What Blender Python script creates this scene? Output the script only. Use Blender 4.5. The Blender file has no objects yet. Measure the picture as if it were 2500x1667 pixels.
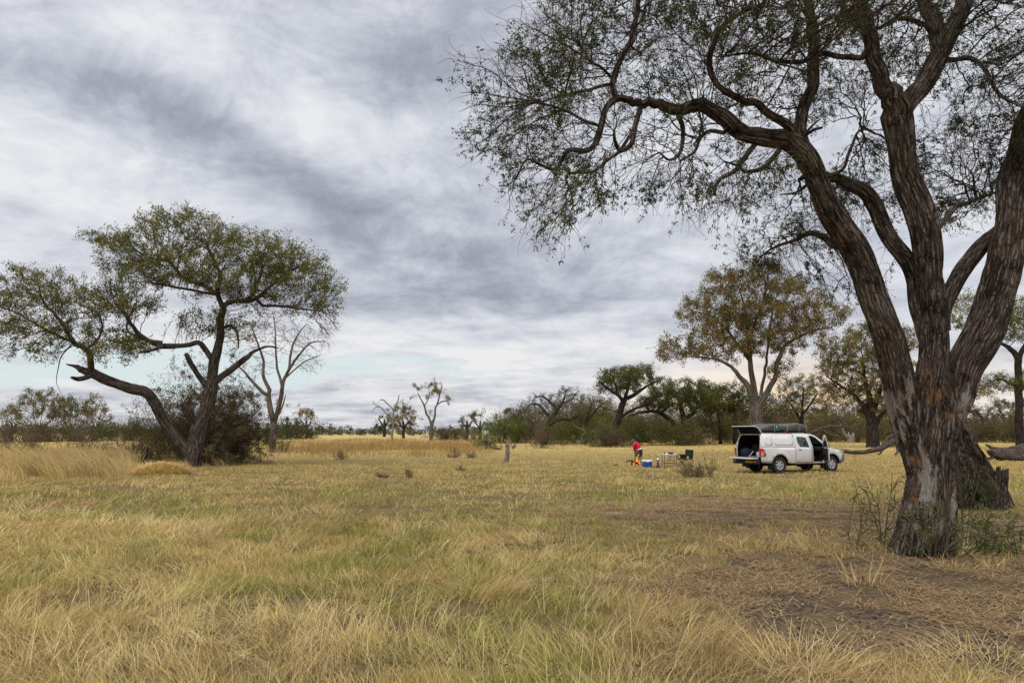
import bpy, bmesh, math, random
import numpy as np
from mathutils import Vector, Matrix, kdtree, geometry
from mathutils import noise as mnoise

SC = bpy.context.scene
COL = SC.collection
R = math.radians

# ------------------------------------------------------------------ camera
F_PX, HOR, EYE = 1700.0, 1053.0, 1.9
PITCH = math.atan((HOR - 833.5) / F_PX)
CP, SP = math.cos(PITCH), math.sin(PITCH)
cam_d = bpy.data.cameras.new('camera')
cam = bpy.data.objects.new('camera', cam_d)
COL.objects.link(cam)
cam_d.sensor_width = 36.0
cam_d.lens = 36.0 * F_PX / 2500.0
cam_d.clip_start, cam_d.clip_end = 0.1, 5000.0
cam.location = (0, 0, EYE)
cam.rotation_euler = (math.pi / 2 + PITCH, 0, 0)
SC.camera = cam


def ray(px, py):
    u, v = (px - 1250.0) / F_PX, (833.5 - py) / F_PX
    return Vector((u, CP - SP * v, SP + CP * v))


def at(px, py, Y):
    d = ray(px, py)
    return Vector((0, 0, EYE)) + d * (Y / d.y)


def gp(px, py):
    d = ray(px, py)
    p = d * (-EYE / d.z)
    return Vector((p.x, p.y, 0.0))


def ground_y(Y):
    """photo row of the ground at distance Y"""
    for py in range(1054, 1700):
        if gp(1250, py).y <= Y:
            return py
    return 1700


# ------------------------------------------------------------------ tagging
def link(o, parent=None):
    COL.objects.link(o)
    if parent is not None:
        o.parent = parent
    return o


def tag(o, label=None, cat=None, group=None, kind=None):
    if label: o['label'] = label
    if cat: o['category'] = cat
    if group: o['group'] = group
    if kind: o['kind'] = kind
    return o


def thing(name, label, cat, loc=(0, 0, 0), rz=0.0, group=None):
    o = link(bpy.data.objects.new(name, None))
    o.empty_display_size = 0.2
    o.location = loc
    o.rotation_euler = (0, 0, rz)
    return tag(o, label, cat, group)


# ------------------------------------------------------------------ meshes
def np_mesh(name, V, quads=None, tris=None, mat=None, parent=None, attrs=None, smooth=True, origin=None):
    V = np.asarray(V, dtype=np.float32).reshape(-1, 3)
    if origin is not None:
        V = V - np.array(origin, dtype=np.float32)
    me = bpy.data.meshes.new(name)
    q = np.zeros((0, 4), np.int32) if quads is None or len(quads) == 0 else np.asarray(quads, np.int32)
    t = np.zeros((0, 3), np.int32) if tris is None or len(tris) == 0 else np.asarray(tris, np.int32)
    me.vertices.add(len(V))
    me.vertices.foreach_set('co', V.ravel())
    nl = q.size + t.size
    me.loops.add(nl)
    me.loops.foreach_set('vertex_index', np.concatenate([q.ravel(), t.ravel()]).astype(np.int32))
    npoly = len(q) + len(t)
    me.polygons.add(npoly)
    starts = np.concatenate([np.arange(len(q)) * 4, len(q) * 4 + np.arange(len(t)) * 3]).astype(np.int32)
    me.polygons.foreach_set('loop_start', starts)
    me.polygons.foreach_set('use_smooth', np.full(npoly, bool(smooth)))
    for k, (typ, data) in (attrs or {}).items():
        a = me.attributes.new(k, typ, 'POINT')
        key = {'FLOAT': 'value', 'FLOAT_VECTOR': 'vector', 'FLOAT_COLOR': 'color'}[typ]
        a.data.foreach_set(key, np.asarray(data, np.float32).ravel())
    me.update(calc_edges=True)
    o = bpy.data.objects.new(name, me)
    if mat is not None:
        me.materials.append(mat)
    link(o, parent)
    return o


def bm_obj(name, bm, mat, parent=None, smooth=False, autosmooth=None):
    me = bpy.data.meshes.new(name)
    bmesh.ops.recalc_face_normals(bm, faces=bm.faces[:])
    bm.to_mesh(me)
    bm.free()
    if mat is not None:
        me.materials.append(mat)
    if smooth:
        for p in me.polygons:
            p.use_smooth = True
        if autosmooth:
            me.set_sharp_from_angle(angle=R(autosmooth))
    return link(bpy.data.objects.new(name, me), parent)


def add_box(bm, c, s, bev=0.0, rot=None, taper=1.0):
    """box of full size s about c; taper scales the top face"""
    r = bmesh.ops.create_cube(bm, size=1.0)
    vs = r['verts']
    for v in vs:
        if v.co.z > 0:
            v.co.x *= taper
            v.co.y *= taper
    M = Matrix.Diagonal((s[0], s[1], s[2], 1))
    bmesh.ops.transform(bm, matrix=M, verts=vs)
    if bev > 0:
        es = list({e for v in vs for e in v.link_edges})
        g = bmesh.ops.bevel(bm, geom=es, offset=bev, segments=2, affect='EDGES', profile=0.5)
        vs = list({v for f in g['faces'] for v in f.verts} | {v for v in vs if v.is_valid})
    T = Matrix.Translation(c)
    if rot is not None:
        T = T @ rot.to_4x4()
    bmesh.ops.transform(bm, matrix=T, verts=vs)
    return vs


def add_bar(bm, a, b, r, sides=8, r2=None):
    a, b = Vector(a), Vector(b)
    d = b - a
    L = d.length
    q = d.to_track_quat('Z', 'Y').to_matrix().to_4x4()
    M = Matrix.Translation((a + b) / 2) @ q
    bmesh.ops.create_cone(bm, cap_ends=True, segments=sides, radius1=r, radius2=r if r2 is None else r2, depth=L, matrix=M)


def add_lathe(bm, prof, M=None, sides=20, cap=True):
    """prof: (radius, z) list, revolved about z"""
    rings = []
    for r, z in prof:
        ring = []
        for k in range(sides):
            a = 2 * math.pi * k / sides
            co = Vector((r * math.cos(a), r * math.sin(a), z))
            ring.append(bm.verts.new(M @ co if M is not None else co))
        rings.append(ring)
    for a, b in zip(rings[:-1], rings[1:]):
        for k in range(sides):
            bm.faces.new((a[k], a[(k + 1) % sides], b[(k + 1) % sides], b[k]))
    if cap and prof[0][0] > 1e-5: bm.faces.new(rings[0][::-1])
    if cap and prof[-1][0] > 1e-5: bm.faces.new(rings[-1])


# ------------------------------------------------------------------ node helpers
class NT:
    def __init__(self, tree):
        self.t = tree

    def n(self, typ, **kw):
        nd = self.t.nodes.new(typ)
        for k, v in kw.items():
            if hasattr(nd, k) and k not in ('Scale',):
                setattr(nd, k, v)
        return nd

    def put(self, sock, v):
        if isinstance(v, bpy.types.NodeSocket):
            self.t.links.new(v, sock)
        elif v is not None:
            if isinstance(v, (tuple, list)) and sock.type == 'RGBA' and len(v) == 3:
                v = (*v, 1.0)
            sock.default_value = v

    def m(self, op, a, b=None, c=None, clamp=False):
        nd = self.t.nodes.new('ShaderNodeMath')
        nd.operation = op
        nd.use_clamp = clamp
        self.put(nd.inputs[0], a)
        if b is not None: self.put(nd.inputs[1], b)
        if c is not None: self.put(nd.inputs[2], c)
        return nd.outputs[0]

    def v(self, op, a, b=None, scale=None):
        nd = self.t.nodes.new('ShaderNodeVectorMath')
        nd.operation = op
        self.put(nd.inputs[0], a)
        if b is not None: self.put(nd.inputs[1], b)
        if scale is not None: self.put(nd.inputs['Scale'], scale)
        return nd.outputs[1] if op in ('DOT_PRODUCT', 'LENGTH') else nd.outputs[0]

    def noise(self, vec, scale=5.0, detail=4.0, rough=0.5, dist=0.0, dims='3D', out=0):
        nd = self.t.nodes.new('ShaderNodeTexNoise')
        nd.noise_dimensions = dims
        if vec is not None: self.put(nd.inputs['Vector'], vec)
        self.put(nd.inputs['Scale'], scale)
        self.put(nd.inputs['Detail'], detail)
        self.put(nd.inputs['Roughness'], rough)
        self.put(nd.inputs['Distortion'], dist)
        return nd.outputs[out]

    def ramp(self, fac, stops, interp='LINEAR'):
        nd = self.t.nodes.new('ShaderNodeValToRGB')
        cr = nd.color_ramp
        cr.interpolation = interp
        while len(cr.elements) < len(stops): cr.elements.new(0.5)
        for e, (p, c) in zip(cr.elements, stops):
            e.position = p
            e.color = (*c, 1.0) if len(c) == 3 else c
        self.put(nd.inputs[0], fac)
        return nd.outputs[0]

    def mix(self, fac, a, b, mode='MIX'):
        nd = self.t.nodes.new('ShaderNodeMix')
        nd.data_type = 'RGBA'
        nd.blend_type = mode
        self.put(nd.inputs[0], fac)
        self.put(nd.inputs[6], a)
        self.put(nd.inputs[7], b)
        return nd.outputs[2]

    def range(self, x, a, b, c=0.0, d=1.0, smooth=True):
        nd = self.t.nodes.new('ShaderNodeMapRange')
        nd.interpolation_type = 'SMOOTHSTEP' if smooth else 'LINEAR'
        self.put(nd.inputs[0], x)
        for i, v in enumerate((a, b, c, d)): self.put(nd.inputs[1 + i], v)
        return nd.outputs[0]

    def attr(self, name, out=1):
        nd = self.t.nodes.new('ShaderNodeAttribute')
        nd.attribute_name = name
        return nd.outputs[out]

    def bump(self, h, strength=0.5, dist=0.02, normal=None):
        nd = self.t.nodes.new('ShaderNodeBump')
        self.put(nd.inputs['Height'], h)
        nd.inputs['Strength'].default_value = strength
        nd.inputs['Distance'].default_value = dist
        if normal is not None: self.put(nd.inputs['Normal'], normal)
        return nd.outputs[0]


def new_mat(name):
    m = bpy.data.materials.new(name)
    m.use_nodes = True
    m.node_tree.nodes.clear()
    return m, NT(m.node_tree)


def finish(nt, shader):
    o = nt.t.nodes.new('ShaderNodeOutputMaterial')
    nt.t.links.new(shader, o.inputs['Surface'])


def bsdf(nt, color, rough=0.8, spec=0.3, metal=0.0, normal=None, emis=None, emis_s=0.0, coat=0.0):
    p = nt.t.nodes.new('ShaderNodeBsdfPrincipled')
    nt.put(p.inputs['Base Color'], color)
    nt.put(p.inputs['Roughness'], rough)
    p.inputs['Specular IOR Level'].default_value = spec
    p.inputs['Metallic'].default_value = metal
    p.inputs['Coat Weight'].default_value = coat
    if normal is not None: nt.put(p.inputs['Normal'], normal)
    if emis is not None:
        nt.put(p.inputs['Emission Color'], emis)
        nt.put(p.inputs['Emission Strength'], emis_s)
    return p.outputs[0]


def plain(name, color, rough=0.6, spec=0.4, metal=0.0, var=0.12, scale=6.0, bump=0.0, bscale=30.0, coat=0.0):
    """a surface with uneven colour and a little relief, in object space"""
    m, nt = new_mat(name)
    tc = nt.n('ShaderNodeTexCoord').outputs['Object']
    n = nt.noise(tc, scale, 5, 0.6)
    lo = tuple(c * (1 - var) for c in color)
    hi = tuple(min(1, c * (1 + var)) for c in color)
    c = nt.ramp(n, [(0.3, lo), (0.7, hi)])
    nm = nt.bump(nt.noise(tc, bscale, 4, 0.6), bump, 0.01) if bump > 0 else None
    finish(nt, bsdf(nt, c, rough, spec, metal, nm, coat=coat))
    return m


def leaf_mat(name, stops, trans=0.3):
    m, nt = new_mat(name)
    c = nt.ramp(nt.attr('rnd', 2), stops)
    d = nt.t.nodes.new('ShaderNodeBsdfDiffuse')
    nt.put(d.inputs[0], c)
    tr = nt.t.nodes.new('ShaderNodeBsdfTranslucent')
    nt.put(tr.inputs[0], c)
    mx = nt.t.nodes.new('ShaderNodeMixShader')
    mx.inputs[0].default_value = trans
    nt.t.links.new(d.outputs[0], mx.inputs[1])
    nt.t.links.new(tr.outputs[0], mx.inputs[2])
    finish(nt, mx.outputs[0])
    return m


def bark_mat(name, dark, mid, light, fur=14.0, bump=0.9, dist=0.03, patches=None, zband=None):
    """plated, furrowed bark running along the limb (vector attribute 'bark': around, around, along, in metres)"""
    m, nt = new_mat(name)
    b = nt.attr('bark')
    wob = nt.v('SCALE', nt.v('SUBTRACT', nt.noise(b, fur * 0.5, 3, 0.6, out=1), (0.5, 0.5, 0.5)), scale=0.8 / fur)
    bw = nt.v('ADD', b, wob)
    st = nt.v('MULTIPLY', bw, (1.0, 1.0, 0.085))
    vo = nt.t.nodes.new('ShaderNodeTexVoronoi')
    vo.feature = 'DISTANCE_TO_EDGE'
    nt.put(vo.inputs['Vector'], st)
    vo.inputs['Scale'].default_value = fur * 1.5
    vo2 = nt.t.nodes.new('ShaderNodeTexVoronoi')
    vo2.feature = 'DISTANCE_TO_EDGE'
    nt.put(vo2.inputs['Vector'], nt.v('ADD', nt.v('MULTIPLY', bw, (1.0, 1.0, 0.42)), (3.1, 7.7, 1.3)))
    vo2.inputs['Scale'].default_value = fur * 0.62
    crack = nt.m('MULTIPLY', nt.range(vo.outputs['Distance'], 0.0, 0.30), nt.range(vo2.outputs['Distance'], 0.0, 0.10, 0.25, 1.0))
    n1 = nt.noise(nt.v('MULTIPLY', bw, (1.0, 1.0, 0.10)), fur * 1.3, 6, 0.65, 0.2)
    n2 = nt.noise(b, fur * 0.25, 5, 0.6, 0.5)
    n3 = nt.noise(nt.v('MULTIPLY', bw, (1.0, 1.0, 0.3)), fur * 4.5, 4, 0.65)
    ridg = nt.m('MULTIPLY', nt.m('ABSOLUTE', nt.m('SUBTRACT', n1, 0.5)), 4.0, clamp=True)
    h = nt.m('ADD', nt.m('MULTIPLY', crack, 0.6), nt.m('ADD', nt.m('MULTIPLY', ridg, 0.45), nt.m('MULTIPLY', n3, 0.35)))
    t = nt.m('ADD', nt.m('MULTIPLY', h, 0.50), nt.m('MULTIPLY', n2, 0.42))
    c = nt.ramp(t, [(0.30, dark), (0.55, mid), (0.88, light)])
    if patches:      # patches: (scale, lo, hi, colour, squash) areas where the bark has come away
        band = None
        if zband:
            sp_ = nt.n('ShaderNodeSeparateXYZ')
            nt.put(sp_.inputs[0], nt.n('ShaderNodeNewGeometry').outputs['Position'])
            band = nt.m('MULTIPLY', nt.range(sp_.outputs[2], zband[0], zband[0] + 0.4), nt.range(sp_.outputs[2], zband[1], zband[1] - 0.6))
        for k, (sc, lo, hi, colr, sq) in enumerate(patches):
            q = nt.v('ADD', nt.v('MULTIPLY', bw, (1.0, 1.0, sq)), (7.3 * k + 1.7, 3.1 * k, 11.0 * k))
            pm = nt.range(nt.noise(q, sc, 5, 0.62, 0.8), lo, hi)
            if band is not None: pm = nt.m('MULTIPLY', pm, band)
            grain = nt.noise(nt.v('MULTIPLY', b, (1, 1, 0.06)), 26, 5, 0.7)
            cc = nt.mix(grain, tuple(x * 0.45 for x in colr), tuple(min(1, x * 1.35) for x in colr))
            c = nt.mix(nt.m('MULTIPLY', pm, 0.92), c, cc)
            h = nt.m('MULTIPLY', h, nt.m('SUBTRACT', 1.0, nt.m('MULTIPLY', pm, 0.55)))
    nm = nt.bump(h, bump, dist)
    finish(nt, bsdf(nt, c, 0.9, 0.15, 0, nm))
    return m


# ------------------------------------------------------------------ numpy noise
def vnoise(x, y, seed=0):
    x = np.asarray(x, np.float64); y = np.asarray(y, np.float64)
    xi, yi = np.floor(x).astype(np.int64), np.floor(y).astype(np.int64)
    fx, fy = x - xi, y - yi
    fx, fy = fx * fx * (3 - 2 * fx), fy * fy * (3 - 2 * fy)

    def h(a, b):
        n = (a * 374761393 + b * 668265263 + seed * 1442695041) & 0x7fffffff
        n = ((n ^ (n >> 13)) * 1274126177) & 0x7fffffff
        return ((n ^ (n >> 16)) & 0xffff) / 65535.0
    a, b, c, d = h(xi, yi), h(xi + 1, yi), h(xi, yi + 1), h(xi + 1, yi + 1)
    return (a * (1 - fx) + b * fx) * (1 - fy) + (c * (1 - fx) + d * fx) * fy


def fbm(x, y, scale, seed=0, octv=4):
    s, a, t = 0.0, 1.0, 0.0
    x = np.asarray(x) / scale; y = np.asarray(y) / scale
    for k in range(octv):
        s = s + a * vnoise(x, y, seed + 17 * k)
        t += a
        a *= 0.5
        x, y = x * 2.03 + 5.1, y * 2.03 + 1.7
    return s / t


def sstep(x, a, b):
    t = np.clip((x - a) / (b - a), 0, 1)
    return t * t * (3 - 2 * t)
# ------------------------------------------------------------------ sky and light
SUN_EL, SUN_AZ = 52.0, 212.0           # azimuth clockwise from +Y: behind the camera, to the left
SC.render.engine = 'CYCLES'
SC.view_settings.view_transform = 'Standard'
SC.view_settings.look = 'None'
SC.view_settings.gamma = 1.0
SC.view_settings.exposure = 0.0
SC.view_settings.use_curve_mapping = False
SC.cycles.max_bounces = 6
SC.cycles.diffuse_bounces = 3
SC.cycles.transparent_max_bounces = 8
SC.cycles.use_denoising = True

W = bpy.data.worlds.new('World')
SC.world = W
W.use_nodes = True
W.node_tree.nodes.clear()
nt = NT(W.node_tree)
D = nt.n('ShaderNodeTexCoord').outputs['Generated']
sep = nt.n('ShaderNodeSeparateXYZ')
nt.put(sep.inputs[0], D)
dx, dy, dz = sep.outputs
sky = nt.n('ShaderNodeTexSky')
sky.sky_type = 'NISHITA'
sky.sun_disc = False
sky.sun_elevation = R(SUN_EL)
sky.sun_rotation = R(SUN_AZ)
sky.dust_density = 2.0
bg_sky = nt.n('ShaderNodeBackground')
nt.put(bg_sky.inputs[0], sky.outputs[0])
bg_sky.inputs[1].default_value = 0.13

zc = nt.m('MAXIMUM', dz, 0.0)
den = nt.m('ADD', zc, 0.11)
comb = nt.n('ShaderNodeCombineXYZ')
nt.put(comb.inputs[0], nt.m('DIVIDE', dx, den))
nt.put(comb.inputs[1], nt.m('DIVIDE', dy, den))
Q = comb.outputs[0]                       # position on the cloud layer
el0 = nt.m('ARCSINE', zc)
az0 = nt.m('ARCTAN2', dx, dy)
w1 = nt.noise(Q, 1.5, 5, 0.6, 0.2, out=1)
wv = nt.v('SUBTRACT', w1, (0.5, 0.5, 0.5))
wsep = nt.n('ShaderNodeSeparateXYZ')
nt.put(wsep.inputs[0], wv)
az = nt.m('ADD', az0, nt.m('MULTIPLY', wsep.outputs[0], 0.16))
el = nt.m('ADD', el0, nt.m('MULTIPLY', wsep.outputs[1], 0.12))


def cloud_bank(px, py, ang, sx, sy, amp):
    """a long bank of thicker (amp > 0) or thinner cloud: place, tilt, half-lengths in thousandths of a radian"""
    d = ray(px, py).normalized()
    a0, e0 = math.atan2(d.x, d.y), math.asin(d.z)
    ca, sa = math.cos(R(ang)), math.sin(R(ang))
    da, de = nt.m('SUBTRACT', az, a0), nt.m('SUBTRACT', el, e0)
    u = nt.m('ADD', nt.m('MULTIPLY', da, ca * 1000 / sx), nt.m('MULTIPLY', de, -sa * 1000 / sx))
    v = nt.m('ADD', nt.m('MULTIPLY', da, sa * 1000 / sy), nt.m('MULTIPLY', de, ca * 1000 / sy))
    r2 = nt.m('ADD', nt.m('MULTIPLY', u, u), nt.m('MULTIPLY', v, v))
    return nt.m('MULTIPLY', nt.m('EXPONENT', nt.m('MULTIPLY', r2, -1.0)), amp * 0.88)


banks = [  # px, py, tilt (down to the right +), half-length, half-thickness, thickness
    (330, 265, 20, 330, 48, 0.20), (640, 380, 24, 230, 42, 0.22), (880, 450, 20, 170, 40, 0.12),
    (1190, 50, 10, 120, 90, 0.17), (820, 110, 35, 130, 60, 0.10), (1000, 250, 20, 170, 80, 0.13),
    (60, 240, 5, 160, 60, 0.10), (620, 190, 20, 120, 50, 0.06),
    (740, 235, 25, 110, 38, -0.13), (480, 110, 25, 260, 60, -0.09), (120, 60, 10, 170, 60, -0.05),
    (90, 390, 20, 260, 60, -0.15), (520, 480, 12, 330, 50, -0.12), (900, 520, 10, 220, 45, -0.08),
    (960, 300, 20, 70, 40, -0.07), (1250, 210, 0, 160, 70, 0.05),
    (1150, 610, 8, 420, 60, 0.12), (1050, 730, 2, 330, 35, 0.13), (700, 560, 5, 300, 30, 0.06),
    (1450, 560, 0, 300, 60, -0.04), (1350, 680, 0, 300, 30, 0.05), (2100, 700, 0, 300, 60, 0.04),
    (150, 560, 0, 300, 30, 0.05), (1000, 860, 0, 420, 14, -0.12), (1250, 800, 0, 400, 14, -0.07),
    (1150, 905, -2, 330, 7, 0.09), (1400, 930, 0, 300, 12, -0.06), (300, 960, 0, 420, 14, 0.05), (1250, 905, 0, 900, 45, -0.11), (250, 420, 18, 300, 60, -0.07), (800, 300, 20, 120, 45, -0.06),
]
DD_ = nt.v('MULTIPLY', D, (1.0, 1.0, 1.75))
n_lump = nt.noise(nt.v('ADD', DD_, (3.3, 0.7, 0.2)), 4.6, 11, 0.66, 0.5)
n_bil = nt.m('ABSOLUTE', nt.m('SUBTRACT', nt.noise(nt.v('ADD', nt.v('MULTIPLY', D, (1, 1, 1.5)), (1.3, 5.7, 0.2)), 7.5, 9, 0.62, 0.6), 0.5))
n_q = nt.noise(Q, 1.15, 9, 0.56, 0.25)
hi_ = nt.range(el0, 0.06, 0.22)
n_big = nt.m('ADD', nt.m('MULTIPLY', n_q, nt.m('SUBTRACT', 1.0, nt.m('MULTIPLY', hi_, 0.72))), nt.m('MULTIPLY', n_lump, nt.m('MULTIPLY', hi_, 0.72)))
n_det = nt.noise(nt.v('ADD', Q, (13.1, 4.2, 0)), 3.4, 8, 0.62, 0.4)
f = nt.m('ADD', nt.m('MULTIPLY', nt.m('SUBTRACT', n_big, 0.5), 1.05), nt.m('MULTIPLY', nt.m('SUBTRACT', n_det, 0.5), 0.5))
f = nt.m('ADD', f, nt.m('SUBTRACT', 0.43, nt.m('MULTIPLY', n_bil, nt.m('ADD', 0.25, nt.m('MULTIPLY', hi_, 0.45)))))
for b in banks:
    f = nt.m('ADD', f, cloud_bank(*b))
cloud = nt.ramp(f, [(0.20, (0.82, 0.83, 0.86)), (0.36, (0.68, 0.705, 0.765)), (0.50, (0.53, 0.555, 0.63)),
                    (0.66, (0.375, 0.40, 0.48)), (0.84, (0.27, 0.285, 0.345))])
# low sky is a little warmer and whiter; a warm glow low behind the trees on the right
low = nt.range(el0, 0.0, 0.22, 1.0, 0.0)
cloud = nt.mix(nt.m('MULTIPLY', low, 0.55), cloud, nt.mix(1.0, cloud, (1.10, 1.06, 0.98), 'MULTIPLY'))
gd = ray(1960, 985).normalized()
gdot = nt.m('MAXIMUM', nt.v('DOT_PRODUCT', nt.v('NORMALIZE', D), tuple(gd)), 0.0)
glow = nt.m('MULTIPLY', nt.m('POWER', gdot, 60.0), nt.range(el0, 0.02, 0.13, 1.0, 0.0))
cloud = nt.mix(nt.m('MULTIPLY', glow, nt.m('MULTIPLY', nt.range(f, 0.62, 0.34), 0.8)), cloud, (1.15, 0.80, 0.45))
# overcast sky is brighter overhead; boost added above the frame to light the ground
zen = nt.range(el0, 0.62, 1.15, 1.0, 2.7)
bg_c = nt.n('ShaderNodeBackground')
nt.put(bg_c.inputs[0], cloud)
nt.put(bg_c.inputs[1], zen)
# gaps of pale blue low on the left
gapn = nt.noise(nt.v('MULTIPLY', Q, (0.35, 0.9, 1)), 1.6, 6, 0.55, 0.2)


def gap(px, py, sx, sy, amp):
    return cloud_bank(px, py, 0, sx, sy, amp)


gm = nt.m('ADD', nt.m('ADD', gap(120, 905, 420, 26, 1.05), gap(700, 885, 260, 13, 0.55)), nt.m('ADD', gap(480, 905, 200, 16, 0.6), gap(1080, 905, 260, 7, 0.35)))
gm = nt.m('ADD', gm, nt.m('MULTIPLY', nt.m('SUBTRACT', gapn, 0.5), 1.6))
cover = nt.range(gm, 0.22, 1.15, 1.0, 0.0)
gapc = nt.n('ShaderNodeBackground')
nt.put(gapc.inputs[0], (0.78, 0.88, 0.89))
gapc.inputs[1].default_value = 0.95
blue = nt.n('ShaderNodeMixShader')
blue.inputs[0].default_value = 0.15
nt.t.links.new(gapc.outputs[0], blue.inputs[1])
nt.t.links.new(bg_sky.outputs[0], blue.inputs[2])
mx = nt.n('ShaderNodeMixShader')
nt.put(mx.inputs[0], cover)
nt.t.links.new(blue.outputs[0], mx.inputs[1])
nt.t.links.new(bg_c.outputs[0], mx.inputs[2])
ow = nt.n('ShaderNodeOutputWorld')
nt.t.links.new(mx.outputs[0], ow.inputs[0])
W.cycles.sampling_method = 'MANUAL'
W.cycles.sample_map_resolution = 512

sun_d = bpy.data.lights.new('sun', 'SUN')
sun_d.energy = 1.5
sun_d.angle = R(22)
sun_d.color = (1.0, 0.95, 0.87)
sun = link(bpy.data.objects.new('sun', sun_d))
_a, _e = R(SUN_AZ), R(SUN_EL)
sdir = Vector((math.sin(_a) * math.cos(_e), math.cos(_a) * math.cos(_e), math.sin(_e)))
sun.rotation_euler = sdir.to_track_quat('Z', 'Y').to_euler()
# ------------------------------------------------------------------ ground and grass
def soil_mask(x, y):
    """1 where the ground under the big tree is bare earth and litter"""
    x = np.asarray(x, np.float64); y = np.asarray(y, np.float64)
    # bare area: in front of and around the trunk, fading out towards the meadow
    c = gp(2300, 1450); c2 = gp(1930, 1272); c3 = gp(2480, 1290)
    wx = x + (fbm(x, y, 1.6, 5) - 0.5) * 2.2
    wy = y + (fbm(x, y, 1.6, 9) - 0.5) * 2.2
    a = np.exp(-(((wx - c.x) / 3.9) ** 2 + ((wy - c.y) / 3.0) ** 2) ** 1.7)
    b = np.exp(-(((wx - c2.x) / 6.0) ** 2 + ((wy - c2.y) / 5.0) ** 2) ** 1.6) * (0.66 + 0.36 * sstep(fbm(x, y * 2.2, 2.0, 7, 3), 0.54, 0.68))
    d = np.exp(-(((wx - c3.x) / 3.5) ** 2 + ((wy - c3.y) / 3.0) ** 2) ** 1.4) * 0.75
    m = np.maximum(np.maximum(a, b), d)
    return np.clip(m * 1.25 + (fbm(x, y, 0.7, 3) - 0.5) * 0.5 * (m > 0.05), 0, 1)


def nonuni(lo, hi, dlo, dhi, step, grow):
    mid = list(np.arange(dlo, dhi + 1e-6, step))
    a, s = [], step
    v = dlo
    while v > lo:
        s *= grow
        v -= s
        a.append(max(v, lo))
    b, s = [], step
    v = mid[-1]
    while v < hi:
        s *= grow
        v += s
        b.append(min(v, hi))
    return np.array(a[::-1] + mid + b)


gx = nonuni(-2500, 2500, -9, 14, 0.11, 1.09)
gy = nonuni(-400, 3500, 3, 26, 0.11, 1.09)
GX, GY = np.meshgrid(gx, gy)


def ground_z(x, y):
    r = np.sqrt(np.asarray(x) ** 2 + np.asarray(y) ** 2)
    return (fbm(x, y, 1.3, 21) - 0.5) * 0.07 * np.clip(1 - (r - 30) / 40, 0, 1) + (fbm(x, y, 0.35, 23, 3) - 0.5) * 0.03 * np.clip(1 - (r - 16) / 10, 0, 1)


GZ = ground_z(GX, GY)
gs = soil_mask(GX, GY)
nyy, nxx = GX.shape
idx = np.arange(nyy * nxx).reshape(nyy, nxx)
gq = np.stack([idx[:-1, :-1], idx[:-1, 1:], idx[1:, 1:], idx[1:, :-1]], -1).reshape(-1, 4)

gm_, nt = new_mat('ground_earth_and_grass')
pos = nt.n('ShaderNodeNewGeometry').outputs['Position']
p2 = nt.v('MULTIPLY', pos, (1, 1, 0))
nA = nt.noise(p2, 0.35, 6, 0.6)
nB = nt.noise(p2, 2.6, 6, 0.65)
nC = nt.noise(nt.v('MULTIPLY', p2, (0.25, 1.0, 1)), 0.06, 5, 0.6)
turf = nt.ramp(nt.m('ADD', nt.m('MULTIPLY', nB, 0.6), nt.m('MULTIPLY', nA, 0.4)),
               [(0.3, (0.055, 0.043, 0.02)), (0.48, (0.14, 0.10, 0.045)), (0.62, (0.21, 0.15, 0.065)), (0.8, (0.15, 0.125, 0.048))])  # near turf colour darkened so gaps between tufts read as shadow
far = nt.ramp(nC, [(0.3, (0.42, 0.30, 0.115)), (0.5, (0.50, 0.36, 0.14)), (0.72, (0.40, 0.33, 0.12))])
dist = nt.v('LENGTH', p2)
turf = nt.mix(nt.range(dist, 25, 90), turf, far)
nS = nt.noise(p2, 9, 6, 0.7)
soil = nt.ramp(nS, [(0.3, (0.060, 0.041, 0.028)), (0.5, (0.120, 0.084, 0.057)), (0.7, (0.20, 0.145, 0.10))])
litter = nt.ramp(nt.noise(p2, 30, 4, 0.7), [(0.35, (0.10, 0.07, 0.045)), (0.6, (0.26, 0.175, 0.09))])
soil = nt.mix(nt.range(nt.noise(p2, 1.1, 4, 0.6), 0.44, 0.62), soil, litter)
duff = nt.ramp(nt.noise(p2, 26, 5, 0.75), [(0.35, (0.13, 0.085, 0.045)), (0.55, (0.26, 0.175, 0.085)), (0.7, (0.36, 0.25, 0.125))])
soil = nt.mix(nt.range(nt.attr('soil', 2), 0.62, 0.95), duff, soil)
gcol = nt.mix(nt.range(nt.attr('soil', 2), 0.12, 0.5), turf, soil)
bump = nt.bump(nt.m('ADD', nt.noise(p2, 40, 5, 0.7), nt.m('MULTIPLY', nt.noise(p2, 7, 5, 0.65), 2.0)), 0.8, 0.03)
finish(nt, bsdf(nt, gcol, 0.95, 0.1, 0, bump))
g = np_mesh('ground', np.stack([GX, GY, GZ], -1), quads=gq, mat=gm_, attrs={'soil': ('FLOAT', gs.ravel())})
tag(g, kind='structure', label='flat grassland with bare earth under the big tree', cat='ground')

gmat, nt = new_mat('grass_blades')
c = nt.attr('Col', 0)
df = nt.n('ShaderNodeBsdfDiffuse')
nt.put(df.inputs[0], c)
trn = nt.n('ShaderNodeBsdfTranslucent')
nt.put(trn.inputs[0], c)
gl = nt.n('ShaderNodeBsdfGlossy')
gl.inputs['Roughness'].default_value = 0.55
nt.put(gl.inputs[0], (0.5, 0.5, 0.5))
m1 = nt.n('ShaderNodeMixShader'); m1.inputs[0].default_value = 0.3
nt.t.links.new(df.outputs[0], m1.inputs[1]); nt.t.links.new(trn.outputs[0], m1.inputs[2])
m2 = nt.n('ShaderNodeMixShader'); m2.inputs[0].default_value = 0.03
nt.t.links.new(m1.outputs[0], m2.inputs[1]); nt.t.links.new(gl.outputs[0], m2.inputs[2])
finish(nt, m2.outputs[0])

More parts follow.
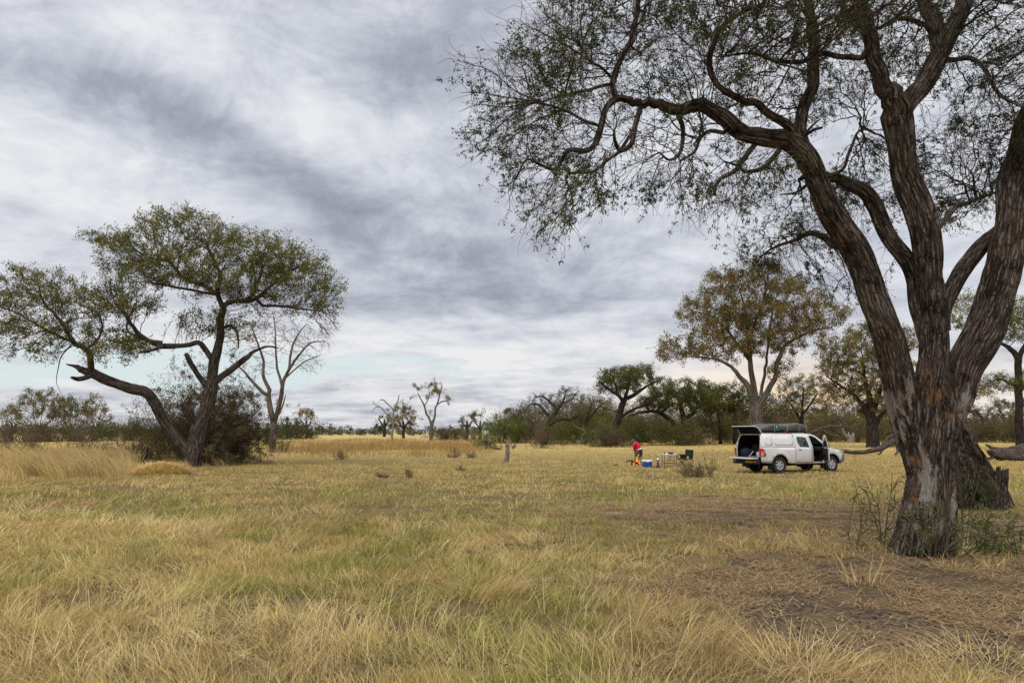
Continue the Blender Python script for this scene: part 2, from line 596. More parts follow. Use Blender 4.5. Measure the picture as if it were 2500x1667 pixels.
BL_V, BL_C, BL_Q, BL_T = [], [], [], []


class Blades:
    def __init__(self):
        self.V, self.C, self.Q, self.T, self.n = [], [], [], [], 0

    def add(self, x, y, z, L, w, yaw, tilt0, tilt1, col, segs=3, rng=None, face=0.5):
        """curved tapering blades: tilt from the vertical goes from tilt0 at the foot to tilt1 at the tip"""
        n = len(x)
        if n == 0: return
        pts = np.zeros((n, segs + 1, 3))
        pts[:, 0] = np.stack([x, y, z], -1)
        cy, sy = np.cos(yaw), np.sin(yaw)
        for k in range(segs):
            t = tilt0 + (tilt1 - tilt0) * ((k + 0.5) / segs)
            st, ct = np.sin(t), np.cos(t)
            pts[:, k + 1] = pts[:, k] + (L / segs)[:, None] * np.stack([st * cy, st * sy, ct], -1)
        low = z + 0.012
        pts[:, 1:, 2] = np.maximum(pts[:, 1:, 2], low[:, None])
        # blade width lies mostly across the line of sight of someone standing near by, with a random turn
        a = rng.uniform(0, 2 * np.pi, n)
        va = np.stack([np.cos(a), np.sin(a), np.zeros(n)], -1)
        side = np.stack([-sy, cy, np.zeros(n)], -1) * (1 - face) + va * face
        side /= np.linalg.norm(side, axis=1)[:, None] + 1e-9
        half = (w / 2)[:, None] * side
        rows = []
        for k in range(segs):
            f = 1.0 - 0.55 * (k / segs)
            rows += [pts[:, k] - half * f, pts[:, k] + half * f]
        rows.append(pts[:, segs])
        V = np.stack(rows, 1)
        m = 2 * segs + 1
        base = self.n + np.arange(n)[:, None] * m
        q = [np.stack([base[:, 0] + 2 * k, base[:, 0] + 2 * k + 1, base[:, 0] + 2 * k + 3, base[:, 0] + 2 * k + 2], -1) for k in range(segs - 1)]
        if q: self.Q.append(np.concatenate(q))
        self.T.append(np.stack([base[:, 0] + 2 * segs - 2, base[:, 0] + 2 * segs - 1, base[:, 0] + 2 * segs], -1))
        self.V.append(V.reshape(-1, 3))
        self.C.append(np.repeat(col, m, axis=0))
        self.n += n * m

    def build(self, name, mat, label, cat):
        V, C = np.concatenate(self.V), np.concatenate(self.C)
        C = np.concatenate([C, np.ones((len(C), 1))], 1)
        o = np_mesh(name, V, quads=np.concatenate(self.Q) if self.Q else None, tris=np.concatenate(self.T), mat=mat,
                    attrs={'Col': ('FLOAT_COLOR', C)})
        return tag(o, label, cat, kind='stuff')


STRAW = np.array([0.69, 0.515, 0.195]); PALE = np.array([0.86, 0.68, 0.335]); GOLD = np.array([0.60, 0.45, 0.165])
OLIVE = np.array([0.45, 0.395, 0.115]); GREEN = np.array([0.31, 0.325, 0.075]); BROWN = np.array([0.42, 0.285, 0.135])
RUST = np.array([0.40, 0.245, 0.10])


def wedge(rng, n, d0, d1, power, margin=1.18):
    """n points over the ground the camera can see between distances d0 and d1 (density falls as d**-power), with margin"""
    u = rng.uniform(0, 1, n)
    e = 2.0 - power
    d = (d0 ** e + u * (d1 ** e - d0 ** e)) ** (1 / e) if abs(e) > 1e-3 else d0 * (d1 / d0) ** u
    k = 0.7353 * margin
    x = rng.uniform(-k, k, n) * d + rng.uniform(-1, 1, n) * 0.8
    return x, d


def greenness(x, y):
    # greener low on the left and in a band across the middle distance, in patches
    g = fbm(x, y, 2.3, 41, 4) * 0.75 + fbm(x, y, 0.6, 43, 3) * 0.35
    zone = 0.10 * np.exp(-((x + 2.5) / 4.0) ** 2 - ((y - 7) / 5.0) ** 2) + 0.10 * np.exp(-((y - 17) / 5.0) ** 2) - 0.09 * sstep(x, 0, 5) * (y < 14) \
        - 0.10 * sstep(y, 24, 34)
    return g + zone


def mixc(a, b, t):
    return a * (1 - t)[:, None] + b * t[:, None]


def flow(x, y):
    """the way the grass has been laid over"""
    return 0.6 + (fbm(x, y, 1.5, 61, 3) - 0.5) * 13


rng = np.random.default_rng(11)
B = Blades()


def tussock(x, y):
    return 0.55 * fbm(x, y, 0.42, 71, 2) + 0.45 * fbm(x, y, 1.6, 73, 2)


# 1 short undergrowth
def short_layer(n, d0, d1, power, segs, lmul=1.0):
    x, y = wedge(rng, n, d0, d1, power)
    s = soil_mask(x, y)
    ts = tussock(x, y)
    keep = (rng.uniform(0, 1, n) > s * 1.15) & (rng.uniform(0, 1, n) < 0.16 + 1.15 * sstep(ts, 0.38, 0.62))
    x, y = x[keep], y[keep]
    n = len(x)
    d = np.hypot(x, y)
    g = greenness(x, y)
    gf = np.clip(sstep(g, 0.50, 0.77) + rng.normal(0, 0.18, n), 0, 1)
    bf = np.clip(sstep(fbm(x, y, 1.7, 47), 0.52, 0.72) + rng.normal(0, 0.2, n), 0, 1) * 0.75
    dry = mixc(np.tile(STRAW, (n, 1)), np.tile(BROWN, (n, 1)), bf)
    far_ = sstep(d, 18, 40)
    dry = mixc(dry, np.tile(GOLD, (n, 1)), far_ * 0.8)
    grn = mixc(np.tile(OLIVE, (n, 1)), np.tile(GREEN, (n, 1)), rng.uniform(0, 1, n))
    col = mixc(dry, grn, gf * (1 - 0.45 * far_)) * (1 + (rng.uniform(0.5, 1.3, n) - 1) * (1 - 0.6 * far_))[:, None]
    L = (0.045 + 0.30 * np.clip(tussock(x, y) - 0.3, 0, 1) ** 1.2 + rng.uniform(0, 0.07, n)) * lmul * (1 - 0.2 * far_)
    w = np.maximum(0.0052, 0.00085 * d) * rng.uniform(0.7, 1.3, n)
    yaw = flow(x, y) + rng.normal(0, 2.2, n)
    B.add(x, y, ground_z(x, y) - 0.01, L, w, yaw, rng.uniform(0.0, 0.7, n), rng.uniform(0.4, 1.6, n), col, segs, rng, 0.6)


short_layer(250000, 4.0, 15, 0.9, 3)
short_layer(200000, 14, 40, 1.5, 2)
short_layer(130000, 38, 150, 1.7, 2, 1.3)


# 2 long straw, laid over in sheaves
def long_layer(nc, d0, d1, power, per, segs):
    cx, cyy = wedge(rng, nc, d0, d1, power)
    s = soil_mask(cx, cyy)
    dens = sstep(fbm(cx, cyy, 1.5, 81, 3), 0.36, 0.62)
    keep = (rng.uniform(0, 1, nc) > s * 1.3) & (rng.uniform(0, 1, nc) < 0.25 + 0.75 * dens)
    cx, cyy = cx[keep], cyy[keep]
    nc = len(cx)
    k = rng.integers(per // 2, per + 1, nc)
    i = np.repeat(np.arange(nc), k)
    n = len(i)
    d = np.hypot(cx[i], cyy[i])
    sp = 0.05 + 0.0035 * d
    x = cx[i] + rng.normal(0, 1, n) * sp
    y = cyy[i] + rng.normal(0, 1, n) * sp
    fdir = flow(cx, cyy) + rng.normal(0, 0.9, nc)
    lay = np.clip(rng.normal(1.22, 0.34, nc), 0.2, 1.6)
    yaw = fdir[i] + rng.normal(0, 0.5, n)
    tip = np.clip(lay[i] + rng.normal(0.35, 0.25, n), 0.3, 2.0)
    t0 = np.clip(lay[i] * 0.55 + rng.normal(0, 0.25, n), 0, 1.3)
    L = rng.uniform(0.16, 0.46, n) * (1 - 0.4 * sstep(d, 18, 34)) * (0.75 + 0.5 * rng.uniform(0, 1, nc)[i])
    tone = rng.uniform(0, 1, nc)[i]
    gg = sstep(greenness(cx, cyy), 0.56, 0.72)[i]
    col = mixc(np.tile(STRAW, (n, 1)), np.tile(PALE, (n, 1)), np.clip(tone + rng.normal(0, 0.25, n), 0, 1))
    col = mixc(col, np.tile(BROWN * 1.25, (n, 1)), np.clip(sstep(fbm(x, y, 2.6, 85), 0.5, 0.68) * 0.75, 0, 1))
    col = mixc(col, np.tile(OLIVE * 1.25, (n, 1)), gg * 0.6)
    col = mixc(col, np.tile(GOLD, (n, 1)), sstep(d, 18, 40) * 0.75) * (1 + (rng.uniform(0.55, 1.25, n) - 1) * (1 - 0.6 * sstep(d, 18, 40)))[:, None]
    w = np.maximum(0.0044, 0.0007 * d) * rng.uniform(0.7, 1.3, n)
    B.add(x, y, ground_z(x, y) - 0.01, L, w, yaw, t0, tip, col, segs, rng, 0.5)


long_layer(5000, 4.0, 15, 0.9, 24, 4)
long_layer(4200, 14, 45, 1.4, 14, 3)
long_layer(2400, 42, 150, 1.6, 12, 2)
# single tall straws standing out of the sward close by
n = 1500
x, y = wedge(rng, n, 4.0, 11, 1.0)
ok = soil_mask(x, y) < 0.5
x, y = x[ok], y[ok]; n = len(x)
B.add(x, y, ground_z(x, y), rng.uniform(0.35, 0.75, n), rng.uniform(0.003, 0.005, n), flow(x, y) + rng.normal(0, 0.8, n), rng.uniform(0.1, 0.8, n), rng.uniform(0.6, 1.5, n),
      np.tile(PALE, (n, 1)) * rng.uniform(0.8, 1.1, n)[:, None], 4, rng, 0.5)
B.build('meadow_grass', gmat, 'dry yellow and green grass covering the open meadow', 'grass')

# straw litter lying on the bare earth
Lt = Blades()
n = 290000
x = rng.uniform(-1, 14, n); y = 4.5 * (24 / 4.5) ** rng.uniform(0, 1, n)
s = soil_mask(x, y)
ok = (s > 0.22) & (rng.uniform(0, 1, n) < 0.12 + 0.95 * sstep(fbm(x, y, 0.8, 91) + 0.12 * sstep(y, 10.5, 12.5), 0.42, 0.60))
x, y = x[ok], y[ok]; n = len(x)
col = mixc(np.tile(np.array([0.46, 0.30, 0.145]), (n, 1)), np.tile(np.array([0.66, 0.50, 0.29]), (n, 1)), rng.uniform(0, 1, n) ** 2.2) * rng.uniform(0.55, 1.1, n)[:, None]
Lt.add(x, y, ground_z(x, y) + rng.uniform(0.004, 0.03, n), rng.uniform(0.05, 0.26, n), np.maximum(rng.uniform(0.005, 0.013, n), 0.0008 * y), rng.uniform(0, 6.283, n),
       rng.uniform(1.2, 1.6, n), rng.uniform(1.35, 1.75, n), col, 2, rng, 0.15)
# dark twigs and crumbs among the straw
n = 9000
x = rng.uniform(-1, 13, n); y = 4.8 * (20 / 4.8) ** rng.uniform(0, 1, n)
ok = soil_mask(x, y) > 0.55
x, y = x[ok], y[ok]; n = len(x)
Lt.add(x, y, ground_z(x, y) + 0.006, rng.uniform(0.02, 0.14, n), rng.uniform(0.008, 0.022, n), rng.uniform(0, 6.283, n), rng.uniform(1.1, 1.6, n), rng.uniform(1.3, 1.75, n),
       np.tile(np.array([0.05, 0.036, 0.026]), (n, 1)) * rng.uniform(0.6, 2.2, n)[:, None], 2, rng, 0.2)
Lt.build('straw_litter', gmat, 'flattened brown straw scattered over the bare earth under the big tree', 'straw')

# taller brown reeds in a band across the meadow
Rd = Blades()
n = 26000
px = rng.uniform(600, 1240, n); py = 1090 + rng.normal(0, 10, n) + (vnoise(px / 60, px * 0, 5) - .5) * 16 + (px - 980) * 0.004
py = np.clip(py, 1073, 1122)
t = 1.9 / (-(SP + CP * (833.5 - py) / F_PX))
x = (px - 1250) / F_PX * t; y = (CP - SP * (833.5 - py) / F_PX) * t
ok = (rng.uniform(0, 1, n) < sstep(fbm(x, y, 9, 95), 0.36, 0.56)) & (rng.uniform(0, 1, n) < sstep(px, 600, 760) * sstep(px, 1240, 1090))
x, y = x[ok], y[ok]; n = len(x)
col = mixc(np.tile(RUST, (n, 1)), np.tile(GOLD, (n, 1)), np.clip(rng.normal(0.25, 0.3, n), 0, 1)) * rng.uniform(0.65, 1.1, n)[:, None]
Rd.add(x, y, np.zeros(n), rng.uniform(0.3, 0.85, n), np.full(n, 0.042), rng.uniform(0, 6.3, n), rng.uniform(0, 0.2, n), rng.uniform(0.1, 0.7, n), col, 2, rng, 0.6)
Rd.build('brown_reed_grass', gmat, 'band of taller reddish brown grass across the middle of the meadow', 'grass')

# tall straw fallen over along the scrub on the left
Tg = Blades()
nc = 1500
px = rng.uniform(-260, 560, nc); py = 1135 + rng.normal(0, 16, nc) - np.clip(px - 200, 0, 400) * 0.03
py = np.clip(py, 1108, 1178)
keep = (px < 330) | (rng.uniform(0, 1, nc) < 0.30)
px, py = px[keep], py[keep]; nc = len(px)
t = 1.9 / (-(SP + CP * (833.5 - py) / F_PX))
cx = (px - 1250) / F_PX * t; cyy = (CP - SP * (833.5 - py) / F_PX) * t
k = 34
i = np.repeat(np.arange(nc), k); n = nc * k
x = cx[i] + rng.normal(0, 0.16, n); y = cyy[i] + rng.normal(0, 0.16, n)
yaw = (math.pi + rng.normal(0, 0.7, nc))[i] + rng.normal(0, 0.4, n)
tall = (rng.uniform(0.5, 1.4, nc) * np.where(px < 330, 1.0, 0.55))[i]
col = mixc(np.tile(STRAW * 0.95, (n, 1)), np.tile(BROWN * 1.15, (n, 1)), np.clip(rng.normal(0.35, 0.3, nc)[i] + rng.normal(0, .15, n), 0, 1)) * rng.uniform(0.75, 1.15, n)[:, None]
Tg.add(x, y, np.zeros(n), tall * rng.uniform(0.7, 1.2, n), np.full(n, 0.02), yaw, rng.uniform(0.0, 0.5, n), rng.uniform(0.9, 1.9, n), col, 4, rng, 0.5)
Tg.build('tall_dry_grass', gmat, 'tall tangled straw grass along the scrub at the left edge', 'grass')

# dead seed stalks standing in the sward, and a few low green forbs
Wd = Blades()
nc = 34
cx, cyy = wedge(rng, nc, 4.6, 20, 1.1)
for a, b in zip(cx, cyy):
    if soil_mask(a, b) > 0.5: continue
    ns = rng.integers(3, 9)
    for s_ in range(ns):
        bx, by = a + rng.normal(0, 0.14), b + rng.normal(0, 0.14)
        L = rng.uniform(0.22, 0.5)
        yw, t0, t1 = rng.uniform(0, 6.28), rng.uniform(0, .25), rng.uniform(.1, .6)
        dk = np.array([[0.16, 0.105, 0.065]])
        one = lambda v: np.array([v])
        Wd.add(one(bx), one(by), one(0.0), one(L), one(0.006), one(yw), one(t0), one(t1), dk, 3, rng, 0.3)
        m = 12
        hh = rng.uniform(0.5, 1.0, m)
        ox = np.sin((t0 + t1) / 2) * np.cos(yw) * L * hh; oy = np.sin((t0 + t1) / 2) * np.sin(yw) * L * hh
        Wd.add(bx + ox + rng.normal(0, .012, m), by + oy + rng.normal(0, .012, m), np.cos((t0 + t1) / 2) * L * hh, rng.uniform(.012, .028, m), rng.uniform(.010, .018, m),
               rng.uniform(0, 6.28, m), rng.uniform(0, 2, m), rng.uniform(0, 2, m), np.tile(dk * rng.uniform(0.7, 1.6), (m, 1)), 2, rng, 0.5)
Wd.build('dead_weed_stalks', gmat, 'dark dried seed stalks standing in the meadow grass', 'weeds')
# ------------------------------------------------------------------ trees
class Skel:
    def __init__(self, Y):
        self.P, self.par, self.r, self.fix, self.limb = [], [], [], [], []
        self.Y = Y
        self.chains = []

    def limb_px(self, pts, dy_end=0.0, step=0.15, gn=0.25, seed=0, dy0=None, root=False, grow=True):
        """a limb traced through photo points (px, py, width px): placed in depth between its foot and Y + dy_end"""
        rnd = random.Random(seed)
        n = len(pts)
        if not root and self.P:
            q = at(pts[0][0], pts[0][1], self.Y)
            # nearest skeleton node as seen from the camera side, kept in its own depth
            best = min(range(len(self.P)), key=lambda i: (self.P[i].x - q.x) ** 2 + (self.P[i].z - q.z) ** 2 + 0.05 * (self.P[i].y - q.y) ** 2)
            y0 = self.P[best].y
        else:
            best, y0 = -1, self.Y if dy0 is None else self.Y + dy0
        ctrl, rad = [], []
        for k, p in enumerate(pts):
            f = k / max(1, n - 1)
            Yk = y0 + (self.Y + dy_end - y0) * f
            c = at(p[0], p[1], Yk)
            ctrl.append(c)
            w = p[2] if len(p) > 2 else None
            rad.append(None if w is None else 0.5 * w * Yk / F_PX)
        last = None
        for k in range(n):                       # fill missing widths
            if rad[k] is None:
                nxt = next(((j, rad[j]) for j in range(k + 1, n) if rad[j] is not None), None)
                if nxt and last is not None:
                    j, rv = nxt
                    rad[k] = last + (rv - last) / (j - k + 1)
                else:
                    rad[k] = (last if last is not None else 0.05) * 0.72
            last = rad[k]
        chain = []
        prev = best
        nid = len(self.P)
        pos, rr = [], []
        for k in range(n - 1):
            p0, p1, p2, p3 = ctrl[max(0, k - 1)], ctrl[k], ctrl[k + 1], ctrl[min(n - 1, k + 2)]
            m = max(1, int(round((p2 - p1).length / step)))
            for j in range(m):
                t = j / m
                t2, t3 = t * t, t * t * t
                pos.append(0.5 * ((2 * p1) + (p2 - p0) * t + (2 * p0 - 5 * p1 + 4 * p2 - p3) * t2 + (3 * p1 - p0 - 3 * p2 + p3) * t3))
                rr.append(rad[k] + (rad[k + 1] - rad[k]) * t)
        pos.append(ctrl[-1]); rr.append(rad[-1])
        off = rnd.uniform(0, 99)
        for k, (p, r_) in enumerate(zip(pos, rr)):
            if 0 < k:
                s = k * step
                g = mnoise.noise_vector(Vector((s * 0.9 / max(0.35, r_ * 6), off, 0.3))) * min(r_ * gn * 1.6, 0.12)
                p = p + g
            self.P.append(p); self.par.append(prev); self.r.append(r_); self.fix.append(True); self.limb.append(grow)
            chain.append(len(self.P) - 1)
            prev = len(self.P) - 1
        self.chains.append(chain)
        return chain

    def grow(self, A, step, di, dk, iters, up=0.0, jit=0.2, seed=1, maxch=3, out=None, outw=0.0):
        """branches grow towards the points A (space colonisation)"""
        rng = np.random.default_rng(seed)
        A = np.asarray(A, np.float64)
        n = len(A)
        kd = kdtree.KDTree(len(self.P))
        for i, p in enumerate(self.P):
            if self.limb[i]: kd.insert(p, i)
        kd.balance()
        nd, ni = np.zeros(n), np.zeros(n, np.int64)
        for a in range(n):
            _, i, d = kd.find(A[a])
            nd[a], ni[a] = d, i
        alive = nd > dk
        nch = {}
        P = self.P
        for it in range(iters):
            act = np.nonzero(alive & (nd < di))[0]
            if len(act) == 0:
                di *= 1.35
                act = np.nonzero(alive & (nd < di))[0]
                if len(act) == 0: break
            ids, inv = np.unique(ni[act], return_inverse=True)
            pos = np.array([P[i] for i in ids])
            dv = A[act] - pos[inv]
            dv /= np.linalg.norm(dv, axis=1)[:, None] + 1e-9
            sm = np.zeros((len(ids), 3))
            np.add.at(sm, inv, dv)
            sm /= np.linalg.norm(sm, axis=1)[:, None] + 1e-9
            sm += rng.normal(0, jit, sm.shape)
            sm[:, 2] += up
            if out is not None:
                ov = pos - np.array(out)
                sm += outw * ov / (np.linalg.norm(ov, axis=1)[:, None] + 1e-9)
            sm /= np.linalg.norm(sm, axis=1)[:, None] + 1e-9
            new = pos + sm * step
            kd2 = kdtree.KDTree(len(ids))
            cnt = 0
            for k, i in enumerate(ids):
                i = int(i)
                if nch.get(i, 0) >= maxch:
                    # this node is spent: its points look for another
                    continue
                nch[i] = nch.get(i, 0) + 1
                P.append(Vector(new[k])); self.par.append(i); self.r.append(0.0); self.fix.append(False); self.limb.append(True)
                kd2.insert(P[-1], len(P) - 1)
                cnt += 1
            if cnt == 0: break
            kd2.balance()
            for a in np.nonzero(alive)[0]:
                c, i, d = kd2.find(A[a])
                if i is not None and d < nd[a]:
                    nd[a], ni[a] = d, i
            alive &= nd > dk

    def radii(self, r0, ex=2.4, cap=0.85):
        n = len(self.P)
        acc = [0.0] * n
        ch = [0] * n
        r = list(self.r)
        for i in range(n - 1, -1, -1):
            if not self.fix[i]:
                r[i] = max(r0, acc[i] ** (1 / ex)) if ch[i] else r0
            p = self.par[i]
            if p >= 0:
                ch[p] += 1
                acc[p] += r[i] ** ex
        for i in range(n):
            p = self.par[i]
            if not self.fix[i] and p >= 0:
                r[i] = min(r[i], max(r0 * 0.8, r[p] * (cap if ch[p] > 1 else 0.99)))
        self.r, self.nch = r, ch
        return r


def thick_tubes(sk, sides, detail, seed, flare=0.0, flute=None, jag=()):
    """closed tubes along the traced limbs, furrowed when detail > 0"""
    VV, QQ, TT, BB, base = [], [], [], [], 0
    th = np.arange(sides) * 2 * np.pi / sides
    for ci, chain in enumerate(sk.chains):
        pts = [sk.P[i] for i in chain]
        rad = [sk.r[i] for i in chain]
        p0 = sk.par[chain[0]]
        if p0 >= 0:
            d = (pts[0] - sk.P[p0])
            if d.length > 0.02:
                pts = [sk.P[p0]] + pts
                rad = [rad[0]] + rad
        n = len(pts)
        if n < 2: continue
        T = []
        for k in range(n):
            t = pts[min(n - 1, k + 1)] - pts[max(0, k - 1)]
            T.append(t.normalized() if t.length > 1e-6 else Vector((0, 0, 1)))
        ref = Vector((0, 1, 0)) if abs(T[0].y) < 0.9 else Vector((1, 0, 0))
        N = (ref - T[0] * ref.dot(T[0])).normalized()
        s = 0.0
        V = np.zeros((n, sides, 3)); Bk = np.zeros((n, sides, 3))
        for k in range(n):
            if k:
                s += (pts[k] - pts[k - 1]).length
                N = (N - T[k] * N.dot(T[k])).normalized()
            Bn = T[k].cross(N)
            r_ = rad[k]
            rr = np.full(sides, r_)
            if detail > 0 and r_ > 0.05:
                for j in range(sides):
                    c_, s_ = math.cos(th[j]), math.sin(th[j])
                    q = Vector((c_ * r_ * 8 + ci * 7.1, s_ * r_ * 8 + seed, s * 0.75))
                    q = q + mnoise.noise_vector(q * 0.7) * 0.35
                    big = mnoise.noise(Vector((c_ * 1.3 + ci * 3.3, s_ * 1.3, s * 1.1 + seed)))
                    rid = 1.0 - abs(mnoise.noise(q)) * 2.2
                    rid2 = 1.0 - abs(mnoise.noise(q * 2.3)) * 2.0
                    fold = mnoise.noise(Vector((c_ * 2.6 + ci * 1.9, s_ * 2.6 + seed, s * 0.45)))
                    rr[j] = r_ * (1 + (0.13 * big + 0.13 * fold) * detail) - detail * min(0.042, r_ * 0.2) * (0.75 * max(0, rid) ** 4 + 0.35 * max(0, rid2) ** 3)
            if flare > 0 and ci == 0:
                z = max(0.0, pts[k].z)
                fl = math.exp(-z / 0.22) * flare
                lobes = 0.5 + 0.5 * np.cos(th * 5 + 0.8 * np.sin(th * 2 + seed))
                rr = rr * (1 + fl * (0.35 + 0.75 * lobes)) * (1 + 0.05 * np.cos(th * 7 + z) * math.exp(-z / 1.2))
            nv, bv = np.array(N), np.array(Bn)
            V[k] = np.array(pts[k]) + rr[:, None] * (np.cos(th)[:, None] * nv + np.sin(th)[:, None] * bv)
            if k == n - 1 and ci in jag:       # a broken, splintered end
                V[k] += np.array(T[k]) * (np.random.default_rng(ci + seed).uniform(-0.6, 1.3, sides)[:, None] * r_)
            Bk[k] = np.stack([np.cos(th) * r_ + ci * 2.3, np.sin(th) * r_, np.full(sides, s + ci * 5.0)], -1)
        id_ = base + np.arange(n * sides).reshape(n, sides)
        a, b = id_[:-1], id_[1:]
        QQ.append(np.stack([a, np.roll(a, -1, 1), np.roll(b, -1, 1), b], -1).reshape(-1, 4))
        VV += [V.reshape(-1, 3), np.array([pts[0]]), np.array([pts[-1] + T[-1] * rad[-1] * (0.0 if ci in jag else 0.4)])]
        BB += [Bk.reshape(-1, 3), Bk[0, :1], Bk[-1, :1]]
        c0, c1 = base + n * sides, base + n * sides + 1
        TT.append(np.stack([np.roll(id_[0], -1), id_[0], np.full(sides, c0)], -1))
        TT.append(np.stack([id_[-1], np.roll(id_[-1], -1), np.full(sides, c1)], -1))
        base += n * sides + 2
    return VV, QQ, TT, BB, base


def thin_tubes(sk, base, sides=4):
    """all grown branches at once"""
    P = np.array(sk.P); par = np.array(sk.par); r = np.array(sk.r)
    g = np.nonzero(~np.array(sk.fix))[0]
    if len(g) == 0: return [], [], [], base
    T = np.zeros_like(P)
    e = P[g] - P[par[g]]
    np.add.at(T, g, e)
    np.add.at(T, par[g], e * 0.5)
    T /= np.linalg.norm(T, axis=1)[:, None] + 1e-9
    ref = np.array([0.31, 0.55, -0.77])
    Nn = np.cross(T, ref); Nn /= np.linalg.norm(Nn, axis=1)[:, None] + 1e-9
    Bn = np.cross(T, Nn)
    th = np.arange(sides) * 2 * np.pi / sides
    ring = lambda idx, rad: P[idx][:, None] + rad[:, None, None] * (np.cos(th)[None, :, None] * Nn[idx][:, None] + np.sin(th)[None, :, None] * Bn[idx][:, None])
    r_par = np.minimum(r[g] * 1.12, r[par[g]])
    tip = r[g].copy()
    leafn = np.array(sk.nch)[g] == 0
    tip[leafn] *= 0.6
    # each node keeps its parent's frame, so neighbouring pieces meet
    V0 = P[par[g]][:, None] + r_par[:, None, None] * (np.cos(th)[None, :, None] * Nn[g][:, None] + np.sin(th)[None, :, None] * Bn[g][:, None])
    V1 = ring(g, tip)
    m = len(g)
    V = np.concatenate([V0, V1], 1).reshape(-1, 3)
    id_ = base + np.arange(m * 2 * sides).reshape(m, 2, sides)
    a, b = id_[:, 0], id_[:, 1]
    Q = np.stack([a, np.roll(a, -1, 1), np.roll(b, -1, 1), b], -1).reshape(-1, 4)
    Bk = np.stack([np.cos(th)[None] * tip[:, None], np.sin(th)[None] * tip[:, None], np.zeros((m, sides))], -1)
    s = np.random.default_rng(3).uniform(0, 50, m)
    B0 = Bk.copy(); B0[..., 2] = s[:, None]
    B1 = Bk.copy(); B1[..., 2] = s[:, None] + 0.15
    return [V], [Q], [np.concatenate([B0, B1], 1).reshape(-1, 3)], base + len(V)


def twigs(S, Dn, L, r, droop, rng, segs=3, sides=3):
    """fine drooping twigs: start points, directions, lengths; returns vertices, quads and points along them"""
    n = len(S)
    pts = np.zeros((n, segs + 1, 3)); pts[:, 0] = S
    d = Dn / (np.linalg.norm(Dn, axis=1)[:, None] + 1e-9)
    dirs = np.zeros((n, segs, 3))
    for k in range(segs):
        d = d + rng.normal(0, 0.28, (n, 3)); d[:, 2] -= droop
        d /= np.linalg.norm(d, axis=1)[:, None]
        dirs[:, k] = d
        pts[:, k + 1] = pts[:, k] + d * (L / segs)[:, None]
    ref = np.array([0.31, 0.55, -0.77])
    th = np.arange(sides) * 2 * np.pi / sides
    V = np.zeros((n, segs + 1, sides, 3))
    for k in range(segs + 1):
        t = dirs[:, min(k, segs - 1)]
        N = np.cross(t, ref); N /= np.linalg.norm(N, axis=1)[:, None] + 1e-9
        Bn = np.cross(t, N)
        rr = r * (1 - 0.65 * k / segs)
        V[:, k] = pts[:, k][:, None] + rr[:, None, None] * (np.cos(th)[None, :, None] * N[:, None] + np.sin(th)[None, :, None] * Bn[:, None])
    id_ = np.arange(n * (segs + 1) * sides).reshape(n, segs + 1, sides)
    a, b = id_[:, :-1], id_[:, 1:]
    Q = np.stack([a, np.roll(a, -1, 2), np.roll(b, -1, 2), b], -1).reshape(-1, 4)
    return V.reshape(-1, 3), Q, pts, dirs


def leaves(C, size, rng, aspect=0.4, hang=0.3, dirs=None, shade=None):
    """small pointed leaf faces about the points C"""
    n = len(C)
    d = rng.normal(0, 1, (n, 3)); d[:, 2] -= hang
    if dirs is not None: d = d * 0.55 + dirs
    d /= np.linalg.norm(d, axis=1)[:, None] + 1e-9
    u = rng.normal(0, 1, (n, 3))
    sd = np.cross(d, u); sd /= np.linalg.norm(sd, axis=1)[:, None] + 1e-9
    L = size * rng.uniform(0.6, 1.35, n)
    w = L * aspect * 0.5
    a = C; t = C + d * L[:, None]; m = C + d * (L * 0.45)[:, None]
    V = np.stack([a, m - sd * w[:, None], t, m + sd * w[:, None]], 1)
    q = np.arange(4 * n).reshape(n, 4)
    rnd = np.repeat(np.clip((rng.uniform(0, 1, n) if shade is None else shade), 0, 1), 4)
    return V.reshape(-1, 3), q, rnd


def blob_points(blobs, n, Y, seed, shell=1.9):
    """points filling ellipsoids given in the photo: px, py, rx, ry [, dY, rY]; density even over the ellipsoids"""
    rng = np.random.default_rng(seed)
    w = np.array([b[2] * b[3] for b in blobs], float); w /= w.sum()
    out = []
    for b, k in zip(blobs, rng.multinomial(n, w)):
        dY = b[4] if len(b) > 4 else 0.0
        sc = (Y + dY) / F_PX
        rY = b[5] if len(b) > 5 else 0.8 * 0.5 * (b[2] + b[3]) * sc
        u = rng.normal(0, 1, (k, 3)); u /= np.linalg.norm(u, axis=1)[:, None]
        u *= (rng.uniform(0, 1, k) ** (1 / (3 * shell / 1.9)))[:, None]
        c = at(b[0], b[1], Y + dY)
        out.append(np.array(c) + u * np.array([b[2] * sc, rY, b[3] * sc]))
    A = np.concatenate(out)
    return A[A[:, 2] > 0.15]


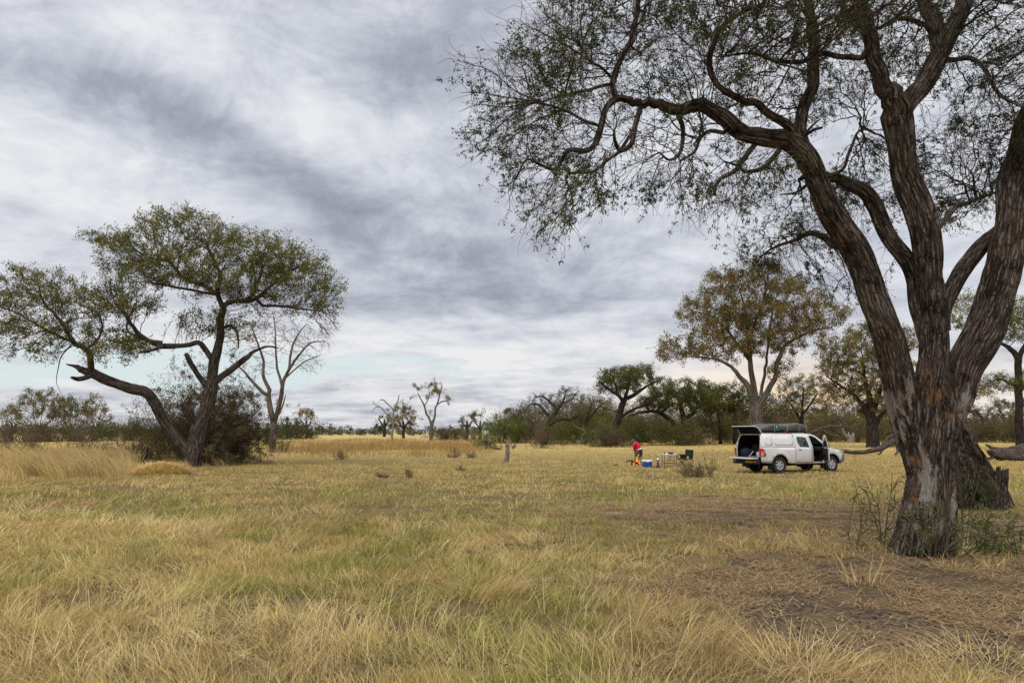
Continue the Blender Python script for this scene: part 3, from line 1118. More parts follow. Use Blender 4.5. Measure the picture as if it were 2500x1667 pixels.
def build_tree(name, label, cat, Y, limbs, blobs, n_attr, bark, leafm, step=None, dk=None, di=None, r0=0.01, ex=2.4, up=0.0, jit=0.2, seed=1, group=None,
               sides=8, detail=0.0, flare=0.15, leaf_n=4, leaf=0.1, aspect=0.4, hang=0.3, spread=None, leaf_r=None, twig=None, bare=0.0, jag=(), iters=90, gn=0.25, lstep=None,
               clump=None, bare_zone=None, shell=1.9, cap=0.9, out_from=None, target=None):
    sk = Skel(Y)
    for k, l in enumerate(limbs):
        if isinstance(l, dict):
            sk.limb_px(l['p'], l.get('dy', 0), lstep or step or 0.2, l.get('gn', gn), seed * 31 + k, l.get('dy0'), root=(k == 0 or l.get('root', False)), grow=l.get('grow', True))
        else:
            sk.limb_px(l, 0, lstep or step or 0.2, gn, seed * 31 + k, root=(k == 0))
    rng = np.random.default_rng(seed + 100)
    if n_attr:
        A = blob_points(blobs, n_attr, Y, seed, shell)
        sk.grow(A, step, di or 12 * step, dk or 1.6 * step, iters, up, jit, seed, out=out_from, outw=0.75)
    sk.radii(r0, ex, cap)
    base_p = Vector(sk.P[0]); base_p.z = 0
    root = thing(name, label, cat, base_p, 0, group)
    VV, QQ, TT, BB, nb = thick_tubes(sk, sides, detail, seed, flare, jag=jag)
    v2, q2, b2, nb = thin_tubes(sk, nb, 4 if r0 > 0.004 and detail else 3)
    VV += v2; QQ += q2; BB += b2
    lv, lq, lr, nl = [], [], [], 0
    if n_attr and (leaf_n or twig):
        P = np.array(sk.P); par = np.array(sk.par); r = np.array(sk.r); nch = np.array(sk.nch)
        g = ~np.array(sk.fix)
        thin = np.nonzero(g & (r < (leaf_r or r0 * 2.2)))[0]
        dirs = P[thin] - P[par[thin]]
        dirs /= np.linalg.norm(dirs, axis=1)[:, None] + 1e-9
        S, Dd = P[thin], dirs
        if twig:
            tn, tl, tr, td = twig        # twigs per node, length, radius, droop
            i = np.repeat(np.arange(len(thin)), tn)
            DD = dirs[i] + rng.normal(0, 0.55, (len(i), 3))
            if out_from is not None:
                od = P[thin][i] - np.array(out_from)
                DD = DD + 0.7 * od / (np.linalg.norm(od, axis=1)[:, None] + 1e-9)
            tv, tq, tp, tdir = twigs(P[thin][i], DD, tl * rng.uniform(0.5, 1.3, len(i)), np.full(len(i), tr), td, rng)
            VV.append(tv); QQ.append(tq + nb); BB.append(np.zeros_like(tv)); nb += len(tv)
            S = tp[:, 1:].reshape(-1, 3); Dd = tdir.reshape(-1, 3)
        if leaf_n:
            dens = np.full(len(S), 1.0)
            if clump:                    # leaves gather in clumps with gaps between
                cs, lo, hi = clump
                nz = np.array([mnoise.noise(Vector(p) / cs) for p in S])
                dens = sstep(nz, lo, hi)
            if bare_zone: dens = dens * bare_zone(S)
            if bare: dens = dens * (rng.uniform(0, 1, len(S)) > bare)
            dens = np.clip(dens, 0, 1)
            if target: leaf_n = target / max(1e-6, dens.sum())
            fl = np.floor(leaf_n * dens + rng.uniform(0, 1, len(S))).astype(int)
            i = np.repeat(np.arange(len(S)), fl)
            sp = spread if spread is not None else leaf * 0.8
            C = S[i] + rng.normal(0, sp, (len(i), 3))
            # colour drifts from clump to clump
            cl = np.array([mnoise.noise(Vector(p) * (0.9 if Y < 60 else 0.5)) for p in S])
            sh = np.clip(0.5 + 0.55 * cl[i] + rng.normal(0, 0.2, len(i)), 0, 1)
            lv, lq, lr = leaves(C, leaf, rng, aspect, hang, Dd[i] * 0.5, sh)
    V = np.concatenate(VV)
    np_mesh('trunk', V, quads=np.concatenate(QQ), tris=np.concatenate(TT), mat=bark, parent=root, attrs={'bark': ('FLOAT_VECTOR', np.concatenate(BB))}, origin=base_p)
    if len(lv):
        np_mesh('crown', lv, quads=lq, mat=leafm, parent=root, attrs={'rnd': ('FLOAT', lr)}, smooth=False, origin=base_p)
    return root, sk


# ------------------------------------------------------------------ bark and leaf materials
BARK_BIG = bark_mat('camelthorn_bark', (0.018, 0.012, 0.009), (0.165, 0.124, 0.098), (0.38, 0.315, 0.26), 13, 1.0, 0.06,
                    patches=[(2.3, 0.585, 0.63, (0.31, 0.27, 0.24), 0.30), (2.8, 0.55, 0.62, (0.23, 0.115, 0.048), 0.30), (3.2, 0.58, 0.62, (0.03, 0.02, 0.014), 0.4)], zband=(0.2, 3.2))
BARK_MID = bark_mat('acacia_bark', (0.028, 0.021, 0.017), (0.13, 0.102, 0.082), (0.28, 0.23, 0.19), 8, 0.9, 0.05)
BARK_FAR = bark_mat('dark_bark', (0.018, 0.014, 0.012), (0.05, 0.040, 0.034), (0.11, 0.09, 0.076), 5, 0.6, 0.05)
BARK_GREY = bark_mat('grey_brown_bark', (0.07, 0.058, 0.050), (0.17, 0.142, 0.122), (0.32, 0.285, 0.25), 5, 0.7, 0.05)
WOOD_PALE = bark_mat('bleached_wood', (0.13, 0.115, 0.10), (0.30, 0.27, 0.24), (0.52, 0.48, 0.44), 9, 0.8, 0.03)
WOOD_DEAD = bark_mat('dead_wood', (0.04, 0.03, 0.025), (0.13, 0.10, 0.082), (0.30, 0.255, 0.22), 9, 0.9, 0.04)
LF_BIG = leaf_mat('fine_dark_leaves', [(0.0, (0.030, 0.044, 0.018)), (0.5, (0.055, 0.076, 0.026)), (0.85, (0.105, 0.122, 0.034)), (1.0, (0.19, 0.175, 0.05))], 0.3)
LF_ACA = leaf_mat('acacia_leaves', [(0.0, (0.070, 0.082, 0.024)), (0.4, (0.135, 0.146, 0.034)), (0.75, (0.235, 0.215, 0.045)), (1.0, (0.38, 0.30, 0.065))], 0.35)
LF_UMB = leaf_mat('umbrella_leaves', [(0.0, (0.056, 0.073, 0.028)), (0.5, (0.105, 0.123, 0.042)), (1.0, (0.196, 0.196, 0.063))], 0.3)
LF_BRN = leaf_mat('autumn_leaves', [(0.0, (0.085, 0.085, 0.032)), (0.4, (0.185, 0.150, 0.052)), (0.75, (0.29, 0.205, 0.075)), (1.0, (0.39, 0.265, 0.10))], 0.35)
LF_OLV = leaf_mat('olive_leaves', [(0.0, (0.074, 0.078, 0.034)), (0.5, (0.162, 0.146, 0.054)), (1.0, (0.311, 0.230, 0.081))], 0.3)
LF_GRY = leaf_mat('grey_leaves', [(0.0, (0.077, 0.077, 0.056)), (0.5, (0.140, 0.137, 0.095)), (1.0, (0.238, 0.217, 0.140))], 0.3)
LF_DRK = leaf_mat('dark_green_leaves', [(0.0, (0.034, 0.047, 0.022)), (0.5, (0.068, 0.084, 0.032)), (1.0, (0.128, 0.135, 0.047))], 0.3)
LF_GRN = leaf_mat('bright_bush_leaves', [(0.0, (0.068, 0.088, 0.024)), (0.5, (0.128, 0.169, 0.038)), (1.0, (0.243, 0.284, 0.061))], 0.35)
LF_SCR = leaf_mat('scrub_leaves', [(0.0, (0.085, 0.068, 0.036)), (0.5, (0.145, 0.115, 0.060)), (1.0, (0.22, 0.175, 0.085))], 0.25)
LF_WEE = leaf_mat('weed_leaves', [(0.0, (0.060, 0.108, 0.024)), (0.5, (0.108, 0.180, 0.042)), (1.0, (0.192, 0.264, 0.072))], 0.35)

# ------------------------------------------------------------------ the big camelthorn on the right
Yb = gp(2255, 1352).y
BIG = [
    dict(p=[(2253, 1392, 136), (2254, 1345, 125), (2261, 1253, 110), (2267, 1173, 100), (2270, 1093, 104), (2276, 1030, 110), (2283, 975, 104), (2286, 930, 84), (2285, 895, 46)], grow=False, gn=0.05),
    # left limb, going up and over to the left
    dict(p=[(2248, 1180, 52), (2229, 1040, 66), (2208, 940, 74), (2179, 850, 74), (2137, 744, 69), (2094, 638, 66), (2041, 531, 61), (1998, 446, 57), (1955, 375, 55), (1905, 341, 50), (1850, 338, 46), (1800, 312, 42),
            (1741, 268, 35), (1693, 259, 33), (1646, 268, 28), (1606, 252, 25), (1555, 252, 21), (1515, 240, 18), (1486, 258, 18), (1468, 300, 16), (1456, 344, 15), (1432, 368, 13), (1385, 370, 11), (1357, 413, 9), (1321, 403, 7), (1286, 391, 5), (1258, 439, 4), (1230, 455, 2)], root=True, dy=-1.2, grow=True),
    # middle limb
    dict(p=[(2266, 1180, 67), (2268, 1060, 72), (2272, 943, 69), (2282, 866, 67), (2286, 790, 67), (2278, 713, 67), (2267, 637, 70), (2250, 560, 69), (2227, 475, 67), (2205, 395, 66), (2196, 336, 69), (2188, 277, 77), (2168, 232, 52), (2150, 190, 40), (2136, 138, 39), (2120, 79, 36), (2105, 24, 35), (2093, -30, 28), (2085, -120, 20)], root=True, dy=-0.5),
    dict(p=[(2205, 290, 42), (2232, 240, 49), (2267, 178, 49), (2310, 111, 46), (2342, 40, 44), (2362, -30, 41), (2385, -140, 34), (2400, -260, 30)], dy=0.6),
    dict(p=[(2290, 140, 34), (2280, 90, 38), (2272, 40, 38), (2243, -10, 32), (2215, -90, 24), (2200, -190, 16)], dy=1.4),
    # right limb
    dict(p=[(2290, 1190, 49), (2318, 1040, 66), (2342, 960, 80), (2360, 885, 85), (2393, 809, 87), (2416, 732, 87), (2437, 656, 80), (2450, 579, 77), (2463, 500, 71), (2480, 420, 68), (2500, 340, 61), (2525, 240, 54), (2545, 120, 47), (2560, -20, 38), (2570, -160, 32)], root=True, dy=0.5),
    # limb behind, between the left and the middle one
    dict(p=[(2272, 850, 40), (2255, 760, 42), (2232, 694, 40), (2206, 630, 40), (2185, 596, 40), (2156, 546, 40), (2124, 490, 42), (2085, 455, 34), (2045, 439, 28), (2006, 427, 22), (1975, 425, 16), (1950, 440, 9)], dy=0.9),
    dict(p=[(2300, 800, 34), (2316, 744, 36), (2347, 679, 40), (2393, 617, 38), (2440, 560, 34), (2500, 505, 28), (2560, 470, 20)], dy=1.2),
    # from the left limb's crown
    dict(p=[(1955, 375, 36), (1946, 324, 34), (1966, 253, 33), (1986, 190, 32), (1986, 103, 30), (1978, 40, 27), (1968, -20, 24), (1955, -120, 16)], dy=0.3),
    dict(p=[(1935, 345, 24), (1930, 312, 24), (1891, 285, 22), (1840, 253, 20), (1812, 245, 19), (1772, 221, 18), (1741, 190, 17), (1733, 150, 16), (1741, 107, 15), (1757, 71, 13), (1812, 32, 10), (1860, 10, 7)], dy=-1.6),
    dict(p=[(1505, 240, 15), (1495, 198, 15), (1519, 138, 15), (1543, 91, 14), (1555, 47, 13), (1558, 0, 12), (1570, -80, 8)], dy=-0.6),
    dict(p=[(1495, 206, 9), (1468, 210, 9), (1436, 221, 8), (1377, 233, 6), (1321, 249, 4), (1262, 262, 3)], dy=-1.7),
    dict(p=[(1462, 308, 9), (1428, 297, 8), (1377, 269, 7), (1300, 250, 5), (1219, 253, 3)], dy=-0.6),
    dict(p=[(1500, 200, 7), (1468, 165, 7), (1440, 150, 6), (1415, 110, 5), (1380, 90, 3), (1330, 60, 2)], dy=-1.4),
    dict(p=[(1563, 261, 14), (1555, 300, 14), (1543, 348, 13), (1515, 368, 12), (1500, 345, 9), (1499, 320, 6)], dy=-1.6),
    dict(p=[(1515, 368, 9), (1487, 388, 8), (1448, 419, 7), (1385, 427, 6), (1393, 467, 5), (1400, 500, 3)], dy=-1.8),
    dict(p=[(1654, 281, 12), (1669, 316, 12), (1661, 372, 9), (1634, 391, 7), (1610, 372, 4)], dy=-0.4),
    dict(p=[(1768, 324, 11), (1733, 320, 10), (1709, 336, 9), (1695, 370, 7), (1660, 395, 5)], dy=0.6),
    dict(jag=1, p=[(1840, 356, 14), (1820, 380, 14), (1796, 415, 12), (1756, 439, 10), (1745, 475, 8)], dy=-1.9, grow=False),
    dict(p=[(1890, 384, 13), (1860, 410, 12), (1820, 420, 9), (1800, 405, 6), (1770, 395, 4)], dy=-0.8),
    dict(p=[(2104, 142, 15), (2053, 138, 14), (2006, 134, 14), (1950, 152, 12), (1887, 146, 10), (1824, 130, 7), (1760, 140, 4)], dy=-1.4),
    dict(p=[(2093, 43, 12), (2037, 40, 10), (2000, 60, 7), (1960, 95, 6), (1930, 160, 5), (1880, 250, 4), (1850, 290, 2)], dy=-2.0, grow=False),
    dict(p=[(2322, 146, 13), (2369, 142, 12), (2405, 166, 11), (2432, 221, 9), (2472, 249, 7), (2530, 270, 5)], dy=-0.8),
    dict(p=[(2260, 60, 14), (2200, 45, 12), (2170, 60, 10), (2140, 70, 7)], dy=-0.9),
    dict(p=[(2006, 427, 14), (1975, 450, 9), (1945, 470, 6), (1905, 475, 3)], dy=0.2, grow=False),
    dict(p=[(2010, 430, 9), (2055, 415, 8), (2075, 370, 8), (2090, 330, 6), (2110, 310, 4)], dy=1.2),
    # long wisps reaching out past the left edge of the crown
    dict(p=[(1321, 249, 4), (1262, 225, 3), (1200, 175, 2.4), (1150, 158, 1.8), (1107, 146, 1)], dy=-1.3),
    dict(p=[(1321, 249, 4), (1250, 240, 3), (1180, 228, 2), (1122, 226, 1)], dy=-1.8),
    dict(p=[(1300, 250, 4), (1230, 262, 3), (1170, 255, 2), (1120, 274, 1)], dy=-.9),
    dict(p=[(1300, 252, 4), (1240, 290, 3), (1190, 335, 2), (1132, 372, 1)], dy=-1.1),
    dict(p=[(1377, 269, 5), (1300, 300, 3), (1230, 350, 2), (1165, 378, 1)], dy=-.5),
    dict(p=[(1440, 150, 5), (1380, 110, 4), (1320, 80, 2.5), (1265, 50, 1)], dy=-1.5),
    dict(p=[(1415, 110, 4), (1380, 70, 3), (1335, 40, 2), (1322, 24, 1)], dy=-.8),
    dict(p=[(1377, 233, 5), (1320, 190, 3), (1260, 130, 2), (1242, 105, 1)], dy=-1.2),
    # lower foliage behind
    dict(p=[(2078, 604, 24), (2066, 594, 22), (2040, 600, 20), (1985, 570, 14), (1930, 590, 9), (1880, 610, 5), (1845, 640, 3)], dy=2.2),
    dict(p=[(2290, 560, 14), (2330, 510, 12), (2380, 490, 9), (2430, 470, 5)], dy=2.0),
    # short broken ends at the shoulder of the left limb
    dict(jag=1, p=[(1960, 335, 9), (1985, 318, 8), (2005, 312, 6)], dy=-1.2, grow=False),
    dict(jag=1, p=[(1965, 328, 7), (1985, 305, 5), (2003, 292, 3)], dy=-1.0, grow=False),
    dict(p=[(2090, 50, 22), (2070, 30, 18), (2052, -10, 15), (2030, -90, 10)], dy=0.4),
]
BIG_BLOBS = [
    (1330, 250, 150, 130, -1.2, 1.6), (1262, 282, 78, 72, -1.0, 1.2), (1165, 170, 50, 16, -1.2, .4), (1175, 236, 48, 14, -1.5, .4), (1172, 264, 42, 13, -.9, .4), (1180, 338, 44, 24, -1.1, .5), (1215, 358, 48, 20, -.6, .5), (1310, 68, 44, 20, -1.4, .5), (1348, 42, 32, 18, -.8, .5), (1278, 142, 36, 28, -1.2, .5), (1400, 120, 100, 80, -1.0, 1.3), (1300, 400, 60, 60, -1.0, .8),
    (1480, 60, 130, 110, -0.7, 2.0), (1560, 60, 140, 130, -0.5, 2.0), (1450, 330, 90, 90, -1.2, 1.4), (1350, 520, 75, 70, -1.4, 1.0), (1430, 450, 90, 60, -1.3, 1.2),
    (1640, 180, 130, 120, -0.4, 2.0), (1640, 400, 140, 70, -0.6, 1.5), (1740, 460, 80, 75, -1.0, 1.2), (1780, 120, 150, 150, -0.3, 2.4),
    (1850, 430, 110, 50, -0.6, 1.2), (1930, 60, 180, 130, 0.2, 2.6), (1870, 220, 110, 90, 0.2, 2.0),
    (2080, 180, 120, 110, 1.2, 1.8), (1900, 580, 110, 55, 1.8, 1.3), (1990, 520, 130, 80, 1.8, 1.4), (1850, 640, 55, 40, 2.0, .8), (2040, 680, 60, 60, 1.6, .8),
    (2120, 420, 90, 110, 1.8, 1.5), (2330, 420, 110, 140, 2.0, 1.5), (2400, 330, 130, 130, 1.0, 2.0), (2280, 30, 200, 110, 0.6, 2.6), (2440, 60, 150, 130, 0.0, 2.4),
    (1750, -120, 380, 110, 0.0, 3.0), (2250, -180, 380, 130, 0.0, 3.2), (2560, 350, 130, 200, 0.6, 2.0), (2470, 190, 80, 90, -0.6, 1.2),
    (1950, 0, 260, 100, -2.6, 1.2), (2250, -80, 260, 90, -2.6, 1.2),
]
print('big tree')
build_tree('camelthorn_tree', 'huge gnarled thorn tree with furrowed bark, its limbs arching over the camp from the right', 'tree', Yb, BIG, BIG_BLOBS, 17000, BARK_BIG, LF_BIG,
           step=0.115, dk=0.17, di=1.6, r0=0.0044, ex=2.1, up=-0.02, jit=0.22, seed=5, sides=64, detail=1.0, flare=0.16, leaf_n=2.0, target=200000, leaf=0.044, aspect=0.36, hang=0.5, spread=0.020,
           leaf_r=0.0080, twig=(1, 0.42, 0.0042, 0.10), iters=170, gn=0.45, lstep=0.055, clump=(0.55, -0.02, 0.38), jag=tuple(i for i, l in enumerate(BIG) if l.get('jag')), cap=0.93, out_from=at(1720, 330, Yb))

# ------------------------------------------------------------------ the acacia on the left
Yl = gp(473, 1141).y
LEFT = [
    dict(p=[(472, 1146, 40), (474, 1130, 37), (478, 1096, 38), (486, 1047, 36), (504, 993, 34), (513, 953, 32), (518, 920, 26), (525, 880, 24), (529, 859, 22), (538, 815, 20), (540, 770, 18), (549, 748, 15)], gn=.2),
    dict(p=[(469, 1118, 26), (437, 1074, 25), (402, 1025, 25), (375, 975, 26), (353, 953, 26), (312, 944, 25), (268, 931, 25), (223, 913, 24), (196, 899, 13), (175, 893, 6), (162, 888, 2)], root=True, dy=-1.5, grow=False),
    dict(p=[(222, 913, 16), (217, 882, 15), (214, 859, 13), (198, 845, 11), (179, 837, 10), (156, 797, 9), (134, 766, 8), (107, 739, 6), (95, 700, 4)], dy=-1.5),
    dict(p=[(185, 838, 8), (143, 819, 7), (98, 797, 6), (45, 766, 4), (-10, 745, 3)], dy=-3.2),
    dict(p=[(212, 855, 7), (241, 824, 6), (250, 793, 5), (235, 760, 4)], dy=0.5),
    dict(p=[(223, 915, 13), (190, 925, 12), (176, 921, 6)], dy=-2.0, grow=False),
    dict(p=[(178, 838, 4), (150, 870, 3), (141, 905, 2), (138, 935, 1.2), (150, 962, 1)], dy=-2.2, grow=False),
    dict(p=[(522, 885, 14), (504, 855, 13), (487, 837, 12), (446, 844, 12), (402, 844, 14), (371, 837, 12), (344, 819, 11), (321, 793, 9), (304, 766, 7), (280, 740, 5)], dy=-2.2),
    dict(p=[(400, 845, 9), (371, 855, 8), (344, 859, 6)], dy=-2.6, grow=False),
    dict(p=[(395, 835, 8), (340, 825, 7), (310, 800, 5), (330, 740, 4)], dy=1.8),
    dict(p=[(519, 935, 17), (562, 904, 16), (598, 877, 14), (616, 859, 9), (652, 846, 5), (680, 850, 3)], dy=0.8, grow=False),
    dict(p=[(510, 955, 14), (482, 913, 13), (464, 882, 12), (455, 864, 10)], dy=-0.8, grow=False),
    dict(p=[(482, 1040, 10), (473, 1029, 10), (464, 1007, 9), (446, 984, 7)], dy=-0.9, grow=False),
    dict(p=[(545, 750, 13), (531, 717, 12), (536, 672, 10), (520, 630, 8), (500, 590, 5)], dy=-1.0),
    dict(p=[(530, 718, 9), (500, 700, 9), (446, 676, 8), (415, 641, 7), (371, 632, 5), (330, 610, 3)], dy=1.2),
    dict(p=[(548, 745, 13), (580, 734, 12), (616, 735, 10), (647, 712, 8), (687, 676, 6), (730, 650, 4)], dy=-1.2),
    dict(p=[(600, 735, 10), (618, 715, 9), (638, 667, 8), (640, 632, 6), (650, 600, 4)], dy=1.2),
    dict(p=[(640, 745, 8), (690, 748, 6), (740, 755, 4), (790, 760, 2)], dy=0.6),
    dict(p=[(540, 800, 9), (565, 795, 7), (580, 815, 6), (582, 850, 3)], dy=-0.6, grow=False),
    dict(p=[(530, 720, 8), (480, 710, 7), (420, 700, 6), (370, 690, 4)], dy=-2.4),
]
LEFT_BLOBS = [
    (105, 700, 105, 34, -1.5, 2.6), (30, 735, 75, 34, -2.0, 2.0), (150, 745, 110, 30, -1.0, 2.4), (55, 810, 70, 34, -2.4, 1.5), (15, 850, 30, 30, -2.6, 1), (175, 800, 90, 26, -1.5, 2.0), (120, 850, 40, 40, -2, 1),
    (290, 745, 100, 34, -1.5, 2.4), (335, 700, 75, 30, -1.4, 2.0), (330, 655, 75, 30, -.6, 2.0), (370, 610, 100, 30, 0, 2.6), (290, 605, 50, 16, 0, 1.4), (465, 575, 120, 34, -0.3, 3.2), (420, 550, 70, 16, 0, 1.8), (490, 545, 60, 14, 0, 1.6),
    (560, 625, 120, 34, 0, 3.0), (450, 660, 110, 30, -1, 2.5), (520, 690, 110, 26, -1, 2.5), (640, 605, 80, 28, 0, 2.6), (660, 650, 110, 40, 0, 3.0), (740, 640, 60, 26, 0, 2.0), (735, 690, 80, 34, 0, 2.4), (620, 720, 120, 30, 0, 2.2),
    (745, 750, 85, 34, 0.3, 1.6), (790, 745, 40, 40, .3, 1.2), (810, 700, 30, 20, .3, 1), (300, 850, 90, 30, -1.6, 1.4), (570, 800, 70, 45, 0, 1.4), (790, 790, 30, 40, .4, .8), (480, 800, 60, 40, -.8, 1.2), (240, 590, 30, 14, 0, 1),
]


def left_bare(S):
    # the low right-hand skirts of the crown are bare twigs
    x0 = at(640, 760, Yl)
    return 1 - 0.75 * sstep(S[:, 0], x0.x - 1.5, x0.x + 1.0) * (1 - sstep(S[:, 2], x0.z - 0.4, x0.z + 1.0)) - 0.6 * (1 - sstep(S[:, 2], at(0, 830, Yl).z, at(0, 780, Yl).z)) * (S[:, 0] > at(430, 800, Yl).x)


print('left tree')
build_tree('acacia_tree', 'wide acacia with a forked leaning trunk and two flat crowns standing on the left', 'tree', Yl, LEFT, LEFT_BLOBS, 7500, BARK_MID, LF_ACA,
           step=0.22, dk=0.33, di=3.0, r0=0.009, ex=2.35, up=0.0, jit=0.3, seed=8, sides=18, detail=0.8, flare=0.12, leaf_n=2.4, target=82000, leaf=0.122, aspect=0.36, hang=0.0, spread=0.06,
           leaf_r=0.019, twig=(2, 0.5, 0.007, 0.04), iters=110, gn=0.35, lstep=0.15, clump=(0.75, -0.25, 0.35), out_from=at(420, 900, Yl), bare_zone=left_bare, jag=(1, 5, 8, 11))

Yd = gp(666, 1104).y
print('dead tree')
build_tree('dead_tree', 'tall leafless grey tree with slender forks behind the acacia', 'tree', Yd, [
    dict(p=[(668, 1112, 17), (665, 1090, 16), (670, 1051, 15), (661, 1007, 14), (656, 971, 11), (658, 949, 9)]),
    dict(p=[(658, 965, 9), (643, 958, 9), (616, 931, 7), (589, 900, 4), (560, 880, 2)], dy=-1),
    dict(p=[(657, 949, 9), (643, 917, 8), (643, 882, 6), (630, 840, 5), (615, 800, 3)], dy=1),
    dict(p=[(668, 1040, 10), (683, 980, 11), (692, 931, 9), (710, 895, 7), (732, 864, 5), (759, 837, 4), (795, 833, 2)], dy=-1),
    dict(p=[(690, 945, 7), (678, 905, 6), (674, 873, 5), (672, 810, 3), (668, 770, 2)], dy=.8),
    dict(p=[(705, 900, 6), (714, 846, 5), (732, 810, 3), (750, 790, 2)], dy=1.2),
    dict(p=[(700, 920, 4), (740, 885, 3), (775, 870, 2)], dy=-1.5),
    dict(p=[(676, 1020, 4), (690, 990, 4), (697, 965, 2)], dy=-.6, grow=False)],
    [(735, 840, 80, 50, 0, 2.5), (620, 870, 60, 60, 0, 2), (670, 800, 60, 50, 0, 2), (590, 905, 35, 30, 0, 1), (760, 890, 40, 25, 0, 1)], 800, BARK_GREY, None,
    step=0.3, dk=0.5, di=4, r0=0.014, ex=2.2, jit=0.22, up=0.05, seed=12, sides=10, detail=.3, leaf_n=0, twig=(2, .7, .010, .0), leaf_r=.02, iters=60)
# ------------------------------------------------------------------ trees further off
print('background trees')


def btree(name, label, px, row, limbs, blobs, n, bark, lf, seed, dens=2.2, lsz=None, group=None, rY=None, leaf_k=1.0, bare=0.0, **kw):
    Y = gp(px, row).y
    s = Y / F_PX
    lsz = lsz or max(0.10, 0.00155 * Y) * leaf_k
    vol = sum(b[2] * b[3] for b in blobs) * s * s
    step = max(0.28, 0.0048 * Y)
    px_area = sum(math.pi * b[2] * b[3] for b in blobs) * 0.62
    target = int(dens * 1.15 * px_area / (0.25 * (lsz / s) ** 2)) if dens else None
    kw.setdefault('twig', (2, step * 1.5, max(0.006, 0.00011 * Y), 0.02))
    return build_tree(name, label, kw.pop('cat', 'tree'), Y, limbs, blobs, n, bark, lf, step=step, dk=step * 1.5, di=step * 12, r0=max(0.012, 0.00022 * Y), ex=2.35,
                      jit=0.25, seed=seed, sides=8, detail=0.0, flare=0.12, leaf_n=dens, leaf=lsz, aspect=0.5, hang=0.1, spread=lsz * 0.8, leaf_r=max(0.012, 0.00022 * Y) * 2.3,
                      iters=60, gn=0.4, lstep=step * 0.7, clump=(max(1.0, 0.013 * Y), -0.35, 0.2), group=group, bare=bare, target=target, **kw)


btree('autumn_tree', 'tall tree with ochre brown leaves and pale forked trunk rising behind the white pickup', 1848, 1112, [
    dict(p=[(1848, 1114, 40), (1848, 1075, 36), (1847, 1035, 34), (1845, 1000, 30), (1843, 980, 22)]),
    dict(p=[(1842, 1000, 20), (1836, 970, 18), (1822, 940, 14), (1790, 900, 9), (1757, 880, 6), (1715, 872, 4), (1670, 870, 3)], dy=-1.5),
    dict(p=[(1846, 1010, 20), (1845, 980, 17), (1838, 920, 14), (1830, 860, 11), (1825, 800, 8), (1815, 740, 5), (1800, 690, 3)], dy=.5),
    dict(p=[(1852, 1020, 20), (1858, 985, 18), (1875, 950, 14), (1892, 920, 12), (1898, 880, 11), (1915, 846, 9), (1945, 825, 7), (1990, 806, 5), (2030, 800, 3)], dy=-1),
    dict(p=[(1852, 985, 9), (1860, 950, 8), (1866, 915, 7), (1872, 870, 6), (1880, 800, 5), (1890, 740, 3)], dy=1.5),
    dict(p=[(1832, 880, 9), (1800, 840, 7), (1770, 800, 6), (1730, 770, 4), (1690, 760, 3)], dy=1.5),
    dict(p=[(1828, 830, 8), (1850, 770, 6), (1870, 710, 5), (1860, 660, 3)], dy=-2)],
    [(1830, 735, 130, 85, 0, 4), (1850, 665, 70, 38, 0, 2.5), (1730, 760, 85, 60, 0, 3), (1660, 850, 72, 38, -1, 2), (1620, 855, 35, 25, -1, 1.2), (1740, 840, 80, 40, 0, 3), (1830, 830, 90, 40, 0, 3),
     (1940, 740, 90, 70, 0, 3), (1990, 780, 70, 50, -1, 2.5), (2030, 765, 45, 35, -1, 2), (1920, 830, 60, 40, 0, 2), (1760, 690, 60, 40, 0, 2.5), (1910, 900, 40, 30, 0, 1.5), (1850, 790, 170, 60, 0, 3.5)],
    2300, BARK_GREY, LF_BRN, 21, 2.5, leaf_k=1.4)
btree('broad_tree', 'broad dark tree with brown and green leaves between the ochre tree and thorn tree', 2132, 1092, [
    dict(p=[(2132, 1096, 34), (2130, 1050, 27), (2127, 1010, 22), (2122, 970, 14), (2110, 920, 9), (2105, 870, 5)]),
    dict(p=[(2130, 1040, 16), (2112, 1000, 13), (2085, 965, 9), (2050, 940, 6), (2020, 920, 3)], dy=-2),
    dict(p=[(2128, 1010, 15), (2145, 960, 12), (2165, 920, 8), (2180, 880, 5)], dy=2),
    dict(p=[(2131, 1050, 13), (2148, 1020, 11), (2165, 1000, 6), (2200, 980, 4)], dy=-1)],
    [(2100, 860, 100, 55, 0, 5), (2070, 910, 80, 50, 0, 4), (2150, 920, 90, 60, 0, 4), (2050, 960, 55, 30, 0, 3), (2030, 860, 45, 40, 0, 3), (2190, 830, 60, 40, 0, 3), (2120, 810, 60, 28, 0, 3), (2150, 985, 70, 35, 0, 3)],
    1500, BARK_FAR, LF_OLV, 22, 2.9, leaf_k=1.4)
btree('broad_tree', 'thinner olive tree with sky showing through, just right of the tent cover', 1950, 1086, [
    dict(p=[(1950, 1088, 12), (1953, 1050, 11), (1957, 1020, 9), (1960, 980, 6), (1962, 945, 3)]), dict(p=[(1955, 1030, 8), (1940, 1000, 6), (1925, 980, 3)], dy=-1.5), dict(p=[(1957, 1015, 7), (1980, 985, 5), (1995, 960, 3)], dy=1.5)],
    [(1955, 950, 60, 38, 0, 4), (1925, 985, 40, 30, 0, 3), (1985, 985, 45, 32, 0, 3), (1950, 1010, 50, 25, 0, 3), (2005, 960, 30, 25, 0, 2)], 520, BARK_FAR, LF_OLV, 23, 2.0)
btree('broad_tree', 'dark green tree half hidden behind the forked pale trunk', 1795, 1084, [
    dict(p=[(1795, 1086, 14), (1795, 1040, 12), (1793, 1000, 9), (1790, 960, 5)])],
    [(1785, 965, 60, 34, 0, 4), (1815, 985, 45, 35, 0, 3), (1750, 990, 45, 25, 0, 3), (1890, 990, 40, 30, 0, 3)], 450, BARK_FAR, LF_DRK, 24, 2.8, leaf_k=1.5)
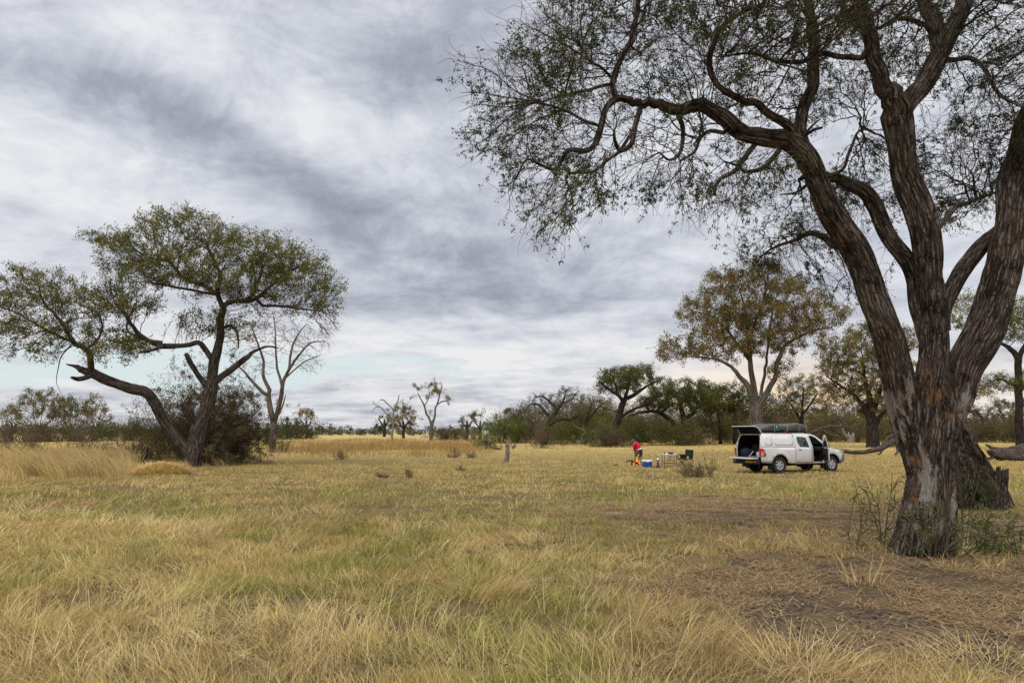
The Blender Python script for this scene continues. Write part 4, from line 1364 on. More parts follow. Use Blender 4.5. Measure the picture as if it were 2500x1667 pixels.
btree('umbrella_acacia', 'flat topped dark acacia on a slanting trunk, taller of the two above the scrub', 1502, 1088, [
    dict(p=[(1500, 1092, 18), (1504, 1045, 17), (1511, 1020, 15), (1518, 990, 15), (1524, 975, 13)]),
    dict(p=[(1522, 978, 10), (1505, 962, 8), (1480, 945, 6), (1462, 930, 4)], dy=-2), dict(p=[(1524, 975, 11), (1550, 962, 9), (1575, 945, 6), (1605, 930, 4)], dy=0),
    dict(p=[(1524, 975, 9), (1535, 945, 7), (1540, 915, 5)], dy=2), dict(p=[(1512, 1020, 8), (1545, 1000, 7), (1580, 985, 5), (1600, 975, 3)], dy=-3), dict(p=[(1508, 960, 6), (1500, 930, 4), (1490, 910, 3)], dy=2)],
    [(1530, 918, 70, 24, 0, 5), (1560, 905, 45, 16, 0, 4), (1488, 928, 40, 24, 0, 3.5), (1590, 930, 38, 18, 0, 3), (1470, 945, 25, 12, 0, 2), (1520, 945, 45, 15, 0, 3)], 750, BARK_FAR, LF_UMB, 25, 4.2, leaf_k=1.3)
btree('umbrella_acacia', 'lower and wider flat topped acacia with two bent trunks, behind the folding table', 1672, 1086, [
    dict(p=[(1672, 1088, 15), (1670, 1040, 13), (1668, 1015, 12), (1664, 1000, 11), (1660, 985, 8), (1650, 965, 5)]),
    dict(p=[(1668, 1022, 9), (1690, 1010, 8), (1703, 995, 6), (1725, 985, 4), (1745, 975, 3)], dy=-1),
    dict(p=[(1655, 1086, 12), (1648, 1040, 11), (1630, 1020, 11), (1608, 1006, 10), (1585, 1004, 8), (1560, 1008, 5), (1540, 1015, 3)], dy=-2, root=True), dict(p=[(1612, 1008, 7), (1630, 995, 6), (1645, 985, 4)], dy=1),
    dict(p=[(1585, 1004, 6), (1575, 985, 5), (1580, 970, 3)], dy=-2)],
    [(1670, 952, 80, 24, 0, 6), (1640, 970, 70, 24, 0, 5), (1700, 965, 70, 26, 0, 5), (1600, 980, 45, 20, 0, 4), (1725, 950, 40, 14, 0, 3), (1670, 985, 80, 16, 0, 4), (1615, 955, 40, 16, 0, 3)], 950, BARK_FAR, LF_UMB, 26, 4.2, leaf_k=1.3)
btree('broad_tree', 'yellow green tree at the right end of the lower flat topped acacia', 1760, 1084, [dict(p=[(1760, 1086, 10), (1758, 1040, 8), (1752, 1005, 5)])],
      [(1755, 985, 40, 25, 0, 3), (1770, 1000, 30, 20, 0, 2), (1735, 985, 25, 18, 0, 2)], 260, BARK_FAR, LF_ACA, 27, 2.8, leaf_k=1.4)
btree('gnarled_tree', 'half dead twisted tree bending over the scrub left of the campfire', 1332, 1086, [
    dict(p=[(1330, 1090, 16), (1336, 1045, 13), (1342, 1030, 11), (1352, 1015, 9), (1362, 1000, 8), (1372, 985, 6), (1380, 965, 4)]),
    dict(p=[(1340, 1038, 10), (1358, 1028, 9), (1372, 1023, 8), (1392, 1025, 6), (1412, 1015, 4)], dy=-2), dict(p=[(1345, 1025, 7), (1330, 1005, 6), (1318, 990, 5), (1300, 985, 4), (1285, 995, 3)], dy=1),
    dict(p=[(1362, 1000, 6), (1345, 985, 5), (1325, 968, 4), (1305, 970, 3)], dy=-1), dict(p=[(1372, 985, 5), (1395, 975, 4), (1405, 960, 3)], dy=1)],
    [(1385, 962, 34, 22, 0, 4), (1360, 975, 30, 25, 0, 3), (1310, 980, 30, 20, 0, 3), (1290, 1000, 25, 18, 0, 3), (1400, 990, 30, 25, 0, 3), (1340, 1000, 40, 25, 0, 4)], 650, BARK_FAR, LF_GRY, 28, 1.5)
btree('broad_tree', 'grey green tree leaning right beside the half dead twisted tree', 1432, 1083, [
    dict(p=[(1428, 1086, 10), (1430, 1040, 9), (1437, 1010, 7), (1445, 985, 4)]), dict(p=[(1432, 1030, 6), (1455, 1000, 4), (1470, 985, 3)], dy=1)],
    [(1435, 985, 40, 22, 0, 4), (1465, 990, 30, 22, 0, 3), (1425, 1010, 40, 22, 0, 4), (1480, 1010, 20, 18, 0, 2)], 420, BARK_FAR, LF_OLV, 29, 2.2)
btree('broad_tree', 'small dark round tree just left of the half dead twisted tree', 1262, 1080, [dict(p=[(1262, 1082, 8), (1264, 1040, 7), (1262, 1015, 4)])],
      [(1265, 1015, 26, 16, 0, 3), (1285, 1020, 18, 12, 0, 2), (1250, 1025, 15, 12, 0, 2)], 200, BARK_FAR, LF_DRK, 30, 2.5, leaf_k=1.2)
btree('green_acacia', 'green flat crowned acacia on a thick dark trunk at the right edge', 2490, 1096, [
    dict(p=[(2492, 1098, 22), (2488, 1040, 18), (2487, 960, 17), (2486, 900, 16), (2480, 868, 14), (2462, 848, 11), (2440, 838, 7), (2420, 835, 4)]),
    dict(p=[(2486, 890, 12), (2500, 850, 11), (2530, 820, 9), (2570, 800, 6)], dy=1), dict(p=[(2486, 945, 9), (2465, 935, 7), (2440, 925, 5), (2415, 935, 3)], dy=-2), dict(p=[(2487, 960, 8), (2520, 930, 7), (2560, 920, 4)], dy=0)],
    [(2460, 790, 70, 42, 0, 4), (2400, 770, 55, 40, 0, 3), (2520, 760, 80, 50, 0, 4), (2390, 830, 40, 25, 0, 2.5), (2430, 930, 55, 26, -1, 3), (2390, 960, 40, 16, -1, 2), (2520, 930, 50, 30, 0, 3), (2350, 760, 40, 50, 0, 2.5), (2590, 800, 60, 50, 0, 3)],
    1300, BARK_FAR, LF_ACA, 31, 2.8, leaf_k=1.3)
for k, (px, row, lab, bl, lf) in enumerate([
        (2400, 1078, 'grey brown tree in the gap right of the thorn tree trunk', [(2400, 1010, 40, 22), (2370, 1025, 30, 20), (2425, 1030, 30, 16)], LF_GRY),
        (2450, 1077, 'brown leafed tree behind the trunk of the green acacia', [(2450, 1000, 35, 25), (2470, 1020, 30, 20), (2430, 985, 25, 18)], LF_OLV),
        (2550, 1080, 'olive tree beyond the green acacia, cut by the frame', [(2530, 1000, 45, 35), (2560, 985, 40, 30), (2510, 1025, 25, 18)], LF_OLV),
        (2345, 1078, 'dark tree right against the edge of the thorn tree trunk', [(2345, 1000, 28, 25), (2330, 1020, 30, 22)], LF_DRK),
        (2190, 1078, 'dull olive tree behind the thorn tree trunk', [(2190, 1000, 50, 35), (2230, 990, 40, 40), (2160, 1020, 30, 20)], LF_OLV),
        (2030, 1076, 'low grey tree above the fallen branches', [(2030, 1010, 38, 22), (2055, 1025, 25, 16), (2005, 1025, 25, 15)], LF_GRY),
        (2095, 1077, 'dim olive tree filling the gap under the broad tree', [(2095, 1020, 35, 22), (2070, 1035, 25, 14)], LF_OLV)]):
    btree('woodland_tree', lab, px, row, [dict(p=[(px, row + 1, 8), (px + 2, row - 30, 7), (px - 1, row - 55, 4)]), dict(p=[(px + 2, row - 32, 5), (px + 15, row - 52, 3)], dy=1)], bl, 260, BARK_FAR, lf, 40 + k, 2.0, group='trees at the back of the camp')
# left background
for k, (px, row, lab, bl, lf, n) in enumerate([
        (100, 1078, 'wide layered brown green tree on the left horizon', [(95, 962, 52, 14), (70, 975, 30, 18), (120, 985, 55, 20), (55, 1000, 35, 18), (130, 1010, 50, 18)], LF_OLV, 520),
        (172, 1076, 'dark green tree between the two brown trees on the left horizon', [(172, 985, 28, 18), (160, 1005, 40, 22), (190, 1010, 35, 22)], LF_DRK, 330),
        (228, 1077, 'small brown tree right of the dark green one on the left horizon', [(230, 980, 28, 16), (240, 1005, 30, 20), (215, 1000, 25, 18), (255, 1020, 18, 12)], LF_BRN, 330),
        (28, 1077, 'scrubby brown tree at the left edge of the horizon', [(30, 1000, 25, 8), (10, 1012, 30, 14), (50, 1022, 22, 10)], LF_OLV, 240),
        (748, 1069, 'small round ochre tree standing alone beyond the dead tree', [(748, 1012, 24, 18), (738, 1028, 22, 12), (765, 1030, 18, 10)], LF_BRN, 320),
        (700, 1072, 'low dark tree behind the green mound of bushes', [(700, 1028, 22, 10), (715, 1038, 18, 8)], LF_DRK, 160),
        (985, 1070, 'round brown leafed tree behind the small dead tree', [(985, 1010, 30, 22), (1000, 1020, 24, 22), (968, 1025, 22, 20), (985, 1035, 34, 14)], LF_BRN, 520),
        (938, 1066, 'dark green tree left of the small dead tree', [(938, 1020, 20, 14), (930, 1035, 22, 14), (950, 1035, 18, 14)], LF_DRK, 260),
        (1140, 1070, 'dark tree left of the pair on the middle horizon', [(1140, 1020, 16, 10), (1130, 1032, 16, 9)], LF_DRK, 170),
        (1172, 1071, 'light brown rounded tree, right one of the pair on the middle horizon', [(1170, 1016, 22, 12), (1160, 1028, 16, 10), (1190, 1028, 14, 10)], LF_OLV, 210),
        (1232, 1070, 'small grey tree alone right of the pair on the middle horizon', [(1232, 1008, 16, 10), (1228, 1022, 14, 8)], LF_GRY, 150)]):
    btree('horizon_tree', lab, px, row, [dict(p=[(px, row + 1, 8), (px + 1, row - 22, 6), (px, row - 42, 4)]), dict(p=[(px + 1, row - 24, 5), (px + 12, row - 42, 3)], dy=1), dict(p=[(px + 1, row - 22, 4), (px - 14, row - 44, 3)], dy=1)],
          bl, n, BARK_FAR, lf, 60 + k, 2.2, leaf_k=1.1, group='trees along the far edge of the meadow')
btree('slender_tree', 'tall sparse tree with two thin trunks and scattered leaves in the middle of the meadow', 1052, 1076, [
    dict(p=[(1051, 1078, 9), (1053, 1045, 8), (1051, 1030, 5), (1047, 1018, 5), (1040, 1008, 5), (1036, 990, 4), (1028, 975, 3), (1020, 960, 2)]),
    dict(p=[(1055, 1045, 5), (1061, 1015, 5), (1064, 995, 4), (1068, 985, 4), (1073, 965, 3), (1078, 945, 2)], dy=.5), dict(p=[(1051, 1035, 4), (1058, 1024, 3), (1061, 1015, 3)], dy=.2),
    dict(p=[(1066, 988, 3), (1080, 980, 3), (1095, 978, 2)], dy=-1), dict(p=[(1036, 990, 3), (1045, 975, 2), (1048, 955, 2)], dy=1)],
    [(1025, 950, 16, 12), (1018, 968, 18, 8), (1036, 978, 14, 12), (1050, 940, 16, 10), (1073, 936, 16, 9), (1066, 955, 16, 14), (1085, 962, 14, 10), (1096, 982, 9, 7), (1040, 1000, 14, 10)], 330, BARK_GREY, LF_BRN, 80, 1.6, bare=.2)
btree('dead_tree', 'small bleached dead tree with a crooked trunk standing in the brown grass', 958, 1079, [
    dict(p=[(959, 1081, 7), (958, 1070, 6), (957, 1055, 6), (960, 1038, 5), (960, 1020, 5), (960, 1003, 4), (955, 994, 3), (945, 985, 3), (935, 975, 3), (928, 976, 2)]),
    dict(p=[(960, 1003, 4), (967, 988, 3), (972, 975, 3), (974, 964, 2)], dy=.5), dict(p=[(961, 1035, 4), (972, 1022, 3), (980, 1013, 3), (995, 1010, 2)], dy=-.5),
    dict(p=[(958, 1030, 3), (942, 1010, 3), (930, 994, 3), (915, 995, 2), (909, 1006, 1)], dy=.8), dict(p=[(930, 994, 2), (912, 985, 2), (910, 978, 1)], dy=.3), dict(p=[(967, 988, 2), (982, 978, 2), (986, 973, 1)], dy=-.3)],
    [(925, 985, 18, 8), (975, 975, 12, 8), (985, 1005, 12, 8)], 70, WOOD_PALE, None, 81, 0, twig=(1, .6, .012, 0))

# ------------------------------------------------------------------ bushes
print('bushes')


def bush(name, label, px, row, w, h, lf, stem, seed, dens=1.0, leaf_k=1.0, bare=False, group=None, cat='bush', spiky=0.35, ns=None, up=0.8, hollow=0.25):
    rng = np.random.default_rng(seed)
    b = gp(px, row)
    s = b.y / F_PX
    Wm, Hm = w * s, h * s
    n0 = ns or int(np.clip(w * 0.5, 14, 60))
    r1 = max(0.012, 0.00016 * b.y)
    ang = rng.uniform(0, 2 * np.pi, n0)
    rad = np.sqrt(rng.uniform(0, 1, n0)) * Wm * 0.28
    S = np.stack([np.cos(ang) * rad, np.sin(ang) * rad, np.full(n0, 0.0)], -1)
    Dn = np.stack([np.cos(ang) * rng.uniform(.1, 1.1, n0), np.sin(ang) * rng.uniform(.1, 1.1, n0), np.full(n0, up) + rng.uniform(0, .5, n0)], -1)
    VV, QQ, nb = [], [], 0
    v, q, p1, d1 = twigs(S, Dn, Hm * rng.uniform(.55, 1.0, n0), np.full(n0, r1 * 1.6), 0.02, rng, 4)
    VV.append(v); QQ.append(q + nb); nb += len(v)
    i = np.repeat(np.arange(n0), 5)
    k = rng.integers(1, 5, len(i))
    D2 = d1[i, np.minimum(k, 3)] + rng.normal(0, 0.75, (len(i), 3))
    v, q, p2, d2 = twigs(p1[i, k], D2, Hm * rng.uniform(.2, .5, len(i)), np.full(len(i), r1), 0.0, rng, 3)
    VV.append(v); QQ.append(q + nb); nb += len(v)
    m = len(p2)
    i = np.repeat(np.arange(m), 4)
    k = rng.integers(1, 4, len(i))
    D3 = d2[i, np.minimum(k, 2)] + rng.normal(0, 0.8, (len(i), 3))
    v, q, p3, d3 = twigs(p2[i, k], D3, Hm * rng.uniform(.10, .28, len(i)), np.full(len(i), r1 * .6), 0.0, rng, 2)
    VV.append(v); QQ.append(q + nb); nb += len(v)
    V = np.concatenate(VV)
    V[:, 2] = np.abs(V[:, 2])
    hi = np.percentile(V[:, 2], 96.0); wd = np.percentile(np.abs(V[:, 0]), 94)
    sc = np.array([0.5 * Wm / wd, 0.5 * Wm / wd, Hm / hi])
    root = thing(name, label, cat, b, rng.uniform(-0.3, 0.3), group)
    np_mesh('stems', V * sc, quads=np.concatenate(QQ), mat=stem, parent=root, attrs={'bark': ('FLOAT_VECTOR', V)})
    if lf is not None:
        LS = np.concatenate([p3.reshape(-1, 3), p2[:, 1:].reshape(-1, 3)])
        LD = np.concatenate([np.repeat(d3, 3, 1)[:, :3].reshape(-1, 3)[:len(p3) * 3], d2.reshape(-1, 3)])
        LS = LS * sc
        LS[:, 2] = np.abs(LS[:, 2])
        size = max(0.05, 0.00165 * b.y) * leaf_k
        target = int(dens * 2.3 * (w * h * 0.75) / (0.25 * (size / s) ** 2))
        per = target / max(1, len(LS))
        nz = np.array([mnoise.noise(Vector(p) / max(0.4, Wm * .16) + Vector((seed, 0, 0))) for p in LS])
        fl = np.floor(per * (0.35 + 1.3 * sstep(nz, -.35, .35)) + rng.uniform(0, 1, len(LS))).astype(int)
        i = np.repeat(np.arange(len(LS)), fl)
        C = LS[i] + rng.normal(0, size * 1.0, (len(i), 3))
        C[:, 2] = np.maximum(C[:, 2], 0.03)
        cl = np.array([mnoise.noise(Vector(p) * 0.8 + Vector((seed * 1.7, 0, 0))) for p in LS])
        lv, lq, lr = leaves(C, size, rng, 0.5, -spiky, LD[i] * 0.6, np.clip(.5 + .5 * cl[i] + rng.normal(0, .2, len(i)), 0, 1))
        np_mesh('foliage', lv, quads=lq, mat=lf, parent=root, attrs={'rnd': ('FLOAT', lr)}, smooth=False)
    return root


ST_D = plain('scrub_stems', (0.090, 0.068, 0.048), 0.9, 0.1, var=.35, scale=3)
ST_G = plain('grey_stems', (0.15, 0.118, 0.088), 0.9, 0.1, var=.35, scale=3)
ST_S = plain('straw_brown_stems', (0.20, 0.145, 0.085), 0.9, 0.1, var=.35, scale=3)
ST_W = plain('green_brown_stems', (0.13, 0.115, 0.06), 0.9, 0.1, var=.35, scale=3)
GB = 'bushes along the edge of the woodland'
for k, (nm, lab, px, row, w, h, lf, st, dn, lk) in enumerate([
        ('scrub_bush', 'dense dark brown bush filling the space behind the acacia trunks', 515, 1133, 240, 185, LF_SCR, ST_D, 3.0, 1.2),
        ('scrub_bush', 'thin leafed dark bush reaching up left of the leaning acacia trunk', 400, 1128, 130, 150, LF_OLV, ST_D, 1.2, 1.2),
        ('scrub_bush', 'brown twiggy bush under the right hand side of the acacia', 575, 1130, 110, 110, LF_SCR, ST_D, 2.2, 1.2),
        ('bare_scrub', 'leafless grey brown scrub at the left edge behind the straw', 40, 1122, 170, 112, LF_SCR, ST_G, .08, .9),
        ('bare_scrub', 'tallest leafless scrub near the left edge, purple brown twigs', 130, 1118, 160, 118, LF_SCR, ST_G, .08, .9),
        ('bare_scrub', 'sparse leafless scrub with a few thorny branches before the yellow field', 212, 1120, 90, 84, LF_SCR, ST_G, .08, .9),
        ('bare_scrub', 'low tangled scrub with grey green sprigs left of the leaning trunk', 300, 1124, 100, 62, LF_OLV, ST_G, .08, .9),
        ('bare_scrub', 'brown scrub beyond the left frame edge, only its side in view', -50, 1116, 160, 110, LF_SCR, ST_G, .08, .9),
        ('green_bush', 'green bush at the left end of the row beyond the yellow field', 60, 1079, 110, 44, LF_OLV, ST_D, 1.1, 1),
        ('green_bush', 'dull green bush second in the row beyond the yellow field', 140, 1078, 100, 40, LF_OLV, ST_D, 1.1, 1),
        ('green_bush', 'brightest green bush in the row beyond the yellow field', 215, 1077, 100, 44, LF_GRN, ST_D, 1.2, 1),
        ('green_bush', 'mixed green and brown bush in the row beyond the yellow field', 285, 1076, 95, 40, LF_OLV, ST_D, 1.2, 1),
        ('green_bush', 'green bush at the right end of the row, partly behind the leaning trunk', 345, 1076, 80, 42, LF_DRK, ST_D, 1.2, 1),
        ('green_mound', 'rounded dark green mound of bush right of the tall dead tree', 715, 1072, 110, 34, LF_DRK, ST_D, 1.7, 1.2),
        ('green_mound', 'yellow green bush just behind the foot of the tall dead tree', 648, 1075, 70, 36, LF_GRN, ST_D, 1.2, 1.2),
        ('green_sprig', 'small bright green shoot leaning right at the foot of the dead tree', 690, 1104, 42, 32, LF_GRN, ST_G, .35, 1.4),
        ('round_bush', 'round grey brown bush right of the slender tree', 1095, 1075, 72, 26, LF_SCR, ST_D, 1.5, 1.0),
        ('round_bush', 'small grey bush left of the sign', 1150, 1076, 48, 20, LF_SCR, ST_G, .8, 1.0),
        ('green_bush', 'flat bright green bush directly under the white sign', 1184, 1094, 52, 32, LF_GRN, ST_D, 1.4, 1.1)]):
    bush(nm, lab, px, row, w, h, lf, st, 200 + k, dn, lk, ns=20 if nm == 'bare_scrub' else None)
for k, (lab, px, row, w, h, lf, st, dn, lk) in enumerate([
        ('bright green bush right of the white sign', 1232, 1082, 80, 48, LF_GRN, ST_D, 1.3, 1.1),
        ('dark purplish bush behind the low stump', 1282, 1081, 80, 58, LF_SCR, ST_D, 1.5, 1.1),
        ('leafless brown fan shaped bush standing forward of the row, right of the stump', 1326, 1094, 62, 48, LF_SCR, ST_G, .5, 1.0),
        ('mid green bush left of the curved dead branch', 1366, 1084, 66, 46, LF_GRN, ST_D, 1.2, 1.1),
        ('tall brown bush under the leaning grey green tree', 1408, 1082, 80, 58, LF_SCR, ST_D, 1.4, 1.1),
        ('grey green bush behind the curved dead branch', 1438, 1080, 80, 66, LF_OLV, ST_D, 1.2, 1.1),
        ('large bright green bush left of the taller flat topped acacia', 1462, 1088, 76, 44, LF_GRN, ST_D, 1.4, 1.1),
        ('dark brown low bush at the foot of the slanting acacia trunk', 1490, 1091, 70, 36, LF_SCR, ST_D, 1.5, 1.1),
        ('purple brown bush right behind the slanting acacia trunk', 1500, 1078, 90, 62, LF_SCR, ST_D, 1.4, 1.1),
        ('green bush right above the bending man', 1540, 1086, 80, 44, LF_GRN, ST_D, 1.1, 1.1),
        ('brown bush between the man and the folding table', 1592, 1080, 96, 52, LF_SCR, ST_D, 1.5, 1.1),
        ('round green bush behind the folding table', 1648, 1087, 92, 46, LF_GRN, ST_D, 1.2, 1.1),
        ('low brown bush right of the round green bush', 1690, 1088, 60, 34, LF_SCR, ST_D, 1.2, 1.1),
        ('big twiggy brown bush left of the raised hatch', 1738, 1084, 112, 82, LF_SCR, ST_D, .9, 1.0),
        ('bright green bush behind the raised hatch', 1805, 1081, 76, 50, LF_GRN, ST_D, 1.4, 1.1),
        ('dark bush hidden behind the pickup canopy', 1890, 1080, 110, 52, LF_SCR, ST_D, 1.4, 1.1),
        ('olive green bush above the pickup windscreen', 1975, 1079, 62, 46, LF_OLV, ST_D, 1.4, 1.1),
        ('grey brown bush behind the fallen branches', 2045, 1079, 80, 48, LF_SCR, ST_D, 1.2, 1.1),
        ('dull bush at the foot of the broad tree', 2105, 1080, 80, 40, LF_OLV, ST_D, 1.2, 1.1),
        ('green bush touching the left side of the thorn tree trunk', 2165, 1081, 70, 52, LF_OLV, ST_D, 1.2, 1.1),
        ('low grey bush in the gap right of the thorn tree', 2370, 1080, 80, 40, LF_SCR, ST_D, 1.3, 1.1),
        ('dull green bush left of the green acacia trunk', 2440, 1080, 80, 38, LF_OLV, ST_D, 1.3, 1.1),
        ('brown bush right of the green acacia trunk', 2520, 1081, 90, 40, LF_SCR, ST_D, 1.3, 1.1)]):
    bush('woodland_bush', lab, px, row, w * 1.2, h * 1.3, lf, st, 300 + k, dn, lk, group=GB)
for k, (lab, px, w, h, lf) in enumerate([
        ('dark scrub filling the gap between the bending man and the taller flat topped acacia', 1545, 110, 78, LF_SCR), ('grey scrub showing under the crown of the lower flat topped acacia', 1618, 100, 66, LF_OLV),
        ('dark scrub behind the trunks of the lower flat topped acacia', 1690, 110, 72, LF_SCR), ('dark scrub between the lower flat topped acacia and the ochre tree', 1775, 110, 84, LF_DRK),
        ('deep green scrub directly behind the ochre tree trunk', 1850, 110, 90, LF_DRK), ('brown scrub right of the ochre tree trunk', 1915, 110, 66, LF_SCR), ('scrub under the thinner olive tree', 1985, 110, 62, LF_OLV),
        ('brown scrub between the thinner olive tree and the broad tree', 2055, 110, 70, LF_SCR), ('dark scrub behind the broad tree trunk', 2130, 120, 76, LF_OLV), ('dark scrub behind the thorn tree limbs', 2220, 120, 80, LF_SCR),
        ('tall scrub left of the half dead twisted tree', 1300, 110, 70, LF_SCR), ('tall olive scrub between the twisted tree and the leaning grey green tree', 1385, 110, 84, LF_OLV), ('tall brown scrub left of the taller flat topped acacia', 1465, 110, 82, LF_SCR),
        ('scrub at the far right between trunk and frame', 2400, 130, 62, LF_SCR), ('scrub beyond the green acacia trunk', 2490, 130, 60, LF_OLV)]):
    bush('woodland_scrub', lab, px, 1074, w, h, lf, ST_D, 350 + k, 1.5, 1.2, group='scrub behind the woodland edge')
for k, (lab, px, row, w, h) in enumerate([('tiny brown shrub in the grass left of the stump, taller one of two', 1110, 1117, 28, 22), ('tiny brown shrub in the grass, nearer the stump of two', 1150, 1118, 24, 18),
                                           ('low dry shrub in the grass in front of the brown reeds', 830, 1122, 34, 24), ('spindly weed with few leaves alone in the middle of the meadow', 996, 1167, 20, 26),
                                           ('dry weed low in the grass left of the spindly one', 935, 1166, 30, 12), ('faint dry shrub below the tiny brown shrubs', 1125, 1148, 20, 12)]):
    bush('small_shrub', lab, px, row, w, h * .9, LF_OLV, ST_S, 400 + k, .25, 1.0, ns=12)
bush('thorn_shrub', 'brown thorny shrub with grass in it in front of the folding chairs', 1690, 1166, 62, 34, LF_BRN, ST_S, 420, .35, 1.0, ns=30)
bush('thorn_shrub', 'upright thorny stem with a few leaves left of the pickup', 1735, 1165, 26, 46, LF_OLV, ST_D, 421, .35, 1.2, ns=6, up=1.8)
# saplings and weeds round the foot of the big tree
for k, (lab, px, row, w, h, ns, dn) in enumerate([
        ('tallest thin sapling with green leaves left of the thorn tree trunk', 2150, 1338, 110, 165, 3, .035), ('short leafy sapling left of the tall one', 2088, 1342, 60, 130, 3, .05),
        ('green weed growing against the front of the thorn tree trunk', 2290, 1362, 170, 130, 14, .16), ('leafy weed at the lower right of the thorn tree', 2390, 1352, 130, 90, 6, .35),
        ('weed patch at the right edge beside the thorn tree', 2475, 1352, 100, 75, 6, .35), ('creeper of green leaves growing on the leaning broken trunk', 2405, 1246, 60, 80, 8, .2), ('pale green twigs right of the thorn tree trunk', 2350, 1300, 110, 170, 5, .06)]):
    bush('green_weed', lab, px, row, w, h, LF_WEE, ST_W, 430 + k, dn, 1.0, ns=ns, up=1.3, cat='weed', group='weeds round the thorn tree')

# ------------------------------------------------------------------ the wood along the horizon, one mass
rng = np.random.default_rng(500)
n = 520
pxs = rng.uniform(-700, 3200, n)
Ys = rng.uniform(300, 420, n)
Cs, Rn = [], []
for px, Y in zip(pxs, Ys):
    d = ray(px, 1053)
    c = Vector((d.x / d.y * Y, Y, 0))
    big = (px > 1250) or (px < 330)
    hh = (rng.uniform(2.2, 4.2) if rng.uniform() < .75 else rng.uniform(4, 6.5)) * (1.35 if big else 1.0)
    ww = hh * rng.uniform(.8, 1.6)
    m = int(90 * ww / 3)
    u = rng.normal(0, 1, (m, 3)); u /= np.linalg.norm(u, axis=1)[:, None]
    u *= rng.uniform(.3, 1, (m, 1)) ** .5
    P_ = u * np.array([ww * .5, ww * .5, hh * .5]) + np.array([c.x, c.y, hh * .55])
    P_[:, 2] = np.maximum(P_[:, 2], .2)
    Cs.append(P_)
    Rn.append(np.clip(rng.uniform(0, .8) + rng.normal(0, .2, m), 0, 1))
C = np.concatenate(Cs)
lv, lq, lr = leaves(C, 0.75, rng, .7, 0, None, np.concatenate(Rn))
o = np_mesh('far_woodland', lv, quads=lq, mat=LF_GRY, attrs={'rnd': ('FLOAT', lr)}, smooth=False)
tag(o, 'low grey line of far woodland along the horizon', 'woodland', kind='stuff')
# ------------------------------------------------------------------ stumps, logs, fallen trees
print('props')


def log_thing(name, label, Y, limbs, bark, seed, sides=14, detail=0.9, blobs=None, n=0, jag=(), cat='log', r0=0.012, twig=None, flare=0.0, part='trunk', step=0.25):
    sk = Skel(Y)
    for k, l in enumerate(limbs):
        sk.limb_px(l['p'], l.get('dy', 0), 0.12, l.get('gn', .4), seed * 17 + k, l.get('dy0'), root=(k == 0 or l.get('root', False)))
    if n:
        sk.grow(blob_points(blobs, n, Y, seed), step, 3, step * 1.6, 40, 0, .35, seed)
    sk.radii(r0, 2.3)
    p0 = Vector(sk.P[0]); p0.z = 0
    root = thing(name, label, cat, p0)
    VV, QQ, TT, BB, nb = thick_tubes(sk, sides, detail, seed, flare, jag=jag)
    v2, q2, b2, nb = thin_tubes(sk, nb, 4)
    VV += v2; QQ += q2; BB += b2
    if twig and n:
        rng = np.random.default_rng(seed)
        P = np.array(sk.P); par = np.array(sk.par)
        t = np.nonzero(~np.array(sk.fix) & (np.array(sk.r) < r0 * 1.8))[0]
        tv, tq, _, _ = twigs(P[t], P[t] - P[par[t]], np.full(len(t), twig), np.full(len(t), r0 * .6), 0, rng)
        VV.append(tv); QQ.append(tq + nb); BB.append(np.zeros_like(tv))
    np_mesh(part, np.concatenate(VV), quads=np.concatenate(QQ), tris=np.concatenate(TT), mat=bark, parent=root, attrs={'bark': ('FLOAT_VECTOR', np.concatenate(BB))}, origin=p0)
    return root


Ys = gp(2390, 1241).y
log_thing('broken_trunk', 'dark leaning broken trunk with a splintered stub, behind the foot of the thorn tree', Ys, [
    dict(p=[(2398, 1262, 120), (2394, 1235, 122), (2382, 1190, 108), (2368, 1140, 92), (2350, 1090, 70), (2332, 1045, 52), (2312, 1000, 44), (2295, 960, 34)], gn=.12),
    dict(p=[(2415, 1255, 84), (2424, 1225, 66), (2434, 1200, 42), (2442, 1178, 30), (2446, 1155, 25)], root=True, dy=-.3, dy0=-.3, gn=.1),
    dict(p=[(2450, 1252, 46), (2440, 1225, 40), (2418, 1180, 34), (2395, 1120, 24), (2375, 1080, 14)], root=True, dy=-.3, dy0=-.25, gn=.2),
    dict(p=[(2330, 1250, 60), (2345, 1215, 54), (2358, 1160, 40), (2352, 1110, 24)], root=True, dy=-.4, dy0=-.2, gn=.2)], BARK_BIG, 3, sides=48, detail=1.5, jag=(0, 1), cat='stump', flare=.12)
Yr = gp(2450, 1124).y
log_thing('fallen_log', 'thick weathered log with a splintered end lying in the grass at the right edge', Yr, [
    dict(p=[(2660, 1098, 50), (2580, 1102, 46), (2500, 1106, 42), (2455, 1109, 36), (2432, 1108, 26), (2418, 1104, 14)], gn=.15, dy=-.5),
    dict(p=[(2455, 1103, 18), (2432, 1097, 12), (2415, 1089, 7), (2406, 1085, 3)], dy=-.4), dict(p=[(2440, 1113, 14), (2425, 1117, 9), (2410, 1119, 4)], dy=-.6),
    dict(p=[(2520, 1092, 16), (2500, 1088, 14), (2478, 1092, 8)], dy=-.2)], WOOD_DEAD, 4, sides=28, detail=1.4, jag=(0,))
Yf = gp(2100, 1112).y
